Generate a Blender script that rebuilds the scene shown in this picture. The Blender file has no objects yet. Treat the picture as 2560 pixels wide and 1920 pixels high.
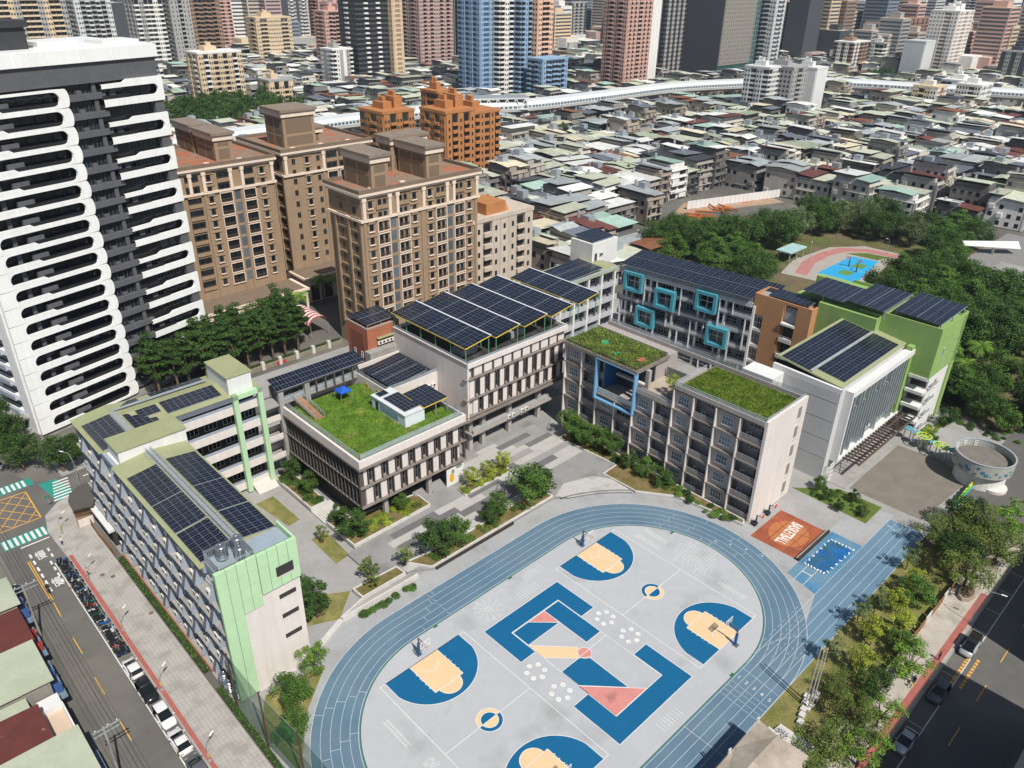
import bpy, bmesh, math, random
from mathutils import Vector, Matrix
random.seed(7)
R_ = math.radians
SC = bpy.context.scene
COL = SC.collection
# ---------------------------------------------------------------- camera, sky, sun, exposure
cam = bpy.data.cameras.new('camera'); camo = bpy.data.objects.new('camera', cam); COL.objects.link(camo)
cam.sensor_width = 36; cam.lens = 1944.64/2560*36; cam.clip_start = 1; cam.clip_end = 30000
_p, _r, _y = R_(28.1977), R_(1.0027), R_(-44.2247)
_fw = Vector((-math.sin(_y)*math.cos(_p), math.cos(_y)*math.cos(_p), -math.sin(_p)))
_rt = Vector((math.cos(_y), math.sin(_y), 0)); _up = _rt.cross(_fw)
_rt, _up = math.cos(_r)*_rt+math.sin(_r)*_up, -math.sin(_r)*_rt+math.cos(_r)*_up
camo.matrix_world = Matrix(((_rt.x, _up.x, -_fw.x, -74.1435), (_rt.y, _up.y, -_fw.y, -65.0374), (_rt.z, _up.z, -_fw.z, 87.1198), (0, 0, 0, 1)))
SC.camera = camo
SUNV = Vector((0.17, 0.745, -1)).normalized()
W = bpy.data.worlds.new('World'); SC.world = W; W.use_nodes = True
_sky = W.node_tree.nodes.new('ShaderNodeTexSky'); _sky.sky_type = 'NISHITA'; _sky.sun_disc = False
_sky.sun_elevation = math.asin(-SUNV.z); _sky.sun_rotation = math.atan2(-SUNV.x, -SUNV.y)
_sky.air_density = 1.0; _sky.dust_density = 1.2; _sky.altitude = 100
_bg = W.node_tree.nodes['Background']; W.node_tree.links.new(_sky.outputs[0], _bg.inputs[0]); _bg.inputs[1].default_value = 0.08
_sl = bpy.data.lights.new('sun', 'SUN'); _sl.energy = 5.0; _sl.angle = R_(0.53); _sl.color = (1, 0.955, 0.88)
_so = bpy.data.objects.new('sun', _sl); COL.objects.link(_so); _so.rotation_euler = SUNV.to_track_quat('-Z', 'Y').to_euler()
SC.view_settings.view_transform = 'Standard'; SC.view_settings.look = 'None'; SC.view_settings.gamma = 1
SC.view_settings.exposure = 0.0; SC.view_settings.use_curve_mapping = False
SC.cycles.use_denoising = True; SC.cycles.max_bounces = 6; SC.cycles.diffuse_bounces = 3; SC.cycles.glossy_bounces = 3
SC.cycles.transparent_max_bounces = 16; SC.cycles.transmission_bounces = 3; SC.cycles.volume_bounces = 0; SC.cycles.caustics_reflective = False; SC.cycles.caustics_refractive = False
SC.cycles.use_adaptive_sampling = True; SC.cycles.adaptive_threshold = 0.015

# ---------------------------------------------------------------- materials
def lin(h):
    if isinstance(h, str):
        h = [int(h[i:i+2], 16)/255 for i in (0, 2, 4)]
        return tuple(c/12.92 if c <= .04045 else ((c+.055)/1.055)**2.4 for c in h)
    return h
MATS = {}
def mat(name, col, rough=.85, var=.12, scale=.6, metal=0, bump=0, rnd=0, spec=.3, streak=0, wave=None, col2=None, c2=(.55, .65), c2s=.3, alpha=1, trans=0, fine=6.):
    """procedural surface: base colour, two octaves of noise, optional patches of a second colour, corrugation (wave), per-object variation"""
    if name in MATS: return MATS[name]
    m = bpy.data.materials.new(name); m.use_nodes = True; nt = m.node_tree; N = nt.nodes; Lk = nt.links.new
    b = N['Principled BSDF']; c = lin(col)
    b.inputs['Roughness'].default_value = rough; b.inputs['Metallic'].default_value = metal
    b.inputs['Specular IOR Level'].default_value = spec
    geo = N.new('ShaderNodeNewGeometry')
    def noise(s, det=4, src=None):
        n = N.new('ShaderNodeTexNoise'); n.inputs['Scale'].default_value = s; n.inputs['Detail'].default_value = det
        Lk(src or geo.outputs['Position'], n.inputs['Vector']); return n.outputs['Fac']
    def mp(src, a, bb, lo, hi):
        n = N.new('ShaderNodeMapRange'); n.inputs[1].default_value = a; n.inputs[2].default_value = bb; n.inputs[3].default_value = lo; n.inputs[4].default_value = hi
        Lk(src, n.inputs[0]); return n.outputs[0]
    def mul(a, bb):
        n = N.new('ShaderNodeMath'); n.operation = 'MULTIPLY'; Lk(a, n.inputs[0])
        if isinstance(bb, (int, float)): n.inputs[1].default_value = bb
        else: Lk(bb, n.inputs[1])
        return n.outputs[0]
    f = mp(noise(scale), .25, .75, 1-var, 1+var)
    f = mul(f, mp(noise(scale*fine, 3), .25, .75, 1-var*.7, 1+var*.7))
    if streak:
        mpn = N.new('ShaderNodeMapping'); mpn.inputs['Scale'].default_value = (1.3, 1.3, .07); Lk(geo.outputs['Position'], mpn.inputs[0])
        f = mul(f, mp(noise(1., 5, mpn.outputs[0]), .35, .7, 1-streak, 1+.03))
    if rnd:
        oi = N.new('ShaderNodeObjectInfo'); f = mul(f, mp(oi.outputs['Random'], 0, 1, 1-rnd, 1+rnd))
    base = N.new('ShaderNodeRGB'); base.outputs[0].default_value = (*c, 1); src = base.outputs[0]
    if col2 is not None:
        mx = N.new('ShaderNodeMix'); mx.data_type = 'RGBA'; mx.inputs[6].default_value = (*c, 1); mx.inputs[7].default_value = (*lin(col2), 1)
        Lk(mp(noise(c2s, 6), c2[0], c2[1], 0, 1), mx.inputs[0]); src = mx.outputs[2]
    hsv = N.new('ShaderNodeVectorMath'); hsv.operation = 'SCALE'; Lk(src, hsv.inputs[0]); Lk(f, hsv.inputs['Scale'])
    Lk(hsv.outputs[0], b.inputs['Base Color'])
    if wave:
        ws, wd, wh = wave
        wv = N.new('ShaderNodeTexWave'); wv.inputs['Scale'].default_value = ws; wv.bands_direction = wd; wv.wave_profile = 'SIN'; Lk(geo.outputs['Position'], wv.inputs['Vector'])
        bp = N.new('ShaderNodeBump'); bp.inputs['Strength'].default_value = 1; bp.inputs['Distance'].default_value = wh; Lk(wv.outputs['Fac'], bp.inputs['Height']); Lk(bp.outputs[0], b.inputs['Normal'])
    elif bump:
        bp = N.new('ShaderNodeBump'); bp.inputs['Strength'].default_value = .6; bp.inputs['Distance'].default_value = bump; Lk(noise(scale*8, 4), bp.inputs['Height']); Lk(bp.outputs[0], b.inputs['Normal'])
    if alpha < 1: b.inputs['Alpha'].default_value = alpha
    if trans: 
        b.inputs['Subsurface Weight'].default_value = 0
        tr = N.new('ShaderNodeBsdfTranslucent'); Lk(hsv.outputs[0], tr.inputs[0]); ad = N.new('ShaderNodeMixShader'); ad.inputs[0].default_value = trans
        Lk(b.outputs[0], ad.inputs[1]); Lk(tr.outputs[0], ad.inputs[2]); Lk(ad.outputs[0], N['Material Output'].inputs[0])
    MATS[name] = m; return m

# ---------------------------------------------------------------- mesh helpers
class MB:
    def __init__(s): s.v = []; s.f = []; s.m = []
    def add(s, vs, fs, m=0):
        n = len(s.v); s.v += [tuple(v) for v in vs]; s.f += [tuple(i+n for i in f) for f in fs]; s.m += [m]*len(fs); return s
    def box(s, x0, x1, y0, y1, z0, z1, m=0, top=None):
        s.add([(x0, y0, z0), (x1, y0, z0), (x1, y1, z0), (x0, y1, z0), (x0, y0, z1), (x1, y0, z1), (x1, y1, z1), (x0, y1, z1)],
              [(0, 3, 2, 1), (0, 1, 5, 4), (1, 2, 6, 5), (2, 3, 7, 6), (3, 0, 4, 7)], m)
        n = len(s.v); s.f.append((n-4, n-3, n-2, n-1)); s.m.append(m if top is None else top); return s
    def prism(s, pts, z0, z1, m=0, top=None, bottom=True):
        n = len(pts); k = len(s.v)
        s.v += [(x, y, z0) for x, y in pts]+[(x, y, z1) for x, y in pts]
        for i in range(n):
            j = (i+1) % n; s.f.append((k+i, k+j, k+n+j, k+n+i)); s.m.append(m)
        s.f.append(tuple(k+n+i for i in range(n))); s.m.append(m if top is None else top)
        if bottom: s.f.append(tuple(k+i for i in reversed(range(n)))); s.m.append(m)
        return s
    def poly(s, pts, m=0, z=None):
        return s.add([p if z is None else (p[0], p[1], z) for p in pts], [tuple(range(len(pts)))], m)
    def tube(s, p0, p1, r0, r1=None, n=6, m=0, cap=True):
        r1 = r0 if r1 is None else r1; p0 = Vector(p0); p1 = Vector(p1); d = (p1-p0)
        if d.length < 1e-6: return s
        d.normalize(); a = d.orthogonal().normalized(); b = d.cross(a); k = len(s.v)
        for p, r in ((p0, r0), (p1, r1)):
            for i in range(n):
                t = 2*math.pi*i/n; s.v.append(tuple(p+r*(math.cos(t)*a+math.sin(t)*b)))
        for i in range(n):
            j = (i+1) % n; s.f.append((k+i, k+j, k+n+j, k+n+i)); s.m.append(m)
        if cap:
            s.f.append(tuple(k+n+i for i in range(n))); s.m.append(m); s.f.append(tuple(k+i for i in reversed(range(n)))); s.m.append(m)
        return s
    def bar(s, p0, p1, w, h, m=0):
        """beam between two points, w across (horizontal), h tall"""
        p0 = Vector(p0); p1 = Vector(p1); d = (p1-p0).normalized(); sd = d.cross(Vector((0, 0, 1)))
        sd = Vector((1, 0, 0)) if sd.length < 1e-3 else sd.normalized(); u = sd.cross(d)
        vs = [p+a*sd*w/2+b*u*h/2 for p in (p0, p1) for a, b in ((-1, -1), (1, -1), (1, 1), (-1, 1))]
        return s.add(vs, [(0, 1, 2, 3), (7, 6, 5, 4), (0, 4, 5, 1), (1, 5, 6, 2), (2, 6, 7, 3), (3, 7, 4, 0)], m)
    def ribbon(s, pts, w, z, m=0, closed=False):
        n = len(pts); L = []; Rr = []
        for i in range(n):
            a = pts[(i-1) % n] if closed or i else pts[i]; b = pts[(i+1) % n] if closed or i < n-1 else pts[i]
            dx, dy = b[0]-a[0], b[1]-a[1]; l = math.hypot(dx, dy) or 1; nx, ny = -dy/l*w/2, dx/l*w/2
            L.append((pts[i][0]+nx, pts[i][1]+ny, z)); Rr.append((pts[i][0]-nx, pts[i][1]-ny, z))
        k = len(s.v); s.v += L+Rr
        for i in range(n if closed else n-1):
            j = (i+1) % n; s.f.append((k+n+i, k+n+j, k+j, k+i)); s.m.append(m)
        return s
    def ell(s, c, r, n=10, k=6, m=0):
        b = len(s.v); s.v.append((c[0], c[1], c[2]+r[2]))
        for i in range(1, k):
            a = math.pi*i/k
            for j in range(n): t = 2*math.pi*j/n; s.v.append((c[0]+r[0]*math.sin(a)*math.cos(t), c[1]+r[1]*math.sin(a)*math.sin(t), c[2]+r[2]*math.cos(a)))
        s.v.append((c[0], c[1], c[2]-r[2])); e = len(s.v)-1
        for j in range(n):
            s.f.append((b, b+1+j, b+1+(j+1) % n)); s.m.append(m)
            for i in range(k-2): p = b+1+i*n; s.f.append((p+j, p+n+j, p+n+(j+1) % n, p+(j+1) % n)); s.m.append(m)
            p = b+1+(k-2)*n; s.f.append((p+j, e, p+(j+1) % n)); s.m.append(m)
        return s
    def mesh(s, name, mats, smooth=False):
        me = bpy.data.meshes.new(name); me.from_pydata(s.v, [], s.f)
        for mm in (mats if isinstance(mats, (list, tuple)) else [mats]): me.materials.append(mm)
        if any(s.m): me.polygons.foreach_set('material_index', s.m)
        if smooth: me.polygons.foreach_set('use_smooth', [True]*len(s.f))
        me.update(); return me
    def obj(s, name, mats, parent=None, smooth=False, **kw):
        return link(name, s.mesh(name, mats, smooth), parent, **kw)
def link(name, data, parent=None, loc=None, rz=0, sc=None, world=True, label=None, cat=None, group=None, kind=None):
    """world=True: mesh coordinates (and loc) are in the world frame even when parented"""
    o = bpy.data.objects.new(name, data); COL.objects.link(o)
    if loc is not None: o.location = loc
    if rz: o.rotation_euler[2] = rz
    if sc is not None: o.scale = sc
    if parent is not None:
        o.parent = parent
        if world:
            p = parent; mi = Matrix()
            while p is not None: mi = mi @ p.matrix_parent_inverse.inverted() if False else mi; p = p.parent
            o.matrix_parent_inverse = wmat(parent).inverted()
    return tag(o, label, cat, group, kind)
def wmat(o):
    m = o.matrix_basis.copy()
    if o.parent is not None: m = wmat(o.parent) @ o.matrix_parent_inverse @ m
    return m
def tag(o, label=None, cat=None, group=None, kind=None):
    if label: o['label'] = label
    if cat: o['category'] = cat
    if group: o['group'] = group
    if kind: o['kind'] = kind
    return o
def thing(name, label, cat, loc=(0, 0, 0), rz=0, group=None):
    return link(name, None, None, loc, rz, label=label, cat=cat, group=group)
def clone(root, loc, rz=0, sc=None, label=None, group=None):
    r = root.copy(); COL.objects.link(r); r.location = loc; r.rotation_euler[2] = rz
    if sc is not None: r.scale = (sc, sc, sc) if isinstance(sc, (int, float)) else sc
    if label: r['label'] = label
    if group: r['group'] = group
    for ch in root.children:
        c = ch.copy(); COL.objects.link(c); c.parent = r
        for g in ch.children: d = g.copy(); COL.objects.link(d); d.parent = c
    return r
def arc(cx, cy, r, a0, a1, n=24): return [(cx+r*math.cos(a0+(a1-a0)*i/n), cy+r*math.sin(a0+(a1-a0)*i/n)) for i in range(n+1)]
BOX = MB().box(-.5, .5, -.5, .5, 0, 1)
_bm = {}
def boxmesh(m, name='piece'):
    k = (m.name, name)
    if k not in _bm: _bm[k] = BOX.mesh(name, m)
    return _bm[k]
def bx(name, m, parent, x0, x1, y0, y1, z0, z1, **kw):
    """axis-aligned box piece sharing one unit mesh per material"""
    return link(name, boxmesh(m), parent, ((x0+x1)/2, (y0+y1)/2, z0), 0, (abs(x1-x0), abs(y1-y0), z1-z0), **kw)

concrete = mat('concrete', '9d9b97', var=.10, scale=.25, streak=.10, col2='8a8883', c2=(.52, .7), c2s=.15)
white = mat('white_paint', 'dedcd8', var=.04, rough=.6)
linew = mat('line_white', 'd8d8d4', var=.12, scale=1.5, rough=.7)
glass = mat('glass_dark', '1c242b', rough=.08, var=.3, scale=.35, spec=.6, rnd=.5)
frame_w = mat('frame_white', 'cfd3d4', rough=.5, var=.05)
steel = mat('galvanised', 'a9b0b5', rough=.45, metal=.35, var=.1, scale=2)
asphalt = mat('asphalt', '5b5a58', rough=.95, var=.10, scale=.12, col2='686663', c2=(.45, .6), c2s=.07, bump=.01)
# ---------------------------------------------------------------- setting: ground, roads, paving, track, courts
_g = mat('ground_urban', '6f6c66', var=.2, scale=.03, col2='5c5b55', c2=(.4, .6), c2s=.02)
MB().poly([(-6000, -3000), (9000, -3000), (9000, 9000), (-6000, 9000)], z=-.06).obj('ground', _g, kind='structure')
pave = mat('campus_paving', '9b9997', var=.09, scale=.2, col2='8e8c89', c2=(.5, .7), c2s=.12)
MB().poly([(-50.5, -60), (100, -60), (100, 95), (-50.5, 95)], z=0).obj('campus_ground', pave, kind='structure')
lawn = mat('lawn', '857d4e', var=.25, scale=.6, col2='6b7038', c2=(.4, .65), c2s=.35, bump=.03)
field_m = mat('field_concrete', 'aeb0b3', rough=.8, var=.05, scale=.08, col2='989999', c2=(.57, .74), c2s=.13, fine=9)
apron_m = mat('apron_concrete', '9fa0a1', rough=.85, var=.08, scale=.15, col2='929290', c2=(.52, .7), c2s=.2)
track_m = mat('track_blue', '627a8b', rough=.8, var=.09, scale=.12, col2='567286', c2=(.45, .65), c2s=.09)
CY, CR, CL = -14.05, 5.7, -26.1
def stad(r, n=40): return arc(CR, CY, r, -math.pi/2, math.pi/2, n)+arc(CL, CY, r, math.pi/2, 1.5*math.pi, n)
MB().poly(stad(28.2), z=.012).poly([(26, -26), (54, -26), (56, -31.8), (30, -38)], z=.008).obj('track_apron', apron_m, kind='structure')
fld = MB().poly(stad(17.95), z=.020).obj('sports_field', field_m, kind='structure')
tb = MB(); a, b = stad(17.9), stad(24.2); k = len(a)
tb.v += [(x, y, .024) for x, y in a]+[(x, y, .024) for x, y in b]
for i in range(k): j = (i+1) % k; tb.f.append((i, j, k+j, k+i) if False else (k+i, k+j, j, i)); tb.m.append(0)
trk = tb.obj('running_track', track_m, kind='structure')
MB().poly([(5.7, -38.25), (54.2, -38.25), (54.2, -32.0), (26, -32.0), (20, -33.8), (12, -36.5)], z=.016).obj('sprint_straight_track', mat('track_blue2', '668398', var=.07, scale=.1, col2='5b788d', c2=(.45, .65), c2s=.1, rough=.8), kind='structure')
lb = MB()
for i in range(5): lb.ribbon(stad(17.98+1.24*(i+1)-.03), .055 if i < 4 else .08, .03, closed=True)
lb.ribbon(stad(18.12), .07, .03, closed=True)
for i in range(6): lb.ribbon([(5.7, -32.0-1.24*i), (54.2, -32.0-1.24*i)], .06, .0315)
lb.ribbon([(54.2, -32), (54.2, -38.2)], .07, .0325)
for i in range(5):
    for a0 in (-.18, .02, .3, .52): 
        if (i*7+int(a0*50)) % 3: lb.ribbon([(CR+(18+1.24*i)*math.cos(a0-i*.03), CY+(18+1.24*i)*math.sin(a0-i*.03)), (CR+(19.1+1.24*i)*math.cos(a0-i*.03), CY+(19.1+1.24*i)*math.sin(a0-i*.03))], .05, .033)
    for a0 in (2.2, 2.55, 2.86, 3.05, 3.2): lb.ribbon([(CL+(18+1.24*i)*math.cos(a0+i*.05), CY+(18+1.24*i)*math.sin(a0+i*.05)), (CL+(19.2+1.24*i)*math.cos(a0+i*.05), CY+(19.2+1.24*i)*math.sin(a0+i*.05))], .06, .033)
    for q in range(4):
        x0 = 1.5-q*.95-i*.1; lb.ribbon([(x0, -32.1-1.24*i), (x0-.05, -33.1-1.24*i)], .05, .034)
    lb.ribbon([(-24+i*1.4, 4+1.24*i), (-23.9+i*1.4, 5+1.24*i)], .05, .033); lb.ribbon([(-19+i*.0, 4+1.24*i), (-19.3, 4.8+1.24*i)], .05, .033)
lb.ribbon([(4.6, -32), (3.8, -38.2)], .06, .035); lb.ribbon([(-9.6, -31.9), (-9.6, -38.2)], .06, .035)
lb.ribbon(arc(7.5, -46, 14.2, 1.72, .9, 14), .05, .035)
for q in range(5):
    for t in range(16): 
        xx = 10+t*1.35; yy = -31.5-1.24*q
        if math.hypot(xx-CR, yy-CY) < 24: lb.ribbon([(xx, yy), (xx+.7, yy)], .045, .0345)
lb.obj('track_lane_marking', mat('lane_white', 'bcc3c8', var=.15, scale=1.2, rough=.8), trk)
gk = MB().ribbon(stad(17.86), .14, .04, closed=True)
gk.obj('track_inner_kerb', mat('kerb_green', '2f6b52', var=.1), trk)
for i, (x, y) in enumerate([(-22.4, 3.6), (2.3, -31.8), (21.8, -7.4), (-7, 3.6)]): MB().box(x-.35, x+.35, y-.15, y+.2, .02, .12).obj('drain_cover', MATS['kerb_green'], trk)
def tomesh(c):
    t = bpy.data.objects.new('tmp', c); COL.objects.link(t); dg = bpy.context.evaluated_depsgraph_get(); me = bpy.data.meshes.new_from_object(t.evaluated_get(dg)); bpy.data.objects.remove(t)
    if not me.materials: me.materials.append(c.materials[0])
    return me
def text(s, name, loc, rz, size, m, parent=None, ext=0, kind=None, sx=1, off=0):
    c = bpy.data.curves.new(name, 'FONT'); c.body = s; c.size = size; c.align_x = 'CENTER'; c.align_y = 'CENTER'; c.materials.append(m); c.extrude = ext; c.resolution_u = 3; c.offset = off
    o = link(name, tomesh(c), parent, loc, rz, (sx, 1, 1)); return tag(o, kind=kind)
for i in range(5):
    text(str(i+1), 'lane_number', (2.7-.1*i, -32.65-1.24*i, .036), -math.pi/2, .9, linew, trk)
    for a0 in (.12-.11*i,): r = 18.6+1.24*i; text(str(i+1), 'lane_number', (CR+r*math.cos(a0), CY+r*math.sin(a0), .036), a0-math.pi/2+math.pi, .8, linew, trk)
text('2', 'lane_number', (51.6, -33.9, .036), math.pi, 1, linew, trk); text('3', 'lane_number', (52, -32.7, .036), math.pi, 1, linew, trk)
cb = mat('court_blue', '0c5d88', var=.05, scale=.5, rough=.7); ct = mat('court_tan', 'dabd95', var=.04, rough=.75); cp = mat('court_pink', 'c8867f', var=.06, col2='a5726c', c2=(.62, .72), c2s=.25, rough=.75)
def paint(pts, m, z): return MB().poly([(x, y) for x, y in pts], z=z).obj('court_paint', m, fld)
cl = MB(); LW = .09
def poly_line(pts, closed=True): 
    q = list(pts)
    for i in range(len(q) if closed else len(q)-1):
        a, b = q[i], q[(i+1) % len(q)]; cl.ribbon([a, b], LW, .036+.0004*(i % 5))
def half(x0, sgn, y0):
    T = lambda p: (x0+p[0], y0-sgn*p[1]); d = 1.575; th = math.acos(6.6/6.75); yy = d+math.sqrt(6.75**2-6.6**2)
    a = [(.9, 0)]+[(7.5+6.75*math.cos(t), d+6.75*math.sin(t)) for t in [math.pi-th*0-math.asin(1.415/6.75)+i*(-(math.pi-2*math.asin(1.415/6.75)))/28 for i in range(29)]]+[(14.1, 0)]
    a = [T(p) for p in a]
    if sgn < 0: a = a[::-1]
    paint(a[::-1], cb, .024); poly_line(a)
    k = [T(p) for p in ((5.05, 0), (9.95, 0), (9.95, 5.8), (5.05, 5.8))]; paint(k if sgn < 0 else k[::-1], ct, .028); poly_line(k)
    fc = [T((7.5+1.8*math.cos(t), 5.8+1.8*math.sin(t))) for t in [math.pi*i/16 for i in range(17)]]; paint(fc if sgn < 0 else fc[::-1], ct, .0285); poly_line(fc)
    poly_line([T((7.5+1.25*math.cos(t), 1.4+1.25*math.sin(t))) for t in [math.pi*i/12 for i in range(13)]], False)
    for s in (4.95, 10.05):
        for t in (1.75, 2.6, 3.0, 3.85, 4.7): cl.ribbon([T((s-.12, t)), T((s+.12, t))], .12, .0375)
for x0 in (0, -35):
    half(x0, 1, 0); half(x0, -1, -28)
    poly_line([(x0, 0), (x0+15, 0), (x0+15, -28), (x0, -28)]); poly_line([(x0-.1, -14), (x0+15, -14)], False)
    c = (x0+7.5, -14)
    A = lambda r, a0, a1, n=16: [(c[0]+r*math.cos(a0+(a1-a0)*i/n), c[1]+r*math.sin(a0+(a1-a0)*i/n)) for i in range(n+1)]
    u, w = (ct, cb) if x0 < 0 else (cb, ct)
    paint(A(1.8, 0, math.pi), u, .024); paint(A(1.8, math.pi, 2*math.pi), w, .024); paint(A(1.2, 0, math.pi), w, .028); paint(A(1.2, math.pi, 2*math.pi), u, .028)
    poly_line(A(1.8, 0, 2*math.pi, 30)[:-1]); poly_line(A(1.2, 0, 2*math.pi, 26)[:-1])
for pts, m in (([(-2, -2.1), (-17.8, -2.1), (-17.8, -10), (-14.9, -10), (-14.9, -5.05), (-4.9, -5.05), (-4.9, -9.9), (-2, -9.9)], cb),
               ([(-8.15, -5.2), (-5, -5.2), (-5, -13.85), (-8.15, -13.85)], cb), ([(-11.6, -5.2), (-8.2, -8.45), (-14.8, -8.45), (-14.8, -5.2)], cb), ([(-8.15, -5.2), (-11.6, -5.2), (-8.2, -8.4)], cp),
               ([(-14.8, -8.5), (-14.8, -11.6), (-11.3, -15.05), (-9.8, -13.6)], ct), ([(-14.8, -15.05), (-14.8, -18.3), (-10, -23.2), (-9.95, -15.9), (-11.2, -15.05)], cb),
               ([(-14.85, -18.35), (-14.85, -25), (-8.3, -25)], cp), ([(-2, -20), (-4.9, -20), (-4.9, -25.05), (-14.9, -25.05), (-14.9, -20.1), (-17.9, -20.1), (-17.9, -28.1), (-2, -28.1)], cb)):
    paint(pts, m, .024); poly_line(pts)
paint(arc(-9.85, -15, 1.03, 0, 2*math.pi, 22)[:-1], cp, .029); poly_line(arc(-9.85, -15, 1.03, 0, 2*math.pi, 22)[:-1])
poly_line([(-5, -14.9), (-11.2, -15)], False); poly_line([(-5, -5), (-5, -25)], False); poly_line([(-14.85, -5), (-14.85, -25)], False)
for x, y0, n, s in ((-8.8, .4, 8, 1), (-5.2, 2.9, 8, 1), (-12, -29.3, 8, 1), (-26, 2.9, 0, 1)):
    for i in range(n): cl.ribbon([(x+i*.55, y0), (x+i*.55, y0-1.6)], .07, .037)
for x, y0, l in ((-37.9, -4.8, 5.2), (16.4, -3.4, 5.2), (18.7, -3.4, 5.1), (16.75, -19.9, 5.2)):
    cl.ribbon([(x, y0), (x, y0-l)], .07, .037).ribbon([(x+.6, y0), (x+.6, y0-l)], .07, .037)
    for i in range(12): cl.ribbon([(x, y0-.3-i*.4), (x+.6, y0-.3-i*.4)], .06, .0375)
S6 = [(21.4, -10.3), (23.5, -13.9), (21.6, -17.6), (17.5, -17.6), (15.5, -13.9), (17.2, -10.2)]
for a_ in range(14):
    for b_ in range(14):
        x = 15.4+b_*.62+(a_ % 2)*.31; y = -10.2-a_*.56
        h = abs(a_-6.5); 
        if abs(x-19.5) < 2.2+ (1.6 if 2.6 < h < 4.4 else 0)-max(0, h-4.4)*.5 + (.4 if h < 2 else 0): cl.box(x-.09, x+.09, y-.09, y+.09, .036, .0375)
cl.ribbon(arc(-14.2, .9, .3, 0, 6.28, 10), .07, .037)
for i in range(12):
    t = i*math.pi/6+.2; c0 = (-14.2+.3*math.cos(t), .9+.3*math.sin(t)); c1 = (-14.2+1.9*math.cos(t), .9+1.9*math.sin(t)); cl.ribbon([c0, c1], .05, .037)
    cx, cy = -14.2+2.15*math.cos(t), .9+2.15*math.sin(t); q = [(cx+.3*math.cos(t+k*math.pi/2+.78), cy+.3*math.sin(t+k*math.pi/2+.78)) for k in range(5)]; cl.ribbon(q, .05, .0375)
dn = MB(); dots = []
for cx, cy in ((-2.4, -12.55), (-2.4, -17.35), (-17.4, -12.55), (-17.4, -17.35)):
    for k in range(6): t = k*math.pi/3+.52; dots.append((cx+1.28*math.cos(t), cy+1.28*math.sin(t)))
dm = MB().poly(arc(0, 0, .38, 0, 2*math.pi, 14)[:-1], z=.036).mesh('dot_marking', linew)
for k, (x, y) in enumerate(dots):
    o = link('dot_marking', dm, fld, (x, y, 0)); 
    text(str('432165524316'[k % 12]), 'dot_number', (x, y, .0385), -math.pi/2-.6, .5, mat('field_grey_text', '9b9da0'), fld)
for k in range(9): cl.ribbon(arc(-37.6+.55*(k % 3), -14.3+.5*(k//3)+.25*(k % 2), .24, 0, 6.28, 6), .05, .037)
cl.obj('court_line_marking', linew, fld)
# basketball practice mat with lettering, long jump pit
bm_ = MB().poly([(31.5, -25.75), (42.2, -25.75), (42.0, -17.1), (31.3, -17.2)], z=.03).obj('basketball_mat', mat('mat_orange', '9a563c', var=.1, scale=.5, col2='8a4c35', c2=(.45, .6), c2s=.4), kind='structure')
MB().poly([(36.8+3.9*math.cos(t*.2618), -21.5+3.3*math.sin(t*.2618)) for t in range(24)], z=.034).obj('ball_print', mat('ball_orange', 'ae6c44', var=.06), bm_)
text('BASKETBALL', 'lettering', (36.9, -21.4, .042), math.pi+.06, 2.7, white, bm_, sx=.48, off=.05)
sb = MB()
for s in (-1, 1): sb.ribbon(arc(36.8+s*6, -21.5, 5.2, math.pi*(.5+.5*s)-.7, math.pi*(.5+.5*s)+.7, 10), .09, .037)
sb.ribbon([(31.4, -23.4), (42, -23.4)], .1, .036).ribbon([(31.4, -19.8), (42, -19.8)], .1, .037); sb.obj('seam_print', mat('seam_brown', '6f3520'), bm_)
wallc = mat('dark_wall', '3a332e', var=.15)
w_ = thing('low_wall', 'low dark brown wall between the orange basketball mat and the sand pit', 'wall', (37, -26, 0)); bx('wall_body', wallc, w_, 31.3, 42.3, -26.35, -25.85, 0, .55); bx('coping', concrete, w_, 31.2, 42.4, -26.0, -25.8, .55, .62)
MB().poly([(27.4, -26.4), (43, -26.4), (43, -32), (26, -32)], z=.02).obj('runup_ground', mat('runup_blue', '4a7c9e', var=.12, scale=.3, col2='64869c', c2=(.45, .6), c2s=.25), kind='structure')
MB().ribbon([(26.5, -27.9), (31.2, -27.9)], .07, .03).ribbon([(26.5, -29.6), (31.2, -29.6)], .07, .03).ribbon([(29.6, -27.9), (29.6, -29.6)], .18, .031).obj('runup_marking', linew, trk)
pit = thing('long_jump_pit', 'blue tarpaulin covered long jump pit weighed down with white blocks', 'sand pit', (36, -29.2, 0))
MB().poly([(31.5, -27.4), (40.6, -27.3), (40.8, -31.3), (31.6, -30.9)][::-1], z=.07).obj('cover_sheet', mat('tarp_blue', '1f5f9c', var=.25, scale=.5, col2='34607a', c2=(.42, .6), c2s=.3, bump=.05, rough=.5), pit)
for i in range(26):
    t = i/26; per = [(31.5, -27.4), (40.6, -27.3), (40.8, -31.3), (31.6, -30.9)]; s = t*4; e = per[int(s)]; f = per[(int(s)+1) % 4]; u = s-int(s)
    x, y = e[0]+(f[0]-e[0])*u, e[1]+(f[1]-e[1])*u; link('weight_block', boxmesh(white), pit, (x, y, .07), random.uniform(0, 3), (.5, .22, .12))
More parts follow.
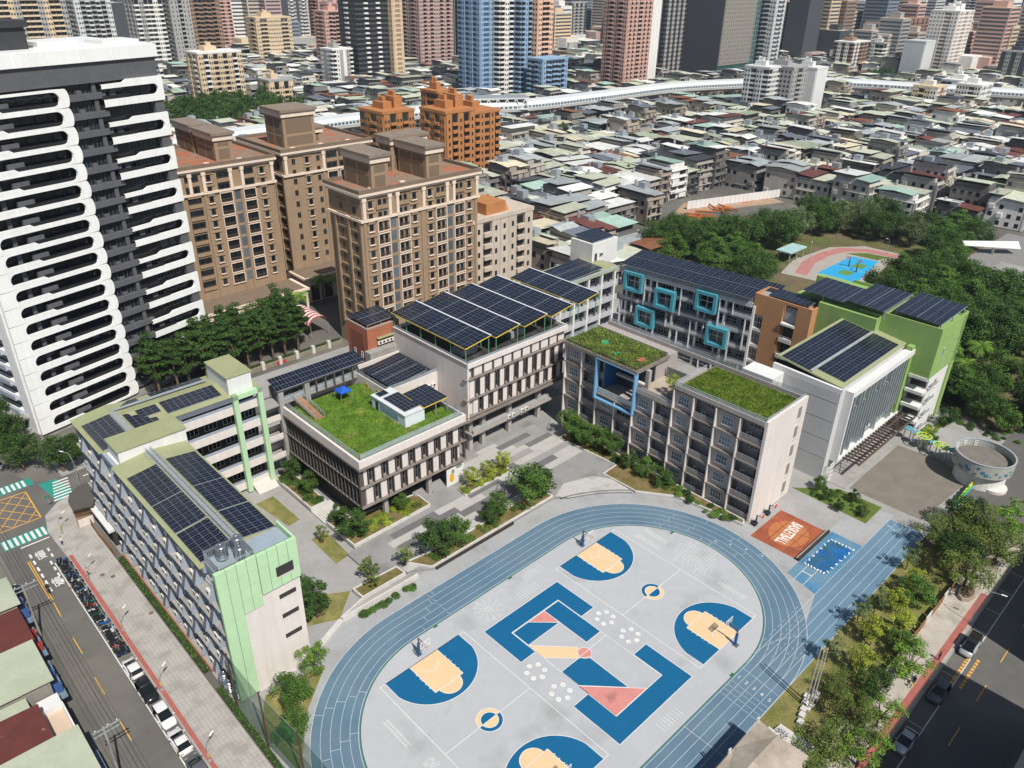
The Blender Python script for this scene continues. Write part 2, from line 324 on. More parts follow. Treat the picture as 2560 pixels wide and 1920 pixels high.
# raised plaza with light and dark paving bands
plz = [(-23.2, 26.0), (-23.2, 19.2), (-15, 13.5), (13.7, 13.5)]+[(5.7+math.cos(t)*27.4, -14.05+math.sin(t)*27.4) for t in (1.15, 1.05, .95, .85, .75)]+[(26.2, 12.3), (30.5, 12.4), (29.6, 31), (34.2, 34), (34.2, 60), (-18, 60), (-21.5, 53.5), (-21.5, 26.2)]
P0 = .45
MB().prism(plz, -.02, P0).obj('plaza_ground', mat('plaza_paving', '8e8d8c', var=.08, scale=.3, col2='7d7c7b', c2=(.5, .65), c2s=.2), kind='structure')
pb = MB(); random.seed(3)
for r, (y0, y1) in enumerate([(33.2, 34.6), (31.6, 33.2), (30.1, 31.6), (28.6, 30.1), (26.9, 28.6), (25.2, 26.9), (23.6, 25.2), (21.9, 23.6), (20.2, 21.9), (18.6, 20.2), (17, 18.6), (15.4, 17)]):
    x = -20+random.uniform(0, 5)
    while x < 29.3:
        l = random.uniform(3.5, 10); m = random.choice([0, 0, 1, 2]); x1 = min(x+l, 29.3)
        lo = -20 if y0 < 25 else (13.8 if y0 < 28 else 5)
        a0, a1 = max(x, lo), x1
        if y0 < 20: a1 = min(a1, 14)
        if a1 > a0+.5: pb.box(a0+.02, a1-.02, y0+.02, y1-.02, P0, P0+.006+.0005*m, m)
        x = x1
pb.obj('paving_bands', [mat('band_light', 'aeaca8', var=.08, scale=.4), mat('band_dark', '6c6b6b', var=.08, scale=.4), mat('band_mid', '93918f', var=.08, scale=.4)], bpy.data.objects['plaza_ground'])
MB().poly([(13.9, 13.4)]+[(5.7+math.cos(t)*27.3, -14.05+math.sin(t)*27.3) for t in (1.2, 1.1, 1.0, .9, .8, .74)]+[(26.1, 10), (24, 13.2), (18, 15.2)][::1], z=P0+.01).obj('apron_pavement', mat('pale_concrete', 'b7b5b1', var=.12, scale=.4, col2='9d9b97', c2=(.5, .65), c2s=.4), kind='structure')
# left street, pavements and markings
MB().poly([(-65.4, -80), (-57.3, -80), (-57.3, 57), (-57.6, 66), (-56.6, 71), (-53.8, 73.8), (-49, 75.3), (-20, 77.3), (-20, 83.5), (-46, 82.2), (-52, 82), (-55.4, 84.2), (-56.7, 88), (-56.3, 200), (-64, 200), (-65, 84), (-90, 82), (-90, 70), (-65, 68)], z=.003).obj('left_road', mat('asphalt_left', '64625f', rough=.95, var=.09, scale=.1, col2='6f6c66', c2=(.45, .6), c2s=.05, bump=.01), kind='structure')
MB().poly([(-20, 77.3), (30, 79), (30, 85.5), (-20, 83.5)], z=.0035).obj('lane_road', asphalt, kind='structure')
MB().prism([(-57.3, -80), (-51.6, -80), (-51.6, 66), (-49.5, 75.2), (-53.8, 73.8), (-56.6, 71), (-57.6, 66), (-57.3, 57)], -.03, .13, top=0).obj('left_pavement', mat('paver_grey', 'aaa6a0', var=.09, scale=.5, col2='9a968f', c2=(.48, .62), c2s=.4, fine=10), kind='structure')
red = mat('paver_red', 'a4625a', var=.12, scale=.6); pv = bpy.data.objects['left_pavement']
MB().box(-57.05, -56.45, -80, 57, .1, .136).obj('red_paving_strip', red, pv); MB().box(-57.32, -57.14, -80, 62, .0, .145).obj('kerb', concrete, pv)
pj = mat('paver_joint', '8b8680', var=.15)
pvb = MB()
for i in range(130): 
    y = -10+i*.62; pvb.box(-56.4, -51.65, y, y+.035, .12, .1335)
for i in range(9): pvb.box(-56.3+i*.52, -56.265+i*.52, -10, 66, .12, .1337)
pvb.obj('paver_joints', pj, pv, kind='stuff')
rl = MB(); yel = mat('line_yellow', 'd9a441', var=.15, scale=1)
rl.ribbon([(-59.25, -20), (-59.2, 56.8)], .14, .008)
for y in list(range(-6, 31, 5)): rl.ribbon([(-59.2, y+2.9), (-57.4, y+2.9)], .1, .009)
for y in (33.6, 36.4, 39.5): rl.ribbon([(-59.2, y), (-57.5, y)], .1, .009)
for y in range(6):
    rl.ribbon([(-58.9 if y < 2 else -59.6, 61.6-y*1.9), (-58.95 if y < 2 else -59.6, 60.6-y*1.9)], .3, .0095)
    rl.ribbon([(-61.6, 61.8-y*2.1), (-61.6, 60.6-y*2.1)], .3, .0095)
rl.ribbon([(-62.2, 64.5), (-57.8, 64.5)], .3, .01)
for x in range(8): rl.box(-64.2+x*.86, -63.75+x*.86, 65.6, 68.2, .004, .012)
for y in range(7): rl.box(-54.0+y*.25, -50.9+y*.18, 74.6+y*1.02, 75.05+y*1.02, .004, .012)
for x in range(5): rl.box(-60.2+x*.86, -59.75+x*.86, 83.2, 85.6, .004, .012)
rl.ribbon([(-47.5, 79.6), (-40, 79.9)], .3, .01); rl.ribbon([(-60.2, 88), (-60, 104)], .14, .01)
rl.obj('road_line_marking', linew, bpy.data.objects['left_road'])
teal = mat('crossing_green', '2d8a7c', var=.12, scale=1)
MB().poly([(-64.4, 65.4), (-57.5, 65.4), (-57.5, 68.4), (-64.4, 68.4)], z=.005).poly([(-54.6, 82.3), (-53.6, 74.2), (-50.3, 75.2), (-51.6, 82.1)][::-1], z=.005).poly([(-61, 83), (-55, 83), (-55.2, 85.8), (-61, 85.8)], z=.005).obj('crossing_paint', teal, bpy.data.objects['left_road'])
yl = MB()
for a, b in (((-62.1, 60), (-62.1, 48)), ((-62.4, 60), (-62.4, 48)), ((-62.2, 47.3), (-62.3, 43.4)), ((-62.4, 37.8), (-62.4, 33.8)), ((-62.6, 28.2), (-62.6, 24.3)), ((-62.7, 18.6), (-62.7, 14.7)), ((-62.7, 9), (-62.7, 5)), ((-62.7, 0), (-62.7, -4)), ((-46, 80.4), (-40, 80.6))): yl.ribbon([a, b], .13, .009)
BQ = [(-57, 81.4), (-57.2, 71.3), (-63.8, 71.2), (-63.6, 81.6)]
for i in range(4): yl.ribbon([BQ[i], BQ[(i+1) % 4]], .2, .0095)
for i in range(-3, 5):
    for s in (1, -1):
        p = []; 
        for t in range(40):
            x = -63.7+t*.17; y = 76.3+s*(x+60.4)*1.4+i*3.3
            if 71.3 < y < 81.4: p.append((x, y))
        if len(p) > 1: yl.ribbon([p[0], p[-1]], .12, .0092+.0003*(s+1))
yl.obj('yellow_road_marking', yel, bpy.data.objects['left_road'])

for y in (60.3, 51.7): o = text('慢', 'road_lettering', (-60.3, y, .014), 0, 2.3, linew, bpy.data.objects['left_road'], sx=.68, off=.02); o.scale[1] = 1.15
mh = mat('manhole', '6b5f57', var=.2); mhm = MB().prism(arc(0, 0, .36, 0, 6.2832, 16)[:-1], 0, .004).mesh('manhole_cover', mh)
for x, y, z in ((-59.9, 40.5, .004), (-60.6, 14.4, .004), (-59.3, 48.9, .004), (-52.2, 34.9, .131), (-53.5, 47, .131), (-54.6, 48.5, .131), (-54.8, 68.5, .131)): link('manhole_cover', mhm, pv, (x, y, z))
# right street
MB().poly([(-120, -62.5), (140, -62.5), (140, -51.6), (70, -51.6), (66, -46), (66, -39), (95, -39), (140, -36), (140, -51.6)] if False else [(-120, -63), (160, -63), (160, -51.6), (-120, -51.6)], z=.002).obj('right_road', mat('asphalt_right', '5e5d5b', rough=.95, var=.1, scale=.1, col2='696763', c2=(.45, .6), c2s=.05), kind='structure')
MB().poly([(65.9, -51.7), (120, -51.7), (120, -38), (86, -37), (79, -37.5), (66.2, -39.8)], z=.006).obj('forecourt_road', mat('asphalt_fore', '62605e', var=.08, scale=.15, rough=.95), kind='structure')
MB().prism([(-120, -51.6), (60, -51.6), (66, -50), (66, -46.6), (-120, -46.6)], -.03, .13).obj('right_pavement', mat('paver_pale', 'b1aaa0', var=.1, scale=.5, col2='a09a90', c2=(.5, .62), c2s=.4), kind='structure')
rp = bpy.data.objects['right_pavement']
MB().box(-120, 46, -51.1, -50.1, .1, .135).obj('red_paving_strip', red, rp); MB().box(-120, 60, -51.65, -51.45, 0, .15).obj('kerb', concrete, rp)
r2 = MB().ribbon([(-120, -53.8), (120, -53.8)], .12, .009)
for x in range(-30, 70, 6): r2.ribbon([(x+1, -53.8), (x+1, -51.8)], .09, .0095)
for x in range(8): r2.box(62+x*.9, 62.5+x*.9, -56, -52.6, .006, .011)
r2.obj('road_line_marking', linew, bpy.data.objects['right_road'])
y2 = MB()
for x in range(-60, 100, 10): y2.ribbon([(x+2.8, -57), (x+6.8, -57)], .13, .009)
for x in range(10):
    for q in range(2): y2.box(23.6+x*.75, 24.1+x*.75, -54.9+q*1.2, -54.5+q*1.2, .006, .01)
y2.obj('yellow_road_marking', yel, bpy.data.objects['right_road'])
MB().poly([(-60, -46.6), (66, -46.6), (66, -38.3), (-60, -38.3)], z=.014).obj('roadside_lawn', lawn, kind='structure')
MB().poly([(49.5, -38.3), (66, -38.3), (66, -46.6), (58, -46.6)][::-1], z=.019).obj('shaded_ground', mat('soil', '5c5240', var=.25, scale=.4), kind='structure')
# brick forecourt of the kindergarten, lawns, school beds
MB().poly([(57.9, -22.5), (80.4, -22.5), (81.3, -31), (78.1, -37.4), (58.1, -36)][::-1], z=.02).obj('forecourt_paving', mat('timber_paving', '7d766d', var=.12, scale=.35, wave=(2.2, 'X', .02)), kind='structure')
for pts in ([(50, -14.9), (56.3, -21.5), (56.6, -29.5), (49.6, -29.5)], ): MB().poly(pts[::-1], z=.018).obj('garden_lawn', mat('lawn_green', '5a6b2e', var=.25, scale=.7, bump=.03), kind='structure')
for pts in ([(-27.6, 49.2), (-24.1, 49.3), (-24, 39.9), (-26.4, 39.6)], [(-25.4, 33.8), (-22.5, 33.3), (-22.8, 25.9), (-25.7, 25.6)], [(-33, 22), (-27.5, 18.6), (-32, 14.6), (-37, 17)], [(-47, 9.5), (-38.3, 8.5), (-44.5, 3.2), (-49.5, -4), (-50, 5)], [(-50, -4.5), (-49.4, -14), (-50.2, -30), (-50.5, -5)]):
    MB().poly(pts[::-1], z=.016).obj('lawn', lawn, kind='structure')
# ---------------------------------------------------------------- building helpers
beige = mat('stucco_beige', 'd8d0ca', var=.04, scale=.3, streak=.06); grey_and_shade = mat('stucco_grey_and_shade', 'a7a09c', var=.06, scale=.3, streak=.08)  # second stucco: grey parts, and the loggia block's shade painted in as grey
finb = mat('fin_brown', '605853', var=.1, scale=.5, streak=.12); ledge = mat('ledge_brown', '837a73', var=.1, scale=.4, streak=.1)
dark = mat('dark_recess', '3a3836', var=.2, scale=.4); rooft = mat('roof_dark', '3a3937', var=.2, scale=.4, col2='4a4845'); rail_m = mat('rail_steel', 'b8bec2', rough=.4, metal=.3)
rgreen = mat('roof_pale_green', 'a2a67e', var=.08, scale=.3, wave=(1.6, 'Y', .05), rough=.55); rgreenx = mat('roof_pale_green_x', 'a2a67e', var=.08, scale=.3, wave=(1.6, 'X', .05), rough=.55)
bluegrey = mat('blade_bluegrey', '9aa2ae', var=.06, scale=.4, streak=.06); teal_m = mat('teal_frame', '4b94a4', var=.05, rough=.6); blue_f = mat('blue_frame', '6f9fc4', var=.05)
orange_w = mat('stucco_orange', 'b98a62', var=.05, scale=.3, streak=.05); green_w = mat('stucco_green', '8dab66', var=.05, scale=.3, streak=.06); palegreen = mat('panel_green', 'b2d2aa', var=.04, scale=.4, rough=.5)
ac_m = mat('ac_unit', 'd8d6cf', rough=.5, var=.06); brick = mat('brick_red', 'a8684f', var=.12, scale=1.2, streak=.08); whitew = mat('wall_white', 'd9d9d7', var=.04, scale=.2, streak=.05)
glassr = mat('rail_glass', 'b8c4cc', rough=.15, var=.1, alpha=.45); tanstone = mat('terrace_tan', 'b0a392', var=.08)
grassroof = mat('roof_grass', '5a7728', var=.3, scale=.5, col2='8a8448', c2=(.52, .7), c2s=.3, bump=.06); soil = mat('bed_soil', '6d5f4c', var=.25, scale=.8)
_wm = {}
def winmesh(w, h, nv=1, nh=0, fm=None, gm=None, t=.07, d=.1):
    fm = fm or frame_w; gm = gm or glass; k = (w, h, nv, nh, fm.name, gm.name, t)
    if k in _wm: return _wm[k]
    b = MB(); b.box(-w/2+t/2, w/2-t/2, -.02, .02, t/2, h-t/2, 1)
    for i in range(nv+2): x = -w/2+t/2+(w-t)*i/(nv+1); b.box(x-t/2, x+t/2, -d, .03, 0, h)
    zs = [0, h-t]+[(h-t)*(i+1)/(nh+1) for i in range(nh)]
    for z in zs: b.box(-w/2, w/2, -d+.004, .026, z, z+t)
    _wm[k] = b.mesh('window', [fm, gm]); return _wm[k]
FX, FY = -math.pi/2, 0.0      # facing -x / facing -y
def window(p, x, y, z, rz, w, h, nv=1, nh=0, fm=None, gm=None, t=.07, name='window'): return link(name, winmesh(w, h, nv, nh, fm, gm, t), p, (x, y, z), rz)
def railing(mb, pts, h=1.1, step=1.5, glassy=False, m=0, gm=1):
    for a, b in zip(pts[:-1], pts[1:]):
        A = Vector(a); B = Vector(b); n = max(1, int((B-A).length/step)); up = Vector((0, 0, h))
        mb.bar(A+up, B+up, .06, .06, m); mb.bar(A+up*.5, B+up*.5, .035, .035, m)
        for i in range(n+1): p = A.lerp(B, i/n); mb.bar(p, p+up, .05, .05, m)
        if glassy: mb.add([A+up*.1, B+up*.1, B+up*.93, A+up*.93], [(0, 1, 2, 3)], gm)
cell = mat('pv_cell', '181d2c', rough=.16, var=.12, scale=1.5, spec=.6, rnd=.25); alu = mat('pv_frame', '8d949b', rough=.4, metal=.4)
_pvm = {}
def pvmesh(u, v):
    k = (round(u, 3), round(v, 3))
    if k not in _pvm:
        b = MB(); i = .035; b.box(-u/2+.012, u/2-.012, -v/2+.012, v/2-.012, -.04, 0, 1)
        b.poly([(-u/2+i, -v/2+i, .004), (u/2-i, -v/2+i, .004), (u/2-i, v/2-i, .004), (-u/2+i, v/2-i, .004)], 0)
        b.poly([(-.015, -v/2+i, .006), (.015, -v/2+i, .006), (.015, v/2-i, .006), (-.015, v/2-i, .006)], 1) if u > 1.3 else b.poly([(-u/2+i, -.012, .006), (u/2-i, -.012, .006), (u/2-i, .012, .006), (-u/2+i, .012, .006)], 1)
        _pvm[k] = b.mesh('solar_panel', [cell, alu])
    return _pvm[k]
def pv(label, o, U, V, nu, nv, skip=(), base=None, posts=None, postm=None, edge=None, gaps=(), under=True):
    """tilted field of nu x nv panels from corner o along U, V; base = height of what its posts stand on"""
    o, U, V = Vector(o), Vector(U), Vector(V); t = thing('solar_array', label, 'solar panels', tuple(o))
    u = U/nu; v = V/nv; N = U.cross(V).normalized(); un, vn = u.normalized(), N.cross(u.normalized()); me = pvmesh(u.length, v.length)
    rot = Matrix((un, vn, N)).transposed().to_4x4(); inv = Matrix.Translation(-o)
    for i in range(nu):
        for j in range(nv):
            if (i, j) in skip: continue
            q = link('solar_panel', me, t, world=False); q.matrix_basis = Matrix.Translation(u*(i+.5)+v*(j+.5)+N*.06) @ rot
    b = MB(); pm = postm or steel
    for j in range(nv+1 if nv < 8 else nv//2+1):
        s = j/(nv if nv < 8 else nv//2); b.bar(V*s-N*.06, U+V*s-N*.06, .06, .08)
    if base is not None:
        for (s, r) in posts:
            p = U*s+V*r; b.bar((p.x, p.y, base-o.z), p-N*.1, .14, .14)
    q = b.obj('support_frame', pm, t, world=False)
    if edge:
        e = MB(); e.bar(-N*.02, U-N*.02, .14, .16); e.bar(-N*.02, V-N*.02, .14, .16); e.bar(V-N*.02, U+V-N*.02, .12, .14); e.obj('edge_beam', edge, t, world=False)
    for s in gaps:
        e = MB(); e.bar(V*s+N*.1, U+V*s+N*.1, .13, .05); e.obj('walkway_strip', alu, t, world=False)
    return t
acm = MB().box(-.45, .45, -.18, .18, 0, .75).tube((.12, -.185, .38), (.12, -.2, .38), .27, n=10, m=1).mesh('air_conditioner', [ac_m, dark])
def ac(p, x, y, z, rz): return link('air_conditioner', acm, p, (x, y, z), rz)

# ---------------------------------------------------------------- classroom block with pale green gable (west and north wings)
cb_ = thing('classroom_block', 'L-shaped classroom block with pale green end wall and ribbed olive roof', 'school building', (-44.5, 37, 0))
bx('wall', whitew, cb_, -49.0, -39.2, 10.9, 53.4, 0, 20.1); bx('wall', grey_and_shade, cb_, -49.0, -21.8, 56.4, 63.5, 0, 20.1)
def gable(p, x0, x1, y0, y1, z, zr, along, m):
    b = MB()
    if along == 'y': c = (x0+x1)/2; b.add([(x0, y0, z), (c, y0, zr), (x1, y0, z), (x0, y1, z), (c, y1, zr), (x1, y1, z)], [(0, 1, 4, 3), (1, 2, 5, 4), (0, 2, 1), (3, 4, 5), (0, 3, 5, 2)])
    else: c = (y0+y1)/2; b.add([(x0, y0, z), (x0, c, zr), (x0, y1, z), (x1, y0, z), (x1, c, zr), (x1, y1, z)], [(0, 3, 4, 1), (1, 4, 5, 2), (0, 1, 2), (3, 5, 4), (0, 2, 5, 3)])
    return b.obj('roof', m, p)
gable(cb_, -50, -38.6, 15.0, 45.3, 20.3, 21.0, 'y', rgreen); gable(cb_, -50, -38.55, 50.2, 63.9, 20.3, 21.0, 'y', rgreen); gable(cb_, -44.3, -21.4, 53.4, 64.2, 20.32, 21.05, 'x', rgreenx)
rb = bx('roof_house', whitew, cb_, -48.6, -38.3, 45.3, 50.1, 17, 22.4); MB().box(-48.8, -38.1, 45.1, 50.3, 22.4, 22.55).obj('roof', rgreenx, rb)
rb = bx('roof_house', whitew, cb_, -27.0, -22.6, 54.0, 62.3, 20.0, 23.8); MB().box(-27.2, -22.4, 53.8, 62.5, 23.8, 23.95).obj('roof', rgreen, rb)
wk = MB(); wk.box(-44.75, -44.05, 16.5, 45.2, 21.15, 21.22).box(-44.75, -44.05, 50.3, 60.5, 21.15, 21.22).box(-44.3, -28, 60.7, 61.4, 21.1, 21.17)
for y in [16.5+i*.9 for i in range(32)]+[50.5+i*.9 for i in range(11)]: wk.box(-45.3, -43.5, y, y+.18, 20.95, 21.1)
railing(wk, [(-44.75, 16.5, 21.2), (-44.75, 45, 21.2)], .5, 3); railing(wk, [(-44.05, 16.5, 21.2), (-44.05, 45, 21.2)], .5, 3); wk.obj('roof_walkway', steel, cb_)
# street side: ledges, triangular blades, windows, air conditioners
ZF = [0.2, 4.2, 8.2, 12.2, 16.2]
for z in ZF[1:]: bx('ledge', concrete, cb_, -50.1, -49, 11, 63.4, z-.25, z-.05)
blade = MB().add([(0, -.06, 0), (-1.3, -.06, 0), (-.35, -.06, 3.75), (0, -.06, 3.75), (0, .06, 0), (-1.3, .06, 0), (-.35, .06, 3.75), (0, .06, 3.75)], [(0, 1, 2, 3), (7, 6, 5, 4), (0, 4, 5, 1), (1, 5, 6, 2), (2, 6, 7, 3), (3, 7, 4, 0)]).mesh('blade', bluegrey)
fascia = MB().add([(-1.25, -2.1, 0), (-.35, -2.1, 3.7), (-.35, -1.45, 3.7), (-1.25, -1.1, 0)], [(0, 1, 2, 3), (3, 2, 1, 0)]).mesh('blade_plate', bluegrey)
for k, z in enumerate(ZF):
    for i in range(12):
        y = 13.1+i*4.25+(.7 if k % 2 else 0)
        if y > 63: continue
        link('blade', blade, cb_, (-49, y, z)); 
        if (i+k) % 2: link('blade_plate', fascia, cb_, (-49, y+2.1, z))
        window(cb_, -49.02, y+2.1, z+1.1, FX, 3.4, 2.0, 3, 1, gm=glass)
        for d in (1.2, 2.3) if (i*3+k) % 4 else (1.7,): ac(cb_, -49.6, y+d, z, FX)
bx('eave_band', bluegrey, cb_, -49.6, -49, 15, 63.6, 19.4, 20.28); bx('corner_panel', bluegrey, cb_, -49.5, -48.9, 63.2, 63.9, 0, 20.2)
# green gable end facing the track
ge = thing('x', 'x', 'x') if False else None
for (x0, x1, z0, z1, yy) in ((-49.9, -44.6, 14.2, 22.3, 10.35), (-49.9, -47.2, 0.4, 14.2, 10.35), (-44.6, -39.1, 15.9, 22.3, 10.2)):
    nx = max(1, round((x1-x0)/1.35)); nz = max(1, round((z1-z0)/2.0)); dx, dz = (x1-x0)/nx, (z1-z0)/nz
    for i in range(nx):
        for j in range(nz): bx('cladding_panel', palegreen, cb_, x0+i*dx+.028, x0+(i+1)*dx-.028, yy, yy+.45, z0+j*dz+.028, z0+(j+1)*dz-.028)
bx('panel_backing', mat('joint_green', '6f9a6c'), cb_, -49.85, -39.15, 10.6, 10.88, 14.2, 22.2); bx('panel_backing', mat('joint_green', '6f9a6c'), cb_, -49.85, -47.25, 10.6, 10.88, .4, 14.2); bx('gable_wall', beige, cb_, -47.2, -39.25, 10.5, 11.0, 0, 15.9); bx('gable_side', palegreen, cb_, -49.95, -49.0, 10.36, 10.9, 0.4, 22.25)
bx('tank_deck', mat('deck_blue', '93a0ab', var=.08), cb_, -49.3, -39.2, 10.9, 15.0, 20.1, 21.3); bx('parapet_wall', palegreen, cb_, -39.35, -39.05, 10.7, 15, 20, 22.2)
for x, z in ((-41.2, 17.6), (-41.2, 13.6), (-41.2, 10.2), (-41.2, 6.6)):
    h = 1.5 if z > 16 else .7; bx('window_recess', dark, cb_, x-1.2, x+1.2, 10.12 if z > 16 else 10.44, 10.7, z, z+h); bx('window_sill', beige, cb_, x-1.3, x+1.3, 10.1 if z > 16 else 10.4, 10.5, z-.15, z)
fb = MB()
for i in range(44):
    for (a, b2) in (((-49.2, 11.0), (-49.2, 14.9)), ((-49.2, 14.9), (-44.5, 14.9)), ((-49.2, 11.0), (-44.5, 11.0)), ((-44.5, 11.0), (-44.5, 14.9))):
        if i < (20 if abs(a[0]-b2[0]) < .1 else 24): t_ = i/(20 if abs(a[0]-b2[0]) < .1 else 24); fb.box(a[0]+(b2[0]-a[0])*t_-.03, a[0]+(b2[0]-a[0])*t_+.03, a[1]+(b2[1]-a[1])*t_-.03, a[1]+(b2[1]-a[1])*t_+.03, 21.3, 22.9)
for z in (21.5, 22.6): fb.box(-49.2, -44.5, 10.98, 11.02, z, z+.06).box(-49.2, -44.5, 14.88, 14.92, z, z+.06).box(-49.22, -49.18, 11, 14.9, z, z+.06).box(-44.52, -44.48, 11, 14.9, z, z+.06)
fb.obj('tank_fence', steel, cb_)
chrome = mat('stainless', 'c8ccce', rough=.18, metal=.9, var=.1, scale=3)
def tank(x, y, z, label, h=1.7, r=.75):
    t = thing('water_tank', label, 'water tank', (x, y, z)); b = MB(); b.tube((x, y, z+.3), (x, y, z+.3+h), r, n=20)
    for i in range(5): b.tube((x, y, z+.5+i*h/5.5), (x, y, z+.54+i*h/5.5), r+.03, n=20)
    b.obj('tank_body', chrome, t); MB().ell((x, y, z+.3+h), (r, r, .3), 16, 6).tube((x, y, z+.4+h), (x, y, z+.75+h), .15, n=8).obj('tank_lid', chrome, t, smooth=True)
    b = MB(); [b.box(x+sx*r*.7-.05, x+sx*r*.7+.05, y+sy*r*.7-.05, y+sy*r*.7+.05, z, z+.35) for sx in (-1, 1) for sy in (-1, 1)]; b.obj('stand', steel, t)
tank(-47.4, 13.7, 21.3, 'steel water tank on green gable roof, the one closest to the street'); tank(-45.2, 13.9, 21.3, 'steel water tank on green gable roof, rearmost of the fenced three'); tank(-45.7, 12.3, 21.3, 'steel water tank on green gable roof, beside the front railing', 1.4, .65)
# courtyard side of the north wing: galleries, grey rail bands, green portal
for k, z in enumerate((1.0, 5.0, 9.0, 13.0, 17.0)):
    bx('gallery_slab', concrete, cb_, -39.2, -21.6, 54.0, 56.4, z-.35, z); bx('gallery_wall', beige, cb_, -39.1, -21.5, 53.85, 54.1, z-.35, z+1.15); bx('gallery_rail', bluegrey, cb_, -39.0, -21.6, 53.92, 54.0, z+1.15, z+1.7)
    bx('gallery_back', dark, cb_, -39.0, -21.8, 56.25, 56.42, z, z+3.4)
    for x in range(5): window(cb_, -37.2+x*3.4, 56.22, z+.9, FY, 2.3, 1.5, 2, 0)
bx('roof_band', mat('band_slate', '6a707a', var=.08), cb_, -39.2, -21.4, 53.5, 54.0, 19.3, 20.3)
bx('column', bluegrey, cb_, -36.6, -35.9, 53.55, 54.1, 0, 19.4); bx('column', bluegrey, cb_, -38.9, -38.2, 53.5, 54.1, 0, 19.4)
pt = [('portal_post', -26.9, -26.0), ('portal_post', -22.3, -21.4)]
for n_, a, b2 in pt: bx(n_, palegreen, cb_, a, b2, 52.9, 53.8, 0.3, 20.6)
bx('portal_lintel', palegreen, cb_, -26.9, -21.4, 52.9, 53.8, 19.7, 20.6)
for k in range(7): bx('step', beige, cb_, -25.6, -22.2, 53.2-.0*k, 53.4+.4*k, .0, .17*(k+1)) if False else bx('step', beige, cb_, -25.7, -21.6, 51.4+.35*k, 53.9, .0, .16*(k+1))
# courtyard side of the west wing
for z in ZF: window(cb_, -39.18, 48, z+1, math.pi/2, 3, 1.8, 2)
G1, G2 = .7/5.7, .74/5.4
for lab, x0, x1, y0, y1, nu, nv in (('black solar panels on the olive roof between roof house and north end, street slope', -49.3, -44.9, 49.2+1.2, 60.2, 4, 6), ('black solar panels on street slope just behind the roof house', -49.4, -45.0, 31.5, 40.5, 4, 5), ('black solar panels in the middle of the long street slope', -49.4, -45.0, 23.6, 31.3, 4, 5), ('black solar panels on street slope nearest the water tanks', -49.4, -45.0, 15.9, 23.2, 4, 4)):
    zz = lambda x: 20.45+(x+50)*G1; pv(lab, (x0, y0, zz(x0)), (x1-x0, 0, zz(x1)-zz(x0)), (0, y1-y0, 0), nu, nv+3)
for lab, x0, x1, y0, y1, nu, nv, sk in (('black solar panels stepped beside the roof house on courtyard slope', -43.4, -39.2, 50.6, 58.6, 4, 7, {(3, 6), (3, 5), (2, 6), (1, 6), (3, 4)}), ('black solar panels on courtyard slope just in front of the roof house', -43.4, -39.0, 31.6, 41, 4, 8, ()), ('black solar panels in the middle of the courtyard slope', -43.4, -39.0, 23.8, 31.4, 4, 7, ()), ('black solar panels on courtyard slope nearest the gable end', -43.4, -39.0, 16.2, 23.5, 4, 6, ())):
    zz = lambda x: 20.45+(-38.6-x)*G1; pv(lab, (x0, y0, zz(x0)), (x1-x0, 0, zz(x1)-zz(x0)), (0, y1-y0, 0), nu, nv, skip=sk)
for lab, x0, x1, y0, y1, nu, nv in (('wide black solar field on north wing slope facing the courtyard', -37.4, -28, 54.8, 58.5, 9, 4), ('small black solar field on north wing slope next to the roof junction', -41.4, -38.0, 56.0, 58.4, 3, 3)): pv(lab, (x0, y0, 20.45+(y0-53.4)*.135), (x1-x0, 0, 0), (0, y1-y0, (y1-y0)*.135), nu, nv)
for lab, x0, x1, y0, y1, nu, nv in (('wide black solar field on far slope of the north wing', -37.3, -28, 61.5, 64, 9, 3), ('narrow black solar field on far slope by the white tower', -44.5, -39.3, 61.7, 63.8, 5, 2)): pv(lab, (x0, y0, 21.15-(y0-59)*.135), (x1-x0, 0, 0), (0, y1-y0, -(y1-y0)*.135), nu, nv)

# ---------------------------------------------------------------- library with lawn roof
lb_ = thing('library_block', 'two-storey library on stilts with brown fins and a lawn roof', 'school building', (-6.5, 41, P0))
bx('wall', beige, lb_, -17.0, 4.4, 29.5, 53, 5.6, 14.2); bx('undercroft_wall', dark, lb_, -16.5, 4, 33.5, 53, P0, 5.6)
for z0, z1, e in ((5.42, 5.65, .0), (9.45, 9.65, .0), (13.3, 13.7, .25)): bx('ledge', ledge, lb_, -18-e, 5.3+e, 28.35-e, 53.2, z0, z1)
bx('floor_slab', ledge, lb_, -17.3, 4.8, 29, 53, 5.0, 5.3)
for (x0, x1, y0, y1) in ((-17.95, 5.2, 28.4, 28.8), (-17.95, -17.5, 28.8, 53), (4.8, 5.2, 28.8, 42)): bx('parapet_wall', beige, lb_, x0, x1, y0, y1, 13.7, 15.05)
MB().box(-17.5, 4.8, 28.8, 53, 13.72, 14.3).obj('roof_lawn', grassroof, lb_)
rm = MB(); railing(rm, [(-17.3, 52.8, 14.6), (-17.3, 29.1, 14.6), (4.6, 29.1, 14.6), (4.6, 42, 14.6)], 1.3, 1.8, True); rm.obj('roof_railing', [rail_m, glassr], lb_)
finm = MB().box(-.07, .07, -.55, 0, 0, 3.65).mesh('fin', finb); finl = MB().box(-.09, .09, -.95, 0, 0, 3.8).mesh('fin', mat('fin_side_shade', '57514d', var=.1))  # side fins darker: the shade of that facade is put into their colour
per = 2.86
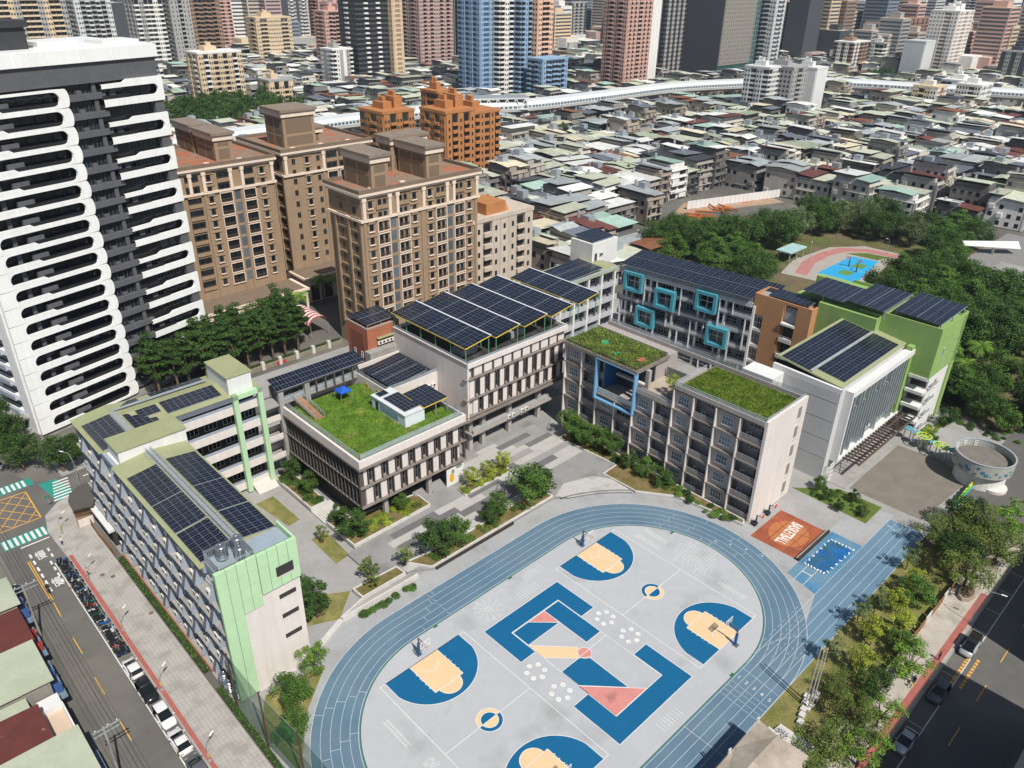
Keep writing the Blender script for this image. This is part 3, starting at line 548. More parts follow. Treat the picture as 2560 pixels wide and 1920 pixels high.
for i in range(8):
    x = -17.6+i*per
    for z in (5.65, 9.65):
        off = .0 if z > 9 else 1.0; hh = 3.65
        for d in (1.45, 2.6):
            xx = x+d+off
            if xx < 5.1: link('fin', finm, lb_, (xx, 29.15, z))
        xx = x+2.02+off
        if xx < 4.6: window(lb_, xx, 29.45, z+.3, FY, .95, 3.0, 0, 1, fm=finb); bx('wall_panel', beige, lb_, x-.1+off, x+1.3+off, 28.95, 29.5, z, z+3.65)
link('fin', finm, lb_, (-17.9, 29.15, 9.65)); link('fin', finm, lb_, (5.1, 29.15, 9.65)); link('fin', finm, lb_, (5.1, 29.15, 5.65)); link('fin', finm, lb_, (-17.9, 29.15, 5.65))
for i in range(21):
    y = 29.0+i*1.16
    for z in (5.65, 9.65): link('fin', finl, lb_, (-17.0, y, z), FX)
for i in range(20):
    for z in (5.9, 9.9):
        if i % 2: window(lb_, -17.03, 29.6+i*1.16, z, FX, .85, 3.1, 0, 1, fm=finb)
        else: bx('dark_panel', mat('panel_charcoal', '35322f'), lb_, -17.15, -17.0, 29.15+i*1.16, 30.05+i*1.16, z-.2, z+3.4)
for x, y in ((-12.3, 30.2), (-2.5, 30.2), (3.6, 31.5), (-12.3, 40), (-2.5, 40)): bx('column', grey_and_shade, lb_, x-.4, x+.4, y-.4, y+.4, P0, 5.3)
MB().box(1.0, 5.2, 29.2, 29.4, P0, 4.4).obj('mural_panel', white, lb_); me_ = MB().poly([(2.2+.55*math.cos(t*.4), 29.19, 2.1+1.0*math.sin(t*.4)) for t in range(16)][::-1]).obj('mural_print', mat('mural_yellow', 'e0a326'), lb_)
MB().poly([(2.5+.35*math.cos(t*.5), 29.185, 3.4+.5*math.sin(t*.5)) for t in range(12)][::-1]).poly([(4.0+.8*math.cos(t*.5), 29.185, 4.0+.35*math.sin(t*.5)) for t in range(12)][::-1]).obj('mural_print', mat('mural_mix', '6f8f77', var=.5, scale=4), lb_)
for k in range(6): bx('step', band if False else MATS['band_mid'], lb_, -2.0, 1.0, 29.4+.35*k, 31.5, P0, P0+.15*(k+1)); bx('step', MATS['band_mid'], lb_, -5.5, -3.2, 29.6+.35*k, 31.7, P0, P0+.15*(k+1))
# rooftop steps from gallery down to lawn
st = MB()
for k in range(14): st.box(-15.3, -13.7, 46+.65*k, 46.65+.65*k, 14.3, 14.45+.1*k)
st.obj('roof_steps', mat('timber_step', '9c7a62', var=.2), lb_); rm = MB(); railing(rm, [(-15.5, 46, 14.4), (-15.5, 55, 15.7)], .9, 1.2, True); railing(rm, [(-13.5, 46, 14.4), (-13.5, 55, 15.7)], .9, 1.2, True); rm.obj('stair_railing', [rail_m, glassr], lb_)
# rooftop hut and pergola
ht = thing('roof_hut', 'pale corrugated hut with shuttered window on the library lawn roof', 'hut', (-2.9, 38, 14.3))
hm = mat('hut_white', 'd5dcdf', var=.04, wave=(1.2, 'Y', .03)); bx('wall', hm, ht, -5.0, -0.7, 33.0, 43.3, 14.2, 16.7); bx('roof', frame_w, ht, -5.15, -.55, 32.85, 43.4, 16.7, 16.85)
bx('shutter', mat('shutter_bluegrey', '7f9ba3', var=.08, wave=(1.5, 'Z', .02)), ht, -5.1, -5.0, 35, 40.4, 15.1, 16.2); bx('door', dark, ht, -5.06, -5.0, 41.2, 42, 14.3, 16.2)
pv('solar panels laid flat on the pale rooftop hut', (-4.3, 34, 16.95), (3.4, 0, .1), (0, 6.6, 0), 4, 6)
yl_m = mat('steel_yellow', 'd8b93c', rough=.5, var=.08)
pv('solar pergola with yellow edge beams beside the rooftop hut', (-.95, 32.7, 17.0), (5.5, 0, .2), (0, 6.6, .1), 6, 6, base=14.3, posts=((.97, .02), (.97, .97), (.03, .97), (.5, .02)), postm=steel, edge=yl_m)
pv('small solar panel on the far end of the rooftop hut', (-4.4, 41.4, 16.95), (2, 0, .1), (0, 1.6, 0), 2, 1)
bt = thing('pop_up_canopy', 'small bright blue pop-up canopy on the library lawn roof', 'canopy', (-7.3, 49.4, 14.3)); b = MB(); cx, cy = -7.3, 49.4
b.add([(cx-1.2, cy-1.2, 16.3), (cx+1.2, cy-1.2, 16.3), (cx+1.2, cy+1.2, 16.3), (cx-1.2, cy+1.2, 16.3), (cx, cy, 17.1), (cx-1.2, cy-1.2, 16.1), (cx+1.2, cy-1.2, 16.1), (cx+1.2, cy+1.2, 16.1), (cx-1.2, cy+1.2, 16.1)], [(0, 1, 4), (1, 2, 4), (2, 3, 4), (3, 0, 4), (5, 6, 1, 0), (6, 7, 2, 1), (7, 8, 3, 2), (8, 5, 0, 3)]); b.obj('fabric_top', mat('canopy_blue', '1d58b8', rough=.6), bt)
for sx in (-1, 1):
    for sy in (-1, 1): MB().tube((cx+sx*1.15, cy+sy*1.15, 14.3), (cx+sx*1.15, cy+sy*1.15, 16.2), .04, n=5).obj('leg', steel, bt)

# ---------------------------------------------------------------- flat-roofed link building behind the lawn roof
lk = thing('link_building', 'low link building with tarred roof behind the rooftop hut', 'school building', (4.5, 50, P0))
bx('wall', beige, lk, -1.4, 10.8, 43.5, 56.4, P0, 15.2); bx('roof_deck', rooft, lk, -1.1, 10.8, 43.8, 56.2, 15.2, 15.3)
for (x0, x1, y0, y1) in ((-1.4, 10.8, 43.5, 43.8), (-1.4, -1.1, 43.8, 56.4), (-1.1, 10.8, 56.1, 56.4)): bx('parapet_wall', beige, lk, x0, x1, y0, y1, 15.2, 16.2)
rm = MB(); railing(rm, [(-1.25, 56, 16.2), (-1.25, 43.65, 16.2), (10.7, 43.65, 16.2)], .7, 1.8, True); rm.obj('roof_railing', [rail_m, glassr], lk)
for y in (46, 49.8): bx('door', mat('door_yellow', 'c29a3a'), lk, -1.46, -1.4, y, y+1.1, 14.3, 15.15)
pv('large black solar field over the tarred roof of the link building', (-.3, 43.6, 16.6), (8.6, 0, .8), (0, 9.8, 0), 6, 10, base=15.3, posts=((.03, .05), (.03, .3), (.03, .55), (.03, .8), (.97, .05), (.97, .5)), gaps=(.33, .66))
pv('black solar strip lying behind the large field on the tarred roof', (8.4, 44.5, 16.0), (2.0, 0, .2), (0, 11.0, 0), 2, 8, base=15.3, posts=((.1, .1), (.9, .9)))
for i in range(4): ac(lk, 6.0+i*1.15, 43.2, 13.4, 0)
for i in range(2):
    for j in range(2): ac(lk, 8.2+i*1.2, 40.6, 10.6+j*.9, 0)
bx('service_balcony', ledge, lk, 5.4, 10.8, 38, 43.4, 9.2, 9.6); rm = MB(); railing(rm, [(5.5, 38.1, 9.6), (10.8, 38.1, 9.6)], 1.2, .4); rm.obj('balcony_railing', finb, lk)
# gallery bridge with a row of panels
cg = thing('gallery_bridge', 'open gallery bridge with concrete pillars between classroom block and link building', 'walkway', (-10, 55, P0))
for z in (4.6, 8.6, 12.6): bx('floor_slab', concrete, cg, -21.4, -1.5, 53.3, 56.6, z-.3, z); bx('gallery_wall', beige, cg, -21.4, -1.5, 53.25, 53.4, z, z+1.1); bx('gallery_wall', beige, cg, -21.4, -1.5, 56.5, 56.6, z, z+1.1)
bx('floor_slab', concrete, cg, -21.4, -1.5, 53.3, 56.6, 15.4, 15.7); bx('roof_beam', concrete, cg, -18.6, -1.5, 53.2, 53.8, 18.0, 18.7)
for x in (-18.0, -12.6): bx('column', concrete, cg, x-.5, x+.5, 53.0, 53.9, P0, 18.1)
for x in (-10.6, -8.6, -6.7, -4.7, -2.6): bx('mullion', finb, cg, x-.12, x+.12, 53.0, 53.5, 15.6, 18.2)
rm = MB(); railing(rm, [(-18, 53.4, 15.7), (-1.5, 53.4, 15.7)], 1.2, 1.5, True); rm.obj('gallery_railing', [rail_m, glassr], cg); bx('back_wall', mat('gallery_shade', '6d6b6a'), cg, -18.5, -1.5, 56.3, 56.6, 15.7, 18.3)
pv('long black solar row tilted over the gallery bridge', (-18.8, 52.7, 18.75), (18.9, 0, 0), (0, 3.6, 1.0), 14, 3, base=15.7, posts=((.05, .9), (.3, .9), (.55, .9), (.8, .9)))
# brick stair tower
bt_ = thing('brick_tower', 'red brick stair tower with solar panels and air conditioners', 'school building', (9, 66, P0))
bx('wall', brick, bt_, 4.9, 12.9, 58.6, 66, 0, 21.8)
for (x0, x1, y0, y1) in ((4.9, 12.9, 58.6, 58.9), (4.9, 5.2, 58.9, 66), (12.6, 12.9, 58.9, 66), (5.2, 12.6, 65.7, 66)): bx('parapet_wall', concrete, bt_, x0, x1, y0, y1, 21.8, 22.0)
bx('recess', mat('brick_dark', '8a5341', var=.12), bt_, 4.85, 4.9, 60, 64.6, 2, 20.4); bx('canopy', rgreenx, bt_, 7.0, 12.5, 57.7, 58.6, 19.4, 19.5)
for i in range(6): ac(bt_, 7.5+i*.9, 58.2, 18.0, 0)
for y in (60.8, 63.4): window(bt_, 4.84, y, 14.5, FX, .7, 1.8, 0, 1)
pv('dark solar panels on the brick stair tower', (5.2, 59.0, 22.6), (7.3, 0, .2), (0, 6.6, .3), 6, 4, base=21.8, posts=((.05, .05), (.5, .05), (.95, .05), (.05, .95), (.95, .95)), gaps=(.5,))
bx('annex', concrete, bt_, 4, 11.5, 56.6, 58.6, 0, 17.4)

# ---------------------------------------------------------------- main teaching building with five solar canopies
mb_ = thing('main_building', 'teaching building with brown fins, under five solar canopies', 'school building', (25, 46, P0))
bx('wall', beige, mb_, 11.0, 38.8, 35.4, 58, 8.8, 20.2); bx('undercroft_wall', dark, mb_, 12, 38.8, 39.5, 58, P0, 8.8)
bx('side_wall', beige, mb_, 10.9, 11.3, 34.5, 58.3, 8, 20.9)
for z in (9.35, 13.1, 17.6): bx('ledge', ledge, mb_, 10.6, 38.9, 34.45, 35.6, z-.22, z)
bx('ledge', ledge, mb_, 7.6, 38.9, 34.2, 37, 8.4, 8.8); bx('floor_slab', concrete, mb_, 12, 38.9, 34.6, 40, 4.4, 4.75); bx('gallery_wall', grey_and_shade, mb_, 12.5, 34, 34.7, 34.9, 4.75, 5.5)
rm = MB(); railing(rm, [(12.5, 34.8, 5.5), (34, 34.8, 5.5)], .6, 1.5, True); rm.obj('gallery_railing', [rail_m, glassr], mb_)
bx('gallery_back', mat('maroon', '7d4a47', var=.1), mb_, 13, 34, 39.3, 39.5, 4.8, 6.2)
for (x0, x1, y0, y1) in ((10.9, 38.9, 34.4, 34.8), (10.9, 11.3, 34.8, 58.2), (38.5, 38.9, 34.8, 58.2), (11.3, 38.5, 57.9, 58.2)): bx('parapet_wall', beige, mb_, x0, x1, y0, y1, 20.0, 21.0)
bx('roof_deck', rooft, mb_, 11.3, 38.5, 34.8, 57.9, 20.2, 20.3); rm = MB(); railing(rm, [(11.1, 57.8, 20.9), (11.1, 34.6, 20.9), (38.7, 34.6, 20.9)], .6, 2, True); rm.obj('roof_railing', [rail_m, glassr], mb_)
fin2 = MB().box(-.08, .08, -.5, 0, 0, 4.1).mesh('fin', finb); fin3 = MB().box(-.08, .08, -.45, 0, 0, 1.9).mesh('fin', finb); fin1 = MB().box(-.08, .08, -.5, 0, 0, 3.4).mesh('fin', finb)
for i in range(11):
    x = 12.0+i*2.62
    if x < 38: link('fin', fin3, mb_, (x+.6, 35.2, 17.6)); bx('wall_panel', beige, mb_, x-1.6, x+.4, 34.95, 35.4, 17.7, 19.9) if i else None
    for z, fm_, off in ((13.1, fin2, 0), (9.35, fin1, .9)):
        for d in (1.2, 2.3):
            if x+d+off < 38.5: link('fin', fm_, mb_, (x+d+off, 35.25, z))
        if x+1.75+off < 38.3: (window(mb_, x+1.75+off, 35.36, z+.3, FY, .9, 2.9, 0, 1, fm=finb), bx('wall_panel', beige, mb_, x+.0+off-.15, x+1.1+off, 34.98, 35.4, z, z+(4.1 if z > 10 else 3.4)))
for x in (12.8, 16.2, 23.6, 32.3): bx('column', grey_and_shade, mb_, x-.45, x+.45, 35.8, 36.7, P0, 8.4)
for i in range(2):
    for j in range(2): ac(mb_, 22+i*1.2+j*3.8, 34.5, 4.9, 0); ac(mb_, 24+i*1.2+j*3.6, 36.3, 2.8, 0)
for k in range(5): bx('step', MATS['band_mid'], mb_, 17, 23, 36.5+.4*k, 39.4, P0, P0+.16*(k+1)); bx('step', MATS['band_mid'], mb_, 25, 31, 36.5+.4*k, 39.4, P0, P0+.16*(k+1))
for k, (x, y) in enumerate(((15, 40), (22, 44), (28, 40), (34, 46))): MB().box(x-2, x+2, y-1.5, y+1.5, 20.3, 21.7).tube((x, y, 21.7), (x, y, 22.2), .5, n=10).obj('plant_room', mat('plant_grey', '8f8f8d', var=.2), mb_)
pgreen = mat('steel_green', '5f9a74', rough=.5)
for i in range(5):
    x = 11.1+i*7.75 if i < 4 else 43.6
    y0, y1 = (35.2, 58.6) if i < 4 else (36.0, 57.2); pos = ['front', 'second', 'third', 'fourth'][i] if i < 4 else 'fifth'
    lab = f'{pos} of the five parallel solar canopies, counted from the lawn roof' if i else 'first of five parallel solar canopies, edged yellow, closest to the lawn roof'
    pv(lab, (x, y0, 23.9), (6.3, -.0, .9), (0, y1-y0, 0), 6, 14, base=20.3, posts=tuple((s, r) for s in (.04, .96) for r in (.01, .2, .4, .6, .8, .98)), postm=pgreen, edge=yl_m, gaps=(.25, .5, .75))
    t = SC.objects[-1] if False else None
    MB().bar((x+6.45, y0, 24.85), (x+6.45, y1, 24.85), .38, .12).obj('gutter', frame_w, [o for o in bpy.data.objects if o.get('label') == lab][0])
# ---------------------------------------------------------------- dormitory-like classroom wing with planted roofs
dm_ = thing('garden_roof_block', 'beige five-storey block with shade-greyed loggia front and planted roofs beside the track', 'school building', (41, 8, 0))
FZ = [0.2, 3.9, 7.8, 11.7, 15.8, 19.9]; BY = [30.6, 26.1, 21.9, 17.0, 12.6, 7.9, 3.7, -.6, -5.3, -10.1, -14.6]
bx('core_wall', grey_and_shade, dm_, 36.4, 47.6, -14.6, 30.6, 0, 11.6); bx('core_wall', grey_and_shade, dm_, 36.4, 47.6, -14.6, 3.7, 11.6, 19.9); bx('core_wall', grey_and_shade, dm_, 36.4, 47.6, 22, 30.6, 11.6, 19.9); bx('core_wall', grey_and_shade, dm_, 40.5, 47.6, 12.5, 22, 11.6, 19.9); bx('core_wall', grey_and_shade, dm_, 36.4, 47.6, 3.7, 12.5, 11.6, 15.6)  # beige block: shade of its front put into the walls as grey
bx('end_wall', beige, dm_, 34.2, 48.0, -15.1, -14.6, 0, 20.9); bx('end_wall', grey_and_shade, dm_, 34.2, 48, 30.6, 31, 0, 20.2)
for k in range(1, 6):
    segs = [(30.6, -14.6)] if k < 4 else ([(30.6, 22), (12.5, -14.6)] if k == 4 else [(3.7, -14.6)])
    for a, b2 in segs: bx('floor_slab', ledge, dm_, 34.1, 36.5, b2, a, FZ[k]-.3, FZ[k])
winA = (2.3, 1.75)
for k in range(5):
    for i in range(10):
        y0, y1 = BY[i+1], BY[i]
        if k == 4 and i in (4, 5): continue
        if k >= 3 and i in (2, 3): continue
        h = FZ[k+1]-FZ[k]-.3; yc = (y0+y1)/2
        if i % 2 == 0:
            bx('wall_panel', grey_and_shade, dm_, 34.75, 35.0, y0+.1, y1-.1, FZ[k], FZ[k]+h); window(dm_, 34.73, yc+.2, FZ[k]+1.0, FX, winA[0], winA[1], 3, 1, gm=mat('glass_sky', '53636d', rough=.12, var=.3, rnd=.5, spec=.6)); bx('window_sill', beige, dm_, 34.55, 34.75, yc-1.05, yc+1.45, FZ[k]+.88, FZ[k]+1.0)
        else:
            bx('loggia_wall', mat('loggia_grey', '86817f', var=.08), dm_, 34.35, 34.5, y0+.1, y1-.1, FZ[k], FZ[k]+.85); window(dm_, 36.38, yc, FZ[k]+1.9, FX, 3.0, 1.1, 3, 1); bx('door', dark, dm_, 36.36, 36.42, y0+.4, y0+1.3, FZ[k], FZ[k]+2.1)
            rm = MB(); railing(rm, [(34.42, y0+.1, FZ[k]+.85), (34.42, y1-.1, FZ[k]+.85)], .3, .9); rm.obj('loggia_railing', rail_m, dm_)
            if (i+k) % 3: ac(dm_, 36.1, yc+1.2, FZ[k]+.1, FX)
        bx('fin', beige, dm_, 33.95, 35.0 if i % 2 else 36.4, y1-.09, y1+.09, FZ[k], FZ[k]+h)
# lawn roof
bx('roof_slab', ledge, dm_, 34.1, 47.8, -14.6, 3.8, 19.6, 19.95); MB().box(35.4, 46.6, -14.2, 3.2, 19.95, 20.3).obj('roof_lawn', mat('roof_grass_dry', '6b7f30', var=.3, scale=.5, col2='55701f', c2=(.4, .62), c2s=.3, bump=.06), dm_)
for (x0, x1, y0, y1) in ((34.15, 34.5, -14.6, 3.8), (47.4, 47.8, -14.6, 30.6), (34.5, 47.4, -15.0, -14.62), (34.5, 44, 3.4, 3.8)): bx('parapet_wall', grey_and_shade, dm_, x0, x1, y0, y1, 19.9, 20.75)
rm = MB(); railing(rm, [(34.35, 3.6, 20.7), (34.35, -14.7, 20.7), (47.6, -14.7, 20.7), (47.6, 30, 20.7)], .75, 1.8, True); railing(rm, [(34.5, 3.6, 20.7), (44, 3.6, 20.7)], .75, 1.5, True); rm.obj('roof_railing', [rail_m, glassr], dm_)
# planted garden roof over the blue-framed opening
bx('garden_slab', ledge, dm_, 33.6, 44.2, 12.0, 30.8, 19.6, 20.25); MB().box(34.2, 43.6, 12.5, 30.2, 20.25, 20.6).obj('garden_bed', mat('garden_soil', '5d5a32', var=.3, scale=.7, col2='6e6143', c2=(.5, .62), c2s=.4), dm_)
bx('garden_parapet', grey_and_shade, dm_, 43.9, 44.2, 12.5, 30.8, 20.25, 20.8); bx('planter_box', brick, dm_, 36.2, 38, 13.4, 14.3, 20.6, 21.1)
rm = MB(); railing(rm, [(34, 30.6, 20.3), (43.8, 30.6, 20.3)], .9, 1.6, True); rm.obj('roof_railing', [rail_m, glassr], dm_)
# blue frame, terrace
bw = mat('blue_inner', '2f78b5', var=.08)
bx('blue_wall', bw, dm_, 36.5, 40.5, 21.85, 22.05, 11.7, 19.6); bx('opening_back', mat('opening_dark', '43474e'), dm_, 40.3, 40.5, 12.6, 22, 11.7, 19.6); bx('stair_flight', beige, dm_, 38.6, 39.4, 13, 20.6, 14.6, 15.1); bx('opening_rail', rail_m, dm_, 34.4, 34.5, 12.8, 21.6, 11.7, 13.0)
for a in ((33.5, 34.6, 21.8, 22.1, 10.9, 19.6), (33.5, 34.6, 12.2, 12.5, 10.9, 19.6), (33.5, 34.6, 12.2, 22.1, 10.6, 10.9), (33.5, 34.6, 12.5, 21.8, 19.5, 19.62)): bx('blue_frame', blue_f, dm_, *a)
bx('terrace_floor', tanstone, dm_, 34.4, 47.4, 3.8, 12.5, 15.6, 15.75); bx('terrace_wall', grey_and_shade, dm_, 34.2, 34.4, 3.8, 12.4, 15.5, 16.6); bx('column', grey_and_shade, dm_, 36.6, 37.4, 11.2, 12.0, 15.7, 19.6); bx('terrace_screen', mat('screen_grey', '77787a'), dm_, 43.6, 43.9, 3.8, 12, 15.7, 18.0)
rm = MB(); railing(rm, [(34.3, 3.8, 16.6), (34.3, 12.4, 16.6)], .5, 1.5, True); rm.obj('terrace_railing', [rail_m, glassr], dm_); MB().tube((37.5, 6, 15.7), (37.5, 6, 16.2), 1.0, n=16).obj('tree_planter', concrete, dm_)
for k in range(5):
    z = .3+k*4.0; bx('end_window', mat('shutter_mauve', '8b817e', var=.08), dm_, 45.0, 46.1, -15.16, -15.0, z+1.1, z+3.3); bx('window_sill', rail_m, dm_, 44.9, 46.2, -15.22, -15.02, z+.5, z+.65)
# ---------------------------------------------------------------- rear classroom wing with turquoise frames (turned a little)
rc = thing('rear_classroom_wing', 'rear classroom wing with turquoise box frames and continuous galleries', 'school building', (77, 51, 0))
A0, A1 = Vector((76.6, 51.3, 0)), Vector((80.4, 15.6, 0)); dv = (A1-A0).normalized(); nv = Vector((-dv.y, dv.x, 0)); LEN = (A1-A0).length   # nv points to +x
def rbx(name, m, s0, s1, d0, d1, z0, z1, parent=rc):
    b = MB(); p = lambda s, d: (A0+dv*s+nv*d); q = [p(s0, d0), p(s0, d1), p(s1, d1), p(s1, d0)]
    b.prism([(v.x, v.y) for v in q][::-1], z0, z1); return b.obj(name, m, parent)
rbx('wall', mat('wing_grey', '8d9097', var=.06, streak=.08), 0, LEN+1, 2.6, 10.5, 0, 20); 
for k in range(5):
    z = .2+k*4; rbx('gallery_slab', concrete, 0, LEN, .3, 2.8, z-.3, z); 
    if k: rbx('gallery_wall', mat('wing_pale', 'b4b6ba', var=.05, streak=.05), 0, LEN, .3, .5, z-.3, z+.75)
    rm = MB(); p0 = A0+nv*.4; p1 = A1+nv*.4; railing(rm, [(p0.x, p0.y, z+.75), (p1.x, p1.y, z+.75)], .4, 2.5); rm.obj('gallery_railing', rail_m, rc)
    for i in range(10):
        p = A0+dv*(1.8+i*3.6)+nv*2.56; w_ = window(rc, p.x, p.y, z+.9, math.atan2(dv.y, dv.x), 2.6, 1.7, 2, 1)
        if i % 3 == 1: rbx('door', mat('door_maroon', '5f3a37'), .3+i*3.6, 1.2+i*3.6, 2.5, 2.62, z, z+2.2)
rbx('roof_parapet', mat('wing_pale', 'b4b6ba'), 0, LEN, -.1, .3, 19.3, 20.3); rbx('roof_slab', concrete, 0, LEN, .0, 10.5, 19.9, 20.1)
rm = MB(); p0 = A0; p1 = A1; railing(rm, [(p0.x, p0.y, 20.3), (p1.x, p1.y, 20.3)], .8, 2, True); rm.obj('roof_railing', [rail_m, glassr], rc)
random.seed(5)
for i in range(11):
    s = .8+i*3.4
    for k in range(5):
        if (i*2+k) % 3: rbx('column', mat('wing_pale', 'b4b6ba'), s, s+.16, -.15, .6, .2+k*4, 3.95+k*4)
    if i % 2 == 0: rbx('column', whitew, s+1.2, s+1.7, .5, 1.1, 0, 19.5)
for s, z in ((2.0, 15.2), (11.2, 12.9), (22.2, 15.3), (6.2, 6.7), (26.0, 7.4)):
    w, h, t, dp = 5.4, 5.0, .75, 1.1
    for (a, b2, c, d) in ((s, s+t, z, z+h), (s+w-t, s+w, z, z+h), (s+t, s+w-t, z, z+t), (s+t, s+w-t, z+h-t, z+h)): rbx('turquoise_frame', teal_m, a, b2, -dp, .3, c, d)
    p = A0+dv*(s+w/2)+nv*.1; window(rc, p.x, p.y, z+t, math.atan2(dv.y, dv.x), w-2*t, h-2*t, 1, 1, t=.14)
pv('long blue-black solar field over the rear classroom wing, near half', A0+dv*.4-nv*.6+Vector((0, 0, 21.6)), dv*(LEN-.5), nv*5.3+Vector((0, 0, .5)), 20, 4, base=20.1, posts=tuple((i/8, .12) for i in range(9)), gaps=(1.0,))
pv('long blue-black solar field over the rear classroom wing, far half', A0+dv*.4+nv*4.95+Vector((0, 0, 22.12)), dv*(LEN+3), nv*5.0+Vector((0, 0, .45)), 21, 4, base=20.1, posts=tuple((i/8, .9) for i in range(9)))
# short wing joining it on the far side
sw = thing('corner_wing', 'short corner wing with open galleries and pale olive roof', 'school building', (66, 56, 0))
bx('wall', mat('wing_grey', '8d9097'), sw, 53, 78, 53.6, 62, 0, 20)
for k in range(5): z = .2+k*4; bx('gallery_slab', concrete, sw, 53, 77, 51.3, 53.8, z-.3, z); bx('gallery_wall', mat('wing_pale', 'b4b6ba'), sw, 53, 76.8, 51.2, 51.4, z-.3, z+1.1); [window(sw, 56+i*4.2, 53.56, z+.9, FY, 2.8, 1.7, 2, 1) for i in range(5)]; [bx('column', whitew, sw, 54.5+i*5, 55.1+i*5, 51.15, 51.8, z, z+3.7) for i in range(5)]
bx('roof', rgreen, sw, 52, 77, 51.0, 62.5, 20.0, 20.3); bx('roof_rail', glassr, sw, 58, 76.6, 51.1, 51.2, 20.3, 21.1); bx('blue_panel', teal_m, sw, 60, 62.4, 51.05, 51.2, 14.6, 17.8)
wb = bx('stair_house', whitew, sw, 74, 84, 58.5, 66, 19, 25.0); window(sw, 77.5, 58.45, 21.2, FY, 1.4, .9, 1); bx('door', dark, sw, 75, 75.9, 58.42, 58.5, 20.3, 22.3)
pv('square dark solar field on the pale olive roof of the corner wing', (57.5, 52.2, 20.7), (13.5, 0, .5), (0, 8.3, .3), 10, 5, gaps=(.5,)); pv('tilted dark solar panels on top of the white stair house', (74.6, 59, 25.3), (8.6, 0, .1), (0, 6.5, .6), 8, 4, base=25, posts=((.05, .05), (.95, .05), (.05, .95), (.95, .95)))
# orange stair tower
ot = thing('orange_stair_tower', 'orange rendered stair tower with bay windows and small balconies', 'school building', (84, 8, 0))
for (x0, x1, y0, y1, z0, z1) in ((81.4, 87.6, 8.4, 15.8, 17.6, 22), (81.4, 87.6, 8.4, 13.0, 0, 17.6), (82.6, 87.6, 5.2, 8.4, 0, 21.2), (81.4, 87.6, 1.9, 5.2, 0, 22)): bx('wall', orange_w, ot, x0, x1, y0, y1, z0, z1)
bx('bay_core', grey_and_shade, ot, 81.9, 87.6, 13.0, 15.8, 0, 17.6); bx('roof_void', concrete, ot, 82.0, 87.0, 9, 15.2, 22.0, 22.05)
for k in range(4):
    z = 1+k*4.05; window(ot, 81.86, 14.4, z+1.2, FX, 2.7, 2.6, 3, 1); bx('bay_sill', beige, ot, 81.4, 82.0, 13.0, 15.9, z+.4, z+1.1)
    bx('balcony_slab', beige, ot, 81.2, 82.6, 5.3, 8.3, z, z+.9); bx('balcony_recess', dark, ot, 82.5, 82.62, 5.5, 8.1, z+.9, z+3.3); rm = MB(); railing(rm, [(81.25, 5.4, z+.9), (81.25, 8.2, z+.9)], .6, .8); rm.obj('balcony_railing', rail_m, ot)
bx('balcony_hood', white, ot, 81.0, 82.6, 5.2, 8.4, 17.2, 17.7); bx('blue_recess', bluegrey, ot, 82.5, 82.6, 5.3, 8.3, 17.7, 21.1)
for (x0, x1, y0, y1) in ((81.4, 87.6, 15.5, 15.8), (81.4, 81.7, 1.9, 15.5), (87.3, 87.6, 1.9, 15.5), (81.7, 87.3, 1.9, 2.2)): bx('parapet_wall', orange_w, ot, x0, x1, y0, y1, 22, 22.6)
pv('dark blue solar panels sunk behind the orange parapet', (82.0, 3.2, 22.8), (4.6, 0, .3), (0, 9.6, 0), 4, 8, base=22, posts=((.1, .1), (.9, .9), (.1, .9), (.9, .1)))
# green hall
gh = thing('green_hall', 'tall lime green hall with a white base and cross-shaped openings', 'school building', (93, -10, 0))
bx('wall', green_w, gh, 86.2, 100.6, -22.9, -6, 13.6, 24.2); bx('wall', green_w, gh, 84.0, 100.6, -10.8, 2, 12, 23.8); bx('base_wall', whitew, gh, 88.2, 98.6, -22.6, 2, 0, 13.6); bx('end_wall', green_w, gh, 98.6, 100.6, -22.9, 10, 0, 24.2); bx('wall', green_w, gh, 87.8, 100.6, 2, 9, 0, 23)
bx('wall', green_w, gh, 84.6, 88.2, -18.8, -17.6, 4, 20) 
for (x0, x1, y0, y1) in ((86.2, 100.6, -22.9, -22.6), (100.3, 100.6, -22.6, 2), (86.2, 86.5, -22.6, -10.8)): bx('parapet_wall', green_w, gh, x0, x1, y0, y1, 24.2, 24.9)
for k in range(4): z = .3+k*3.4; bx('balcony_slab', whitew, gh, 86.0, 88.4, -22.7, -19, z+2.6, z+3.3); bx('balcony_recess', dark, gh, 88.1, 88.3, -22.3, -19.2, z+.2, z+2.5); bx('rail', rail_m, gh, 88.4, 92, -23.3, -23.2, z+.4, z+1.3); bx('balcony_slab', whitew, gh, 88.3, 92.2, -23.35, -22.6, z+.1, z+.4)
crm = MB().box(-.32, .32, -.04, .06, -.09, .09).box(-.09, .09, -.045, .05, -.32, .32).mesh('cross_opening', mat('cross_grey', '8b9a78'))
random.seed(2)
for i in range(10): link('cross_opening', crm, gh, (93.6+(i % 3)*2.0+random.uniform(-.5, .5), -22.9, 14.6+(i//3)*2.4+random.uniform(-.6, .6)))
window(gh, 90.4, -22.92, 17.6, FY, .7, 2.0, 0, 0); MB().poly([(92.6+.8*math.sin(t*.7)+.12*(t % 2), -22.68, 9+t*.3) for t in range(10)]+[(92.3, -22.68, 10.5)]).obj('wall_emblem', mat('emblem_orange', 'c47a4a'), gh)
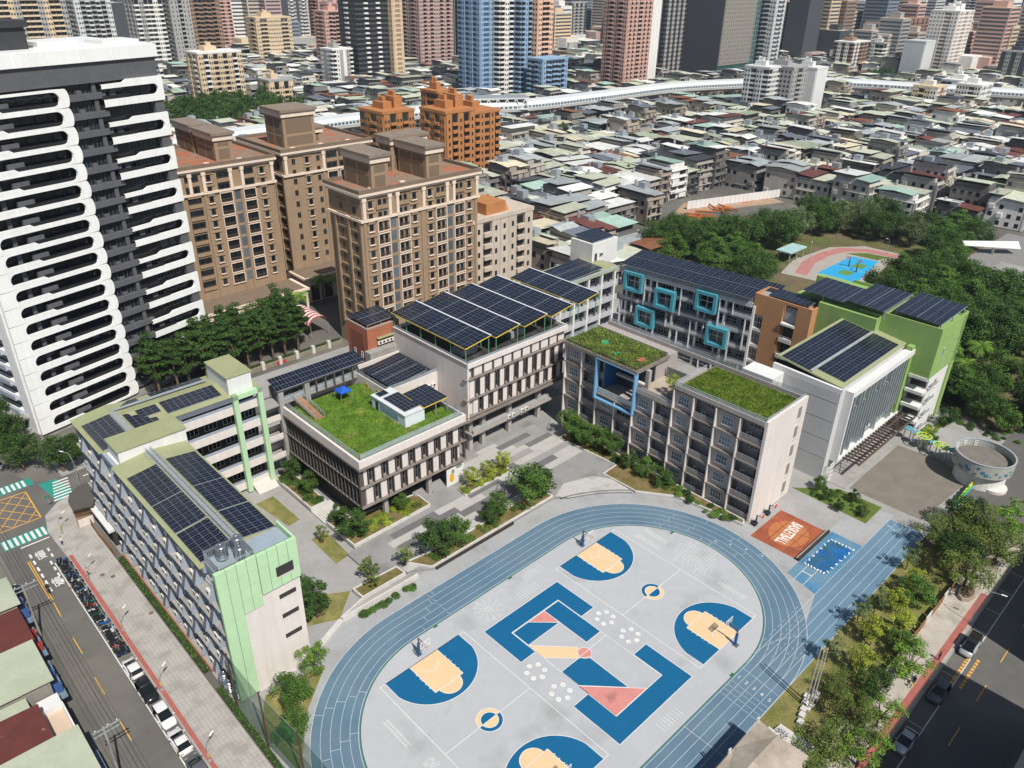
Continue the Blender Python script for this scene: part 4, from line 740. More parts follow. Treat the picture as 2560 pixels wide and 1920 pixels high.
pv('dark blue solar panels on the green hall, corner beside the white base', (86.6, -22.2, 25.5), (14.3, 0, .2), (0, 9.6, .3), 10, 6, base=24.2, posts=((.05, .02), (.5, .02), (.95, .02), (.05, .95), (.95, .95)), gaps=(.5,)); pv('dark blue solar panels on the green hall, middle field', (84.4, -11.8, 25.6), (14.5, 0, .2), (0, 8.2, .2), 10, 5, base=23.8, posts=((.05, .02), (.95, .95)), gaps=(.02, .5)); pv('dark blue solar panels on the green hall, field behind the orange tower', (84.6, -3.0, 25.0), (11.0, 0, .2), (0, 9.5, .2), 8, 6, base=23, posts=((.05, .5), (.95, .95)), gaps=(.05,))
# gym
gy = thing('gym_building', 'white gym with a tall finned window wall and mono-pitch roof', 'school building', (71, -10, 0))
bx('wall', mat('gym_white', 'c3c4c4', var=.03, streak=.05), gy, 56.3, 87.8, -17.4, -3.5, 0, 19.0)
MB().add([(56.3, -17.4, 19), (56.3, -3.5, 19), (56.3, -3.5, 20.4), (56.3, -17.4, 19.9), (56.9, -17.4, 19), (56.9, -3.5, 19), (56.9, -3.5, 20.4), (56.9, -17.4, 19.9)], [(0, 1, 2, 3)[::-1], (4, 5, 6, 7), (3, 2, 6, 7)]).obj('gable_parapet', whitew, gy)
MB().add([(57.2, -17.0, 19.9), (88.2, -17, 19.9), (88.2, -3.6, 21.8), (57.2, -3.6, 21.8), (57.2, -17.0, 19.6), (88.2, -17, 19.6), (88.2, -3.6, 21.5), (57.2, -3.6, 21.5)], [(0, 1, 2, 3), (4, 7, 6, 5), (0, 4, 5, 1), (1, 5, 6, 2), (2, 6, 7, 3), (3, 7, 4, 0)]).obj('roof', rgreenx, gy)
bx('void_wall', dark, gy, 57, 88, -16.5, -4, 18.9, 19.7); bx('side_block', whitew, gy, 52, 56.3, -6, 0.5, 0, 19.2)
for (x0, x1, z0, z1) in ((58.2, 87.8, 18.0, 19.2), (58.2, 87.8, 4.0, 4.5), (58.2, 58.7, 4.5, 18), (87.3, 87.8, 4.5, 18)): bx('window_box', whitew, gy, x0, x1, -19.0, -17.4, z0, z1)
bx('curtain_wall', mat('curtain_glass', '6f8076', rough=.15, var=.5, scale=.5, spec=.6), gy, 58.7, 87.3, -17.9, -17.4, 4.5, 18)
random.seed(11)
for i in range(22): bx('fin', steel, gy, 59.2+i*1.29, 59.55+i*1.29, -18.7, -17.9, 4.5+random.choice([0, 0, 2.5]), 18-random.choice([0, 0, 3]))
for i in range(44): x = 59+random.random()*28; z = 5+random.random()*12; bx('panel', random.choice([whitew, whitew, mat('panel_leaf', '5f9a5a'), bluegrey]), gy, x, x+.8, -18.0, -17.92, z, z+1.1)
for z in (5, 9, 13, 17): MB().box(56.26, 56.31, -17.3, -3.6, z, z+.05).obj('wall_joint', mat('joint_grey', 'a5a6a6'), gy)
tim = mat('pergola_brown', '5d4f47', var=.15)
for i in range(22): bx('canopy_joist', tim, gy, 60.5+i*1.22, 60.62+i*1.22, -22.3, -18, 4.0, 4.35)
for y in (-22.4, -20.2, -18.2): bx('canopy_beam', tim, gy, 60.2, 87, y-.1, y+.1, 3.95, 4.45)
MB().bar((60.5, -22, 4.2), (70, -18.2, 4.2), .1, .1).bar((70, -22, 4.2), (79, -18.2, 4.2), .1, .1).bar((79, -22, 4.2), (87, -18.2, 4.2), .1, .1).obj('canopy_brace', tim, gy)
lm_ = MB(); [lm_.box(56.6+i*.55, 56.68+i*.55, -18.6, -18.5, .1, 4) for i in range(4)]; [lm_.box(56.6, 58.3, -18.62, -18.5, z, z+.1) for z in (.1, 1, 2, 3, 3.9)]; lm_.obj('lattice_screen', white, gy); bx('podium', concrete, gy, 57, 88, -22, -17.5, 0, .12)
pv('big dark solar field on the gym roof, half beside the orange tower', (57.4, -10.3, 20.95), (26.2, 0, 0), (0, 6.0, .85), 22, 4); pv('big dark solar field on the gym roof, half beside the finned window wall', (59.4, -16.4, 20.1), (24.2, 0, 0), (0, 5.5, .78), 20, 4)
bx('roof_gutter', rail_m, gy, 57.4, 87.5, -10.85, -10.35, 20.95, 21.1)
# ---------------------------------------------------------------- round guard house, sinuous shelter, mural wall, entrance gate
gd = thing('round_guard_house', 'round grey guard house with porthole drum parapet and lettering', 'guard house', (79.7, -38.2, 0))
def ring(n, r0, r1, z0, z1, cx, cy):
    b = MB()
    for i in range(n):
        a, c = 2*math.pi*i/n, 2*math.pi*(i+1)/n
        q = [(cx+r*math.cos(t), cy+r*math.sin(t)) for r, t in ((r0, a), (r1, a), (r1, c), (r0, c))]
        b.add([(x, y, z) for z in (z0, z1) for x, y in q], [(4, 5, 6, 7), (3, 2, 1, 0), (1, 2, 6, 5), (3, 0, 4, 7)])
    return b
ring(48, 5.1, 5.3, 3.3, 6.0, 79.7, -38.2).obj('drum_parapet', mat('drum_grey', 'a9aba6', var=.05, streak=.05), gd); MB().prism(arc(79.7, -38.2, 5.1, 0, 2*math.pi, 40)[:-1], 3.3, 4.6).obj('roof_deck', mat('deck_grey', '75706a', var=.15), gd); MB().prism(arc(79.9, -38.3, 4.5, 0, 2*math.pi, 30)[:-1], 0, 3.3).obj('wall', whitew, gd); MB().prism(arc(78.6, -41.4, 2.4, 0, 2*math.pi, 24)[:-1], 0, .6).obj('planter_ring', beige, gd)
MB().tube((79.7, -38.2, 5.93), (79.7, -38.2, 5.94), .01, n=3).obj('drum_rim', rail_m, gd) if False else ring(48, 5.05, 5.36, 6.0, 6.1, 79.7, -38.2).obj('drum_rim', rail_m, gd)
random.seed(4)
for i in range(22):
    t = math.pi*(.55+1.0*i/22)+random.uniform(-.05, .05); r = random.choice([.16, .2, .28, .36]); z = random.uniform(3.8, 5.4); c = Vector((79.7+5.3*math.cos(t), -38.2+5.3*math.sin(t), z)); n_ = Vector((math.cos(t), math.sin(t), 0)); MB().tube(c-n_*.05, c+n_*.04, r, n=12).obj('porthole', mat('porthole_glass', '4f8196', rough=.15), gd)
for i, ch in enumerate('HOPE'):
    t = math.pi*(.62-.14*i); c = bpy.data.curves.new('letter', 'FONT'); c.body = ch; c.size = 1.7; c.align_x = 'CENTER'; c.extrude = .05; c.materials.append(white); o = link('letter', tomesh(c), gd, world=False); o.rotation_euler = (math.pi/2, 0, t-math.pi/2); o.location = (5.0*math.cos(t), 5.0*math.sin(t), 4.65)
sh = thing('arcade_shelter', 'white arcade shelter with yellow wheel canopies beside the round guard house', 'shelter', (83, -27, 0))
lime = mat('lime_yellow', 'c9d63c', var=.05)
pts = [(84.2, -22.6), (83.6, -24.6), (82.9, -26.6), (82.3, -28.6), (81.9, -30.6), (82.2, -32.4)]
for i, (x, y) in enumerate(pts): b = MB(); b.box(x-.12, x+.12, y-.7, y-.5, .1, 2.5).box(x-.12, x+.12, y+.5, y+.7, .1, 2.5).box(x-.12, x+.12, y-.7, y+.7, 2.3, 2.6); b.obj('arch_panel', white, sh); MB().prism([(x+1.1*math.cos(t*.52), y+1.0*math.sin(t*.52)) for t in range(12)], 2.65, 2.75).obj('roof_disc', mat('shelter_teal', '5f98a8', rough=.3), sh)
for x, y in ((82.8, -26.2), (81.6, -30.0)):
    b = ring(24, 1.35, 1.55, 3.0, 3.1, x, y); [b.bar((x, y, 3.05), (x+1.4*math.cos(t), y+1.4*math.sin(t), 3.05), .12, .1) for t in [k*math.pi/4 for k in range(8)]]; b.tube((x, y, 0), (x, y, 3.05), .08); b.obj('wheel_canopy', lime, sh)
mw = thing('mural_wall', 'bright cut-out mural wall of green hills and yellow flowers by the forecourt', 'wall', (72, -38.6, 0))
bx('wall_body', mat('mural_teal', '4fae9c', var=.3, scale=1.2), mw, 66.6, 76.5, -38.75, -38.5, 0, .8)
random.seed(6)
for i in range(26): x = 66.8+i*.38; r = random.uniform(.3, .7); MB().prism([(0, 0)]*0 or [(x+r*math.cos(t*.6), random.uniform(.9, 1.0)+r*math.sin(t*.6)) for t in range(11)], -.08, .08).obj('cutout', mat(random.choice(['lime_yellow', 'mural_leaf', 'mural_sun', 'mural_green']), {'mural_leaf': '6fb83f', 'mural_sun': 'e3b62c', 'mural_green': '3f9a4a'}.get('mural_leaf'), var=.1) if False else random.choice([lime, mat('mural_leaf', '6fb83f'), mat('mural_sun', 'e3b62c'), mat('mural_green', '3f9a4a')]), mw, world=False)
for o in mw.children:
    if o.name.startswith('cutout'): o.rotation_euler = (math.pi/2, 0, 0); o.location = (-72, random.uniform(-.06, .06), .25)
MB().box(76.6, 78.4, -38.8, -38.4, 0, 2.0).obj('mural_pylon', mat('mural_pylon', 'd9b9b0', var=.2, scale=2, col2='a5c9a0'), mw)
eg = thing('entrance_gate', 'curved dark entrance gate house with slatted timber front', 'gate', (-51.5, 65.5, .1))
MB().prism([(-53.6, 62.6), (-50.6, 61.8), (-48.8, 65), (-49.2, 69.5), (-51, 69), (-52.6, 67.6), (-53.4, 65.6)], 4.3, 4.7).obj('roof', mat('gate_roof', '56524e', rough=.5, var=.1), eg); MB().prism([(-53.3, 64.4), (-51, 63.8), (-49.2, 65), (-49.4, 69.2), (-51, 68.7), (-52.4, 67.4)], .1, 4.3).obj('wall', mat('gate_tan', 'a08a72', var=.12), eg)
for i in range(12): bx('timber_slat', mat('timber', '8a6647', var=.2), eg, -53.3+i*.2, -53.2+i*.2, 63.55-i*.05, 63.65-i*.05, 2.6, 3.6)
bx('low_wall', beige, eg, -53.2, -50.8, 63.3, 63.5, .1, 1.6); bx('flat_roof', whitew, eg, -51, -49.3, 54, 63.8, 3.2, 3.7); bx('under_wall', dark, eg, -50.4, -49.3, 54.3, 63.6, .1, 3.2)
wf = thing('timber_fence', 'low curved timber slat fence along the street hedge', 'fence', (-51.4, 58, .1))
for i in range(44): y = 51.4+i*.31; bx('fence_slat', MATS['timber'], wf, -51.55+.1*math.sin(i*.2), -51.45+.1*math.sin(i*.2), y, y+.26, .1, 1.2)
# ---------------------------------------------------------------- tall white-banded tower on the left (turned 14 degrees)
tw = thing('banded_tower', 'tall black and white apartment tower with rounded slot balconies', 'tower', (-49, 98, 0), R_(14))
tp = mat('tile_white', 'eff0ee', var=.04, scale=.25, rough=.35, streak=.05, spec=.5); tk = mat('tower_charcoal', '5f6064', var=.1, scale=.4, wave=(3, 'X', .02)); td = mat('tower_black', '242528', var=.25, scale=.3, rough=.25, spec=.5)
def lobj(b, name, m, p=tw, loc=None): o = b.obj(name, m, p, world=False); o.location = loc or (0, 0, 0); return o
lobj(MB().box(.8, 42.2, 1.6, 24, 0, 69.5), 'core_wall', td)
def band_mesh():
    N = 72; r = 1.26; cs = []; L0, L1 = 2.8+r, 20.4-r
    for i in range(N):   # slot outline, counter-clockwise from right
        u = i/N*(2*(L1-L0)+2*math.pi*r); half = math.pi*r
        if u < half/2: a = u/r; cs.append((L1+r*math.cos(a), r*math.sin(a)))
        elif u < half/2+(L1-L0): cs.append((L1-(u-half/2), r))
        elif u < half*1.5+(L1-L0): a = math.pi/2+(u-half/2-(L1-L0))/r; cs.append((L0+r*math.cos(a), r*math.sin(a)))
        elif u < half*1.5+2*(L1-L0): cs.append((L0+(u-half*1.5-(L1-L0)), -r))
        else: a = 1.5*math.pi+(u-half*1.5-2*(L1-L0))/r; cs.append((L1+r*math.cos(a), r*math.sin(a)))
    out = []
    for x, z in cs:
        if x > L1-.001: a = math.atan2(z, x-L1); k = 1.7/max(abs(math.sin(a)), .3); zz = max(-1.7, min(1.7, z/1.26*1.7)); out.append((21.45+.8*math.sqrt(max(0, 1-(zz/1.75)**2)) if x > L1+.2 else x, zz if x > L1+.2 else math.copysign(1.7, z)))
        elif x < L0+.001: zz = max(-1.7, min(1.7, z/1.26*1.7)); out.append((0.0 if x < L0-.25 else x, zz if x < L0-.25 else math.copysign(1.7, z)))
        else: out.append((x, math.copysign(1.7, z)))
    b = MB(); k = 0; D = .5
    b.v += [(x, 0, z) for x, z in out]+[(x, 0, z) for x, z in cs]+[(x, D, z) for x, z in cs]+[(x, D, z) for x, z in out]
    for i in range(N):
        j = (i+1) % N; b.f += [(i, N+i, N+j, j), (N+i, 2*N+i, 2*N+j, N+j), (3*N+i, i, j, 3*N+j)]; b.m += [0, 0, 0]
    b.add([(3.6, -.02, -1.3), (9.8, -.02, -1.3), (9.0, -.02, -.72), (3.1, -.02, -.72), (3.6, .15, -1.3), (9.8, .15, -1.3), (9.0, .15, -.72), (3.1, .15, -.72)], [(0, 1, 2, 3), (3, 2, 6, 7), (1, 5, 6, 2)])
    return b.mesh('facade_band', tp)
bmesh_ = band_mesh(); slot_in = MB().box(9.2, 20.0, .25, .3, -1.26, -.55, 0).box(8.2, 11.2, .4, 1.2, -1, .2, 1).box(5.6, 6.4, 1.1, 1.5, -1, 1, 1)
for i in range(7): slot_in.box(3.2+i*2.5, 4.6+i*2.5, 1.42, 1.5, -.5, .8, 2)
slot_me = slot_in.mesh('balcony', [td, tk, glass]); mid_me = MB().box(22.0, 30, .6, 1.4, -1.2, -.1).box(24.3, 25.3, .9, 1.4, -.1, .6).box(27.6, 28.4, .9, 1.4, -.1, 2.1).mesh('grey_balcony', tk)
wm = winmesh(1.7, 1.9, 1, 0, tk, glass)
for k in range(19):
    z = 2.9+3.405*k
    link('facade_band', bmesh_, tw, (0, 0, z), world=False); link('balcony', slot_me, tw, (0, 0, z), world=False); link('grey_balcony', mid_me, tw, (0, 0, z+.3), world=False)
    for x in (23.4, 26.5): link('window', wm, tw, (x, 1.56, z+.2), 0, world=False)
def cshape():
    b = MB(); D = .5; r = 1.0; T = 2.35; seg = []
    inn = [(35.2, r-.35), (34.4, r-.9), (29, r-.9)]
    up_o = [(29.0, T-.9), (34.2, T-.9), (35.0, T), (42.3, T)]; 
    # upper arm, end, lower arm as strips
    a = [(40.3+r*math.cos(t), r*math.sin(t)) for t in [math.pi/2-i*math.pi/12 for i in range(13)]]
    inner = [(29, r)]+a+[(29, -r)]; outer = [(29, T-.55), (33.6, T-.5), (34.6, T), (38, T), (40, T), (42.3, T), (42.5, T-.1), (42.5, .0), (42.5, -T+.1), (42.3, -T), (40, -T), (38, -T), (36, -T), (34, -T), (29, -T)]
    n = len(inner); 
    b.v += [(x, 0, z) for x, z in outer]+[(x, 0, z) for x, z in inner]+[(x, D, z) for x, z in inner]+[(x, D, z) for x, z in outer]
    for i in range(n-1): b.f += [(i, n+i, n+i+1, i+1)[::-1], (n+i, 2*n+i, 2*n+i+1, n+i+1)[::-1], (3*n+i, i, i+1, 3*n+i+1)[::-1]]; b.m += [0]*3
    b.box(29, 34.8, .2, .25, -r, -r+.75, 1).box(31, 32.2, .8, 1.4, -r, r, 2).box(42.4, 42.45, .1, 6, -T, T, 0)
    return b.mesh('c_shaped_band', [tp, td, tk])
cme = cshape(); lou = MB().box(40.2, 42.2, .3, 1.6, -1.1, 1.1).mesh('louvre_screen', tk)
for k in range(10):
    z = 64.0-7.08*k; link('c_shaped_band', cme, tw, (0, 0, z), world=False); link('louvre_screen', lou, tw, (0, 0, z-3.54), world=False)
    for x in (34, 36.6, 39): link('window', wm, tw, (x, 1.56, z-.9), 0, world=False); link('window', wm, tw, (x, 1.56, z-4.5), 0, world=False)
lobj(MB().box(0, 42.5, 0, 24.5, 70.0, 72.4).box(.4, 42.1, .4, 24, 72.4, 72.5), 'crown_band', tp); lobj(MB().box(.4, 42.1, .5, 24, 66.3, 70), 'screen_storey', tk); lobj(MB().box(1, 19.8, 5, 17, 72.4, 77).box(.4, 20.4, 4.5, 17.5, 76.2, 77.3), 'plant_house', mat('plant_charcoal', '3c3d40', var=.1)); lobj(MB().box(22, 30, 6, 12, 72.4, 73.4).box(33, 41, 3, 9, 72.4, 73.2), 'roof_box', whitew)
lobj(MB().box(-.2, 42.5, .5, 24, 0, 1.2), 'plinth', concrete); 
sd = MB()
for k in range(19): z = 2.9+3.405*k; sd.box(-.15, .9, 1.2, 24, z-1.7, z-.75).box(-.15, .9, 1.2, 4.2, z-.75, z+1.7).box(-.1, .9, 12, 14, z-.75, z+1.7)
lobj(sd, 'side_band', tp)
for k in range(19): lobj(MB().box(-.8, .5, 5, 11.4, 0, .18).box(-.8, -.72, 5, 11.4, .18, 1.0).box(-.8, .5, 14.8, 22, 0, .18).box(-.8, -.72, 14.8, 22, .18, 1.0), 'side_balcony', bluegrey, tw, (0, 0, 2.9+3.405*k-1.6))
for k in range(6): lobj(MB().box(-2.4, 0, 3, 24, 0, .3).box(-2.4, -2.2, 3, 24, .3, 1.1), 'podium_ledge', concrete, tw, (0, 0, 1+k*3.4)) if k < 2 else None

# ---------------------------------------------------------------- brown classical apartment towers
br = mat('stucco_brown', '9b856d', var=.05, scale=.3, streak=.07); cream = mat('trim_cream', 'e2d0be', var=.05, scale=.4, streak=.05); terra = mat('terracotta', '8c7868', var=.15, scale=.5, col2='a56a50', c2=(.5, .58), c2s=.18); brd = mat('stucco_brown_dark', '7a6857', var=.06)
balc = MB()   # framed balcony 3.6 x 2.9
balc.box(-1.8, -1.6, -.35, .1, 0, 2.9, 0).box(1.6, 1.8, -.35, .1, 0, 2.9, 0).box(-1.6, 1.6, -.35, .1, 2.7, 2.9, 0).box(-1.6, 1.6, -.35, .1, 0, .2, 0).box(-1.6, 1.6, .02, .06, .2, 2.7, 1).box(-1.6, 1.6, -.3, -.26, 1.05, 1.12, 2).box(-1.2, -.2, -.02, .02, .3, 2.3, 3).box(.3, 1.2, -.02, .02, .3, 2.3, 3)
for i in range(16): balc.box(-1.5+i*.2, -1.46+i*.2, -.3, -.26, .2, 1.05, 2)
balc_me = balc.mesh('balcony', [cream, dark, mat('rail_bronze', '6b5a4c'), glass]); plain = MB(); plain.box(-1.8, 1.8, -.3, .1, 0, .95, 0).box(-1.8, 1.8, .02, .06, .95, 2.6, 1).box(-1.2, -.2, -.02, .02, .3, 2.3, 3).box(.3, 1.2, -.02, .02, .3, 2.3, 3).box(-1.8, 1.8, -.3, -.26, 1.2, 1.26, 2); plain_me = plain.mesh('balcony', [br, dark, MATS['rail_bronze'], glass])
wrec = MB().box(-1.25, 1.25, -.02, .06, .5, 2.4, 1).box(-1.3, 1.3, -.3, .0, 2.4, 2.65, 0).box(-1.3, -.6, -.12, 0, .5, 2.4, 0).box(.55, 1.3, -.12, 0, .5, 2.4, 0).box(-.6, .55, -.06, 0, .9, 2.2, 2).box(-.9, .8, -.35, 0, .35, .55, 3).mesh('window', [br, dark, glass, cream])
wsm = MB().box(-.5, .5, -.06, .02, .8, 2.2, 0).box(-.58, .58, -.1, 0, .72, .8, 1).box(-.03, .03, -.08, 0, .8, 2.2, 1).mesh('window', [glass, brd])
def brown_tower(label, x0, x1, y0, y1, H, plan, roofs, zb=6):
    t = thing('brown_apartment_tower', label, 'apartment tower', ((x0+x1)/2, y0, 0)); zt = H-7.0
    bx('wall', br, t, x0, x1, y0, y1, 0, H-.6)
    for z in (zt, H-1.4): bx('cornice', cream, t, x0-.5, x1+.5, y0-.5, y1+.5, z, z+.55)
    bx('cornice', cream, t, x0-.9, x1+.9, y0-.9, y1+.9, H-.85, H-.3)
    for a in ((x0-.8, x1+.8, y0-.8, y0-.3), (x0-.8, x0-.3, y0-.3, y1+.8), (x1+.3, x1+.8, y0-.3, y1+.8), (x0-.3, x1+.3, y1+.3, y1+.8)): bx('parapet_wall', mat('parapet_brown', '7a6a5b', var=.12), t, *a, H-.3, H+.6)
    bx('roof_floor', terra, t, x0-.3, x1+.3, y0-.3, y1+.3, H-.32, H-.22)
    nf = int((zt-zb)/3.2)
    for (kind, x) in plan:
        X = x0+x
        for f in range(nf):
            z = zt-3.2*(f+1)+.1
            if kind == 'F': link('balcony', balc_me, t, (X, y0-.02, z))
            elif kind == 'P': link('balcony', plain_me, t, (X, y0-.02, z))
            elif kind == 'W': link('window', wrec, t, (X, y0-.01, z))
            elif kind == 'S': link('window', wsm, t, (X, y0-.01, z))
            elif kind == 'G': bx('stair_window', mat('glass_grey', '59636a', rough=.2, rnd=.3, spec=.5), t, X-.75, X+.75, y0-.05, y0+.1, z+.5, z+2.9)
        for f in range(2):
            z = H-1.6-3.0*(f+1)
            if kind in 'FP': link('balcony', plain_me, t, (X, y0-.02, z))
            elif kind in 'WS': link('window', wrec if kind == 'W' else wsm, t, (X, y0-.01, z))
        if kind == 'C': bx('pilaster', cream, t, X-.4, X+.4, y0-.55, y0, zt+.55, H-1.4); bx('capital', cream, t, X-.55, X+.55, y0-.65, y0, H-2.2, H-1.4)
        if kind == 'R': bx('rib', br, t, X-.35, X+.35, y0-.25, y0, zb, zt)
    for f in range(nf+2):       # shaded side: ribs and small windows
        z = H-4.4-3.2*f
        for k, yy in enumerate((y0+2.6, y0+8.2)):
            if yy < y1-1: bx('side_ledge', br, t, x0-.3, x0, yy-1.8, yy+1.8, z+1.2, z+1.6); link('window', wsm, t, (x0-.01, yy+.4, z-1.6), FX)
    for yy in (y0+.4, y0+5.4, y0+11): bx('rib', br, t, x0-.45, x0, yy-.35, yy+.35, zb, zt) if yy < y1 else None
    for (a, b2, c, d, z1) in roofs:
        r = bx('roof_house', br, t, a, b2, c, d, H-.5, z1-1.2); MB().box(a-.4, b2+.4, c-.4, d+.4, z1-2.0, z1-.7).obj('trim', cream, r); MB().box(a-.8, b2+.8, c-.8, d+.8, z1-.7, z1).obj('cornice', mat('cornice_grey', '86796c', var=.15), r)
        MB().box(a+.9, b2-.9, c-.06, c, H+.3, H+2.8).box(a+.9, b2-.9, c-.06, c, H+3.6, z1-2.6).box(a-.06, a, c+1, (c+d)/2-.4, H+.3, H+2.8).box(a-.06, a, (c+d)/2+.4, d-1, H+.3, H+2.8).box(a-.06, a, c+1, (c+d)/2-.4, H+3.6, z1-2.6).box(a-.06, a, (c+d)/2+.4, d-1, H+3.6, z1-2.6).obj('recess_panel', brd, r)
    for i in range(3): bx('roof_bench', cream, t, x0+4+i*9, x0+5.4+i*9, y0+2, y0+2.8, H-.5, H+.2)
    return t
unit = lambda o: [('R', o+.3), ('W', o+2.2), ('F', o+5.6), ('G', o+8.6), ('F', o+11.6), ('W', o+15.0), ('R', o+17.2)]
brown_tower('brown apartment tower closest to the school, with twin roof houses', 23.9, 59.7, 86.7, 100.5, 41, unit(.3)+unit(17.9)+[('C', .6), ('C', 7.9), ('C', 10.1), ('C', 18), ('C', 25.4), ('C', 27.6), ('C', 35.3)], [(28.2, 33.0, 88, 99.5, 48.8), (44.3, 49.1, 88, 99.5, 48.8), (43, 54, 100.5, 106, 49.2)])
brown_tower('brown apartment tower in the middle, with a stepped roof house', 31.5, 60, 135.7, 160, 41.5, [('S', 3.2), ('W', 7.4), ('S', 11), ('R', 12.6), ('F', 15.4), ('F', 19.6), ('R', 22.3), ('W', 25)]+[('C', .6), ('C', 12.6), ('C', 22.3)], [(35, 45, 140, 150, 51.5), (45, 48, 142, 149, 46)])
brown_tower('brown apartment tower half hidden by the banded tower', -4, 26.7, 132.6, 158, 41.5, [('P', 8.2), ('W', 12.6), ('F', 16.6), ('G', 19.8), ('F', 23.2), ('W', 27.4), ('C', 7.6), ('C', 11.2), ('C', 18.4), ('C', 21.6), ('C', 30.2), ('R', 11), ('R', 18.6), ('R', 21)], [(13, 17.8, 136, 147, 48.5), (13, 17.2, 149, 160, 48.8), (3, 8, 150, 158, 47.5)])
pod = thing('podium_arcade', 'cream stone podium arcade below the brown towers', 'podium', (20, 124, 0))
bx('wall', cream, pod, -4, 27.5, 122.8, 132.4, 0, 6); bx('roof_deck', mat('parapet_brown', '7a6a5b'), pod, -3.6, 27, 123, 132.3, 6.6, 6.65); bx('roof_deck', mat('parapet_brown', '7a6a5b'), pod, 29.6, 59.8, 127, 135.4, 7.6, 7.65); bx('cornice', cream, pod, -4.3, 28, 122.3, 132.4, 6, 6.6); bx('wall', cream, pod, 29.5, 60, 127, 135.5, 0, 7); bx('cornice', cream, pod, 29, 60.4, 126.5, 135.5, 7, 7.6)
for i in range(8): bx('arcade_opening', dark, pod, -2+i*3.8, .2+i*3.8, 122.74, 122.82, .3, 4.4)
for i in range(6): bx('arcade_opening', dark, pod, 31+i*4.4, 33.6+i*4.4, 126.94, 127.02, .3, 5)
cn = thing('striped_canopy', 'red and white striped barrel canopy by the palms', 'canopy', (18.5, 110, 0)); b = MB(); n = 14
for i in range(n):
    for j in range(8):
        q = [(17.2+3.0*(1-math.cos(a))*.9, y, 3.6+2.2*math.sin(a)) for y in (104.5+i*.75, 105.25+i*.75) for a in (j*math.pi/8, (j+1)*math.pi/8)]; b.add(q, [(0, 1, 3, 2)], i % 2)
b.obj('fabric_top', [mat('canopy_red', 'b8484a'), white], cn); MB().tube((17.3, 104.6, 0), (17.3, 104.6, 3.6), .08).tube((17.3, 114.9, 0), (17.3, 114.9, 3.6), .08).tube((22.5, 104.6, 0), (22.5, 104.6, 3.6), .08).tube((22.5, 114.9, 0), (22.5, 114.9, 3.6), .08).obj('canopy_posts', steel, cn)

# ---------------------------------------------------------------- generic slab / tower with real floor bands and piers
def tower(label, x0, x1, y0, y1, H, wall, fl=3.3, cols=6, colsx=4, band=1.2, pier=.6, core=None, cap=True, ang=0, roofs=1, proud=.35, trim=None, name='apartment_tower', cat='tower', group=None, style=None, loggia=None):
    """slab or tower: bays of solid wall with windows (w), stacked balconies (b), glass with spandrels (g), blank wall (n), built on the two street faces"""
    cx, cy = (x0+x1)/2, (y0+y1)/2; w, d = (x1-x0)/2, (y1-y0)/2; t = thing(name, label, cat, (cx, cy, 0), ang, group); core = core or td; tr_ = trim or wall
    rg = random.Random(hash(label) % 9973 if False else sum(map(ord, label))); nf = max(1, int(H/fl)); MB().box(-w, w, -d, d, 0, H).obj('core_wall', wall, t, world=False)
    st = style or rg.choice(['wbgbw', 'wwbw', 'gwgw', 'wbbw', 'bwnwb', 'wbwg', 'ggwgg', 'wgw'])
    W_, T_, B_ = MB(), MB(), MB()
    for face, (half, n) in enumerate(((w, cols), (d, colsx))):
        n = max(3, n); bw = 2*half/n
        def q(mb, u0, u1, o0, o1, z0, z1):
            if face == 0: mb.box(u0, u1, -d-o1, -d-o0, z0, z1)
            else: mb.box(-w-o1, -w-o0, u0, u1, z0, z1)
        for i in range(n):
            k = st[min(i, n-1-i) % len(st)] if face == 0 else st[i % len(st)]; u0, u1 = -half+i*bw, -half+(i+1)*bw; um = (u0+u1)/2
            if k in 'wn': q(T_ if i % 2 else B_, u0+.05, u1-.05, 0, .55, 0, H-.2)
            else: q(W_, u0+.12, u1-.12, 0, .06, 1, H-1)
            for f in range(nf):
                z = f*fl
                if k == 'w': 
                    for s_ in ((-.24, .24) if bw > 3.2 else (0,)): q(W_, um+s_*bw-bw*.13, um+s_*bw+bw*.13, .5, .58, z+1.0, z+2.4)
                elif k == 'b': q(T_, u0+.1, u1-.1, 0, 1.15, z-.1, z+1.05)
                elif k == 'g': q(B_, u0, u1, 0, .25, z-.55, z+.75)
    B_.obj('wall_bays', wall, t, world=False); T_.obj('balcony_stacks', tr_, t, world=False, kind='stuff'); W_.obj('window_panes', core, t, world=False, kind='stuff')
    if cap: MB().box(-w-.7, w+.3, -d-.7, d+.3, H-.2, H+.9).box(-w, w, -d, d, H+.9, H+.95).obj('parapet_wall', tr_, t, world=False)
    for k in range(roofs): MB().box(-w*.5+k*w*.7, -w*.5+k*w*.7+w*.55, -d*.4, d*.5, H, H+4+2*k).box(-w*.3+k*w*.7, -w*.1+k*w*.7, -d*.1, d*.2, H+4+2*k, H+6+2*k).tube((-w*.2+k*w*.7, d*.3, H+4+2*k), (-w*.2+k*w*.7, d*.3, H+6.5+2*k), .9, n=8).obj('roof_house', wall, t, world=False)
    return t
obr = mat('tile_orange', 'b27a4c', var=.08, scale=.5, streak=.08); bge = mat('tile_beige', 'c4b7a8', var=.08, scale=.4, streak=.12)
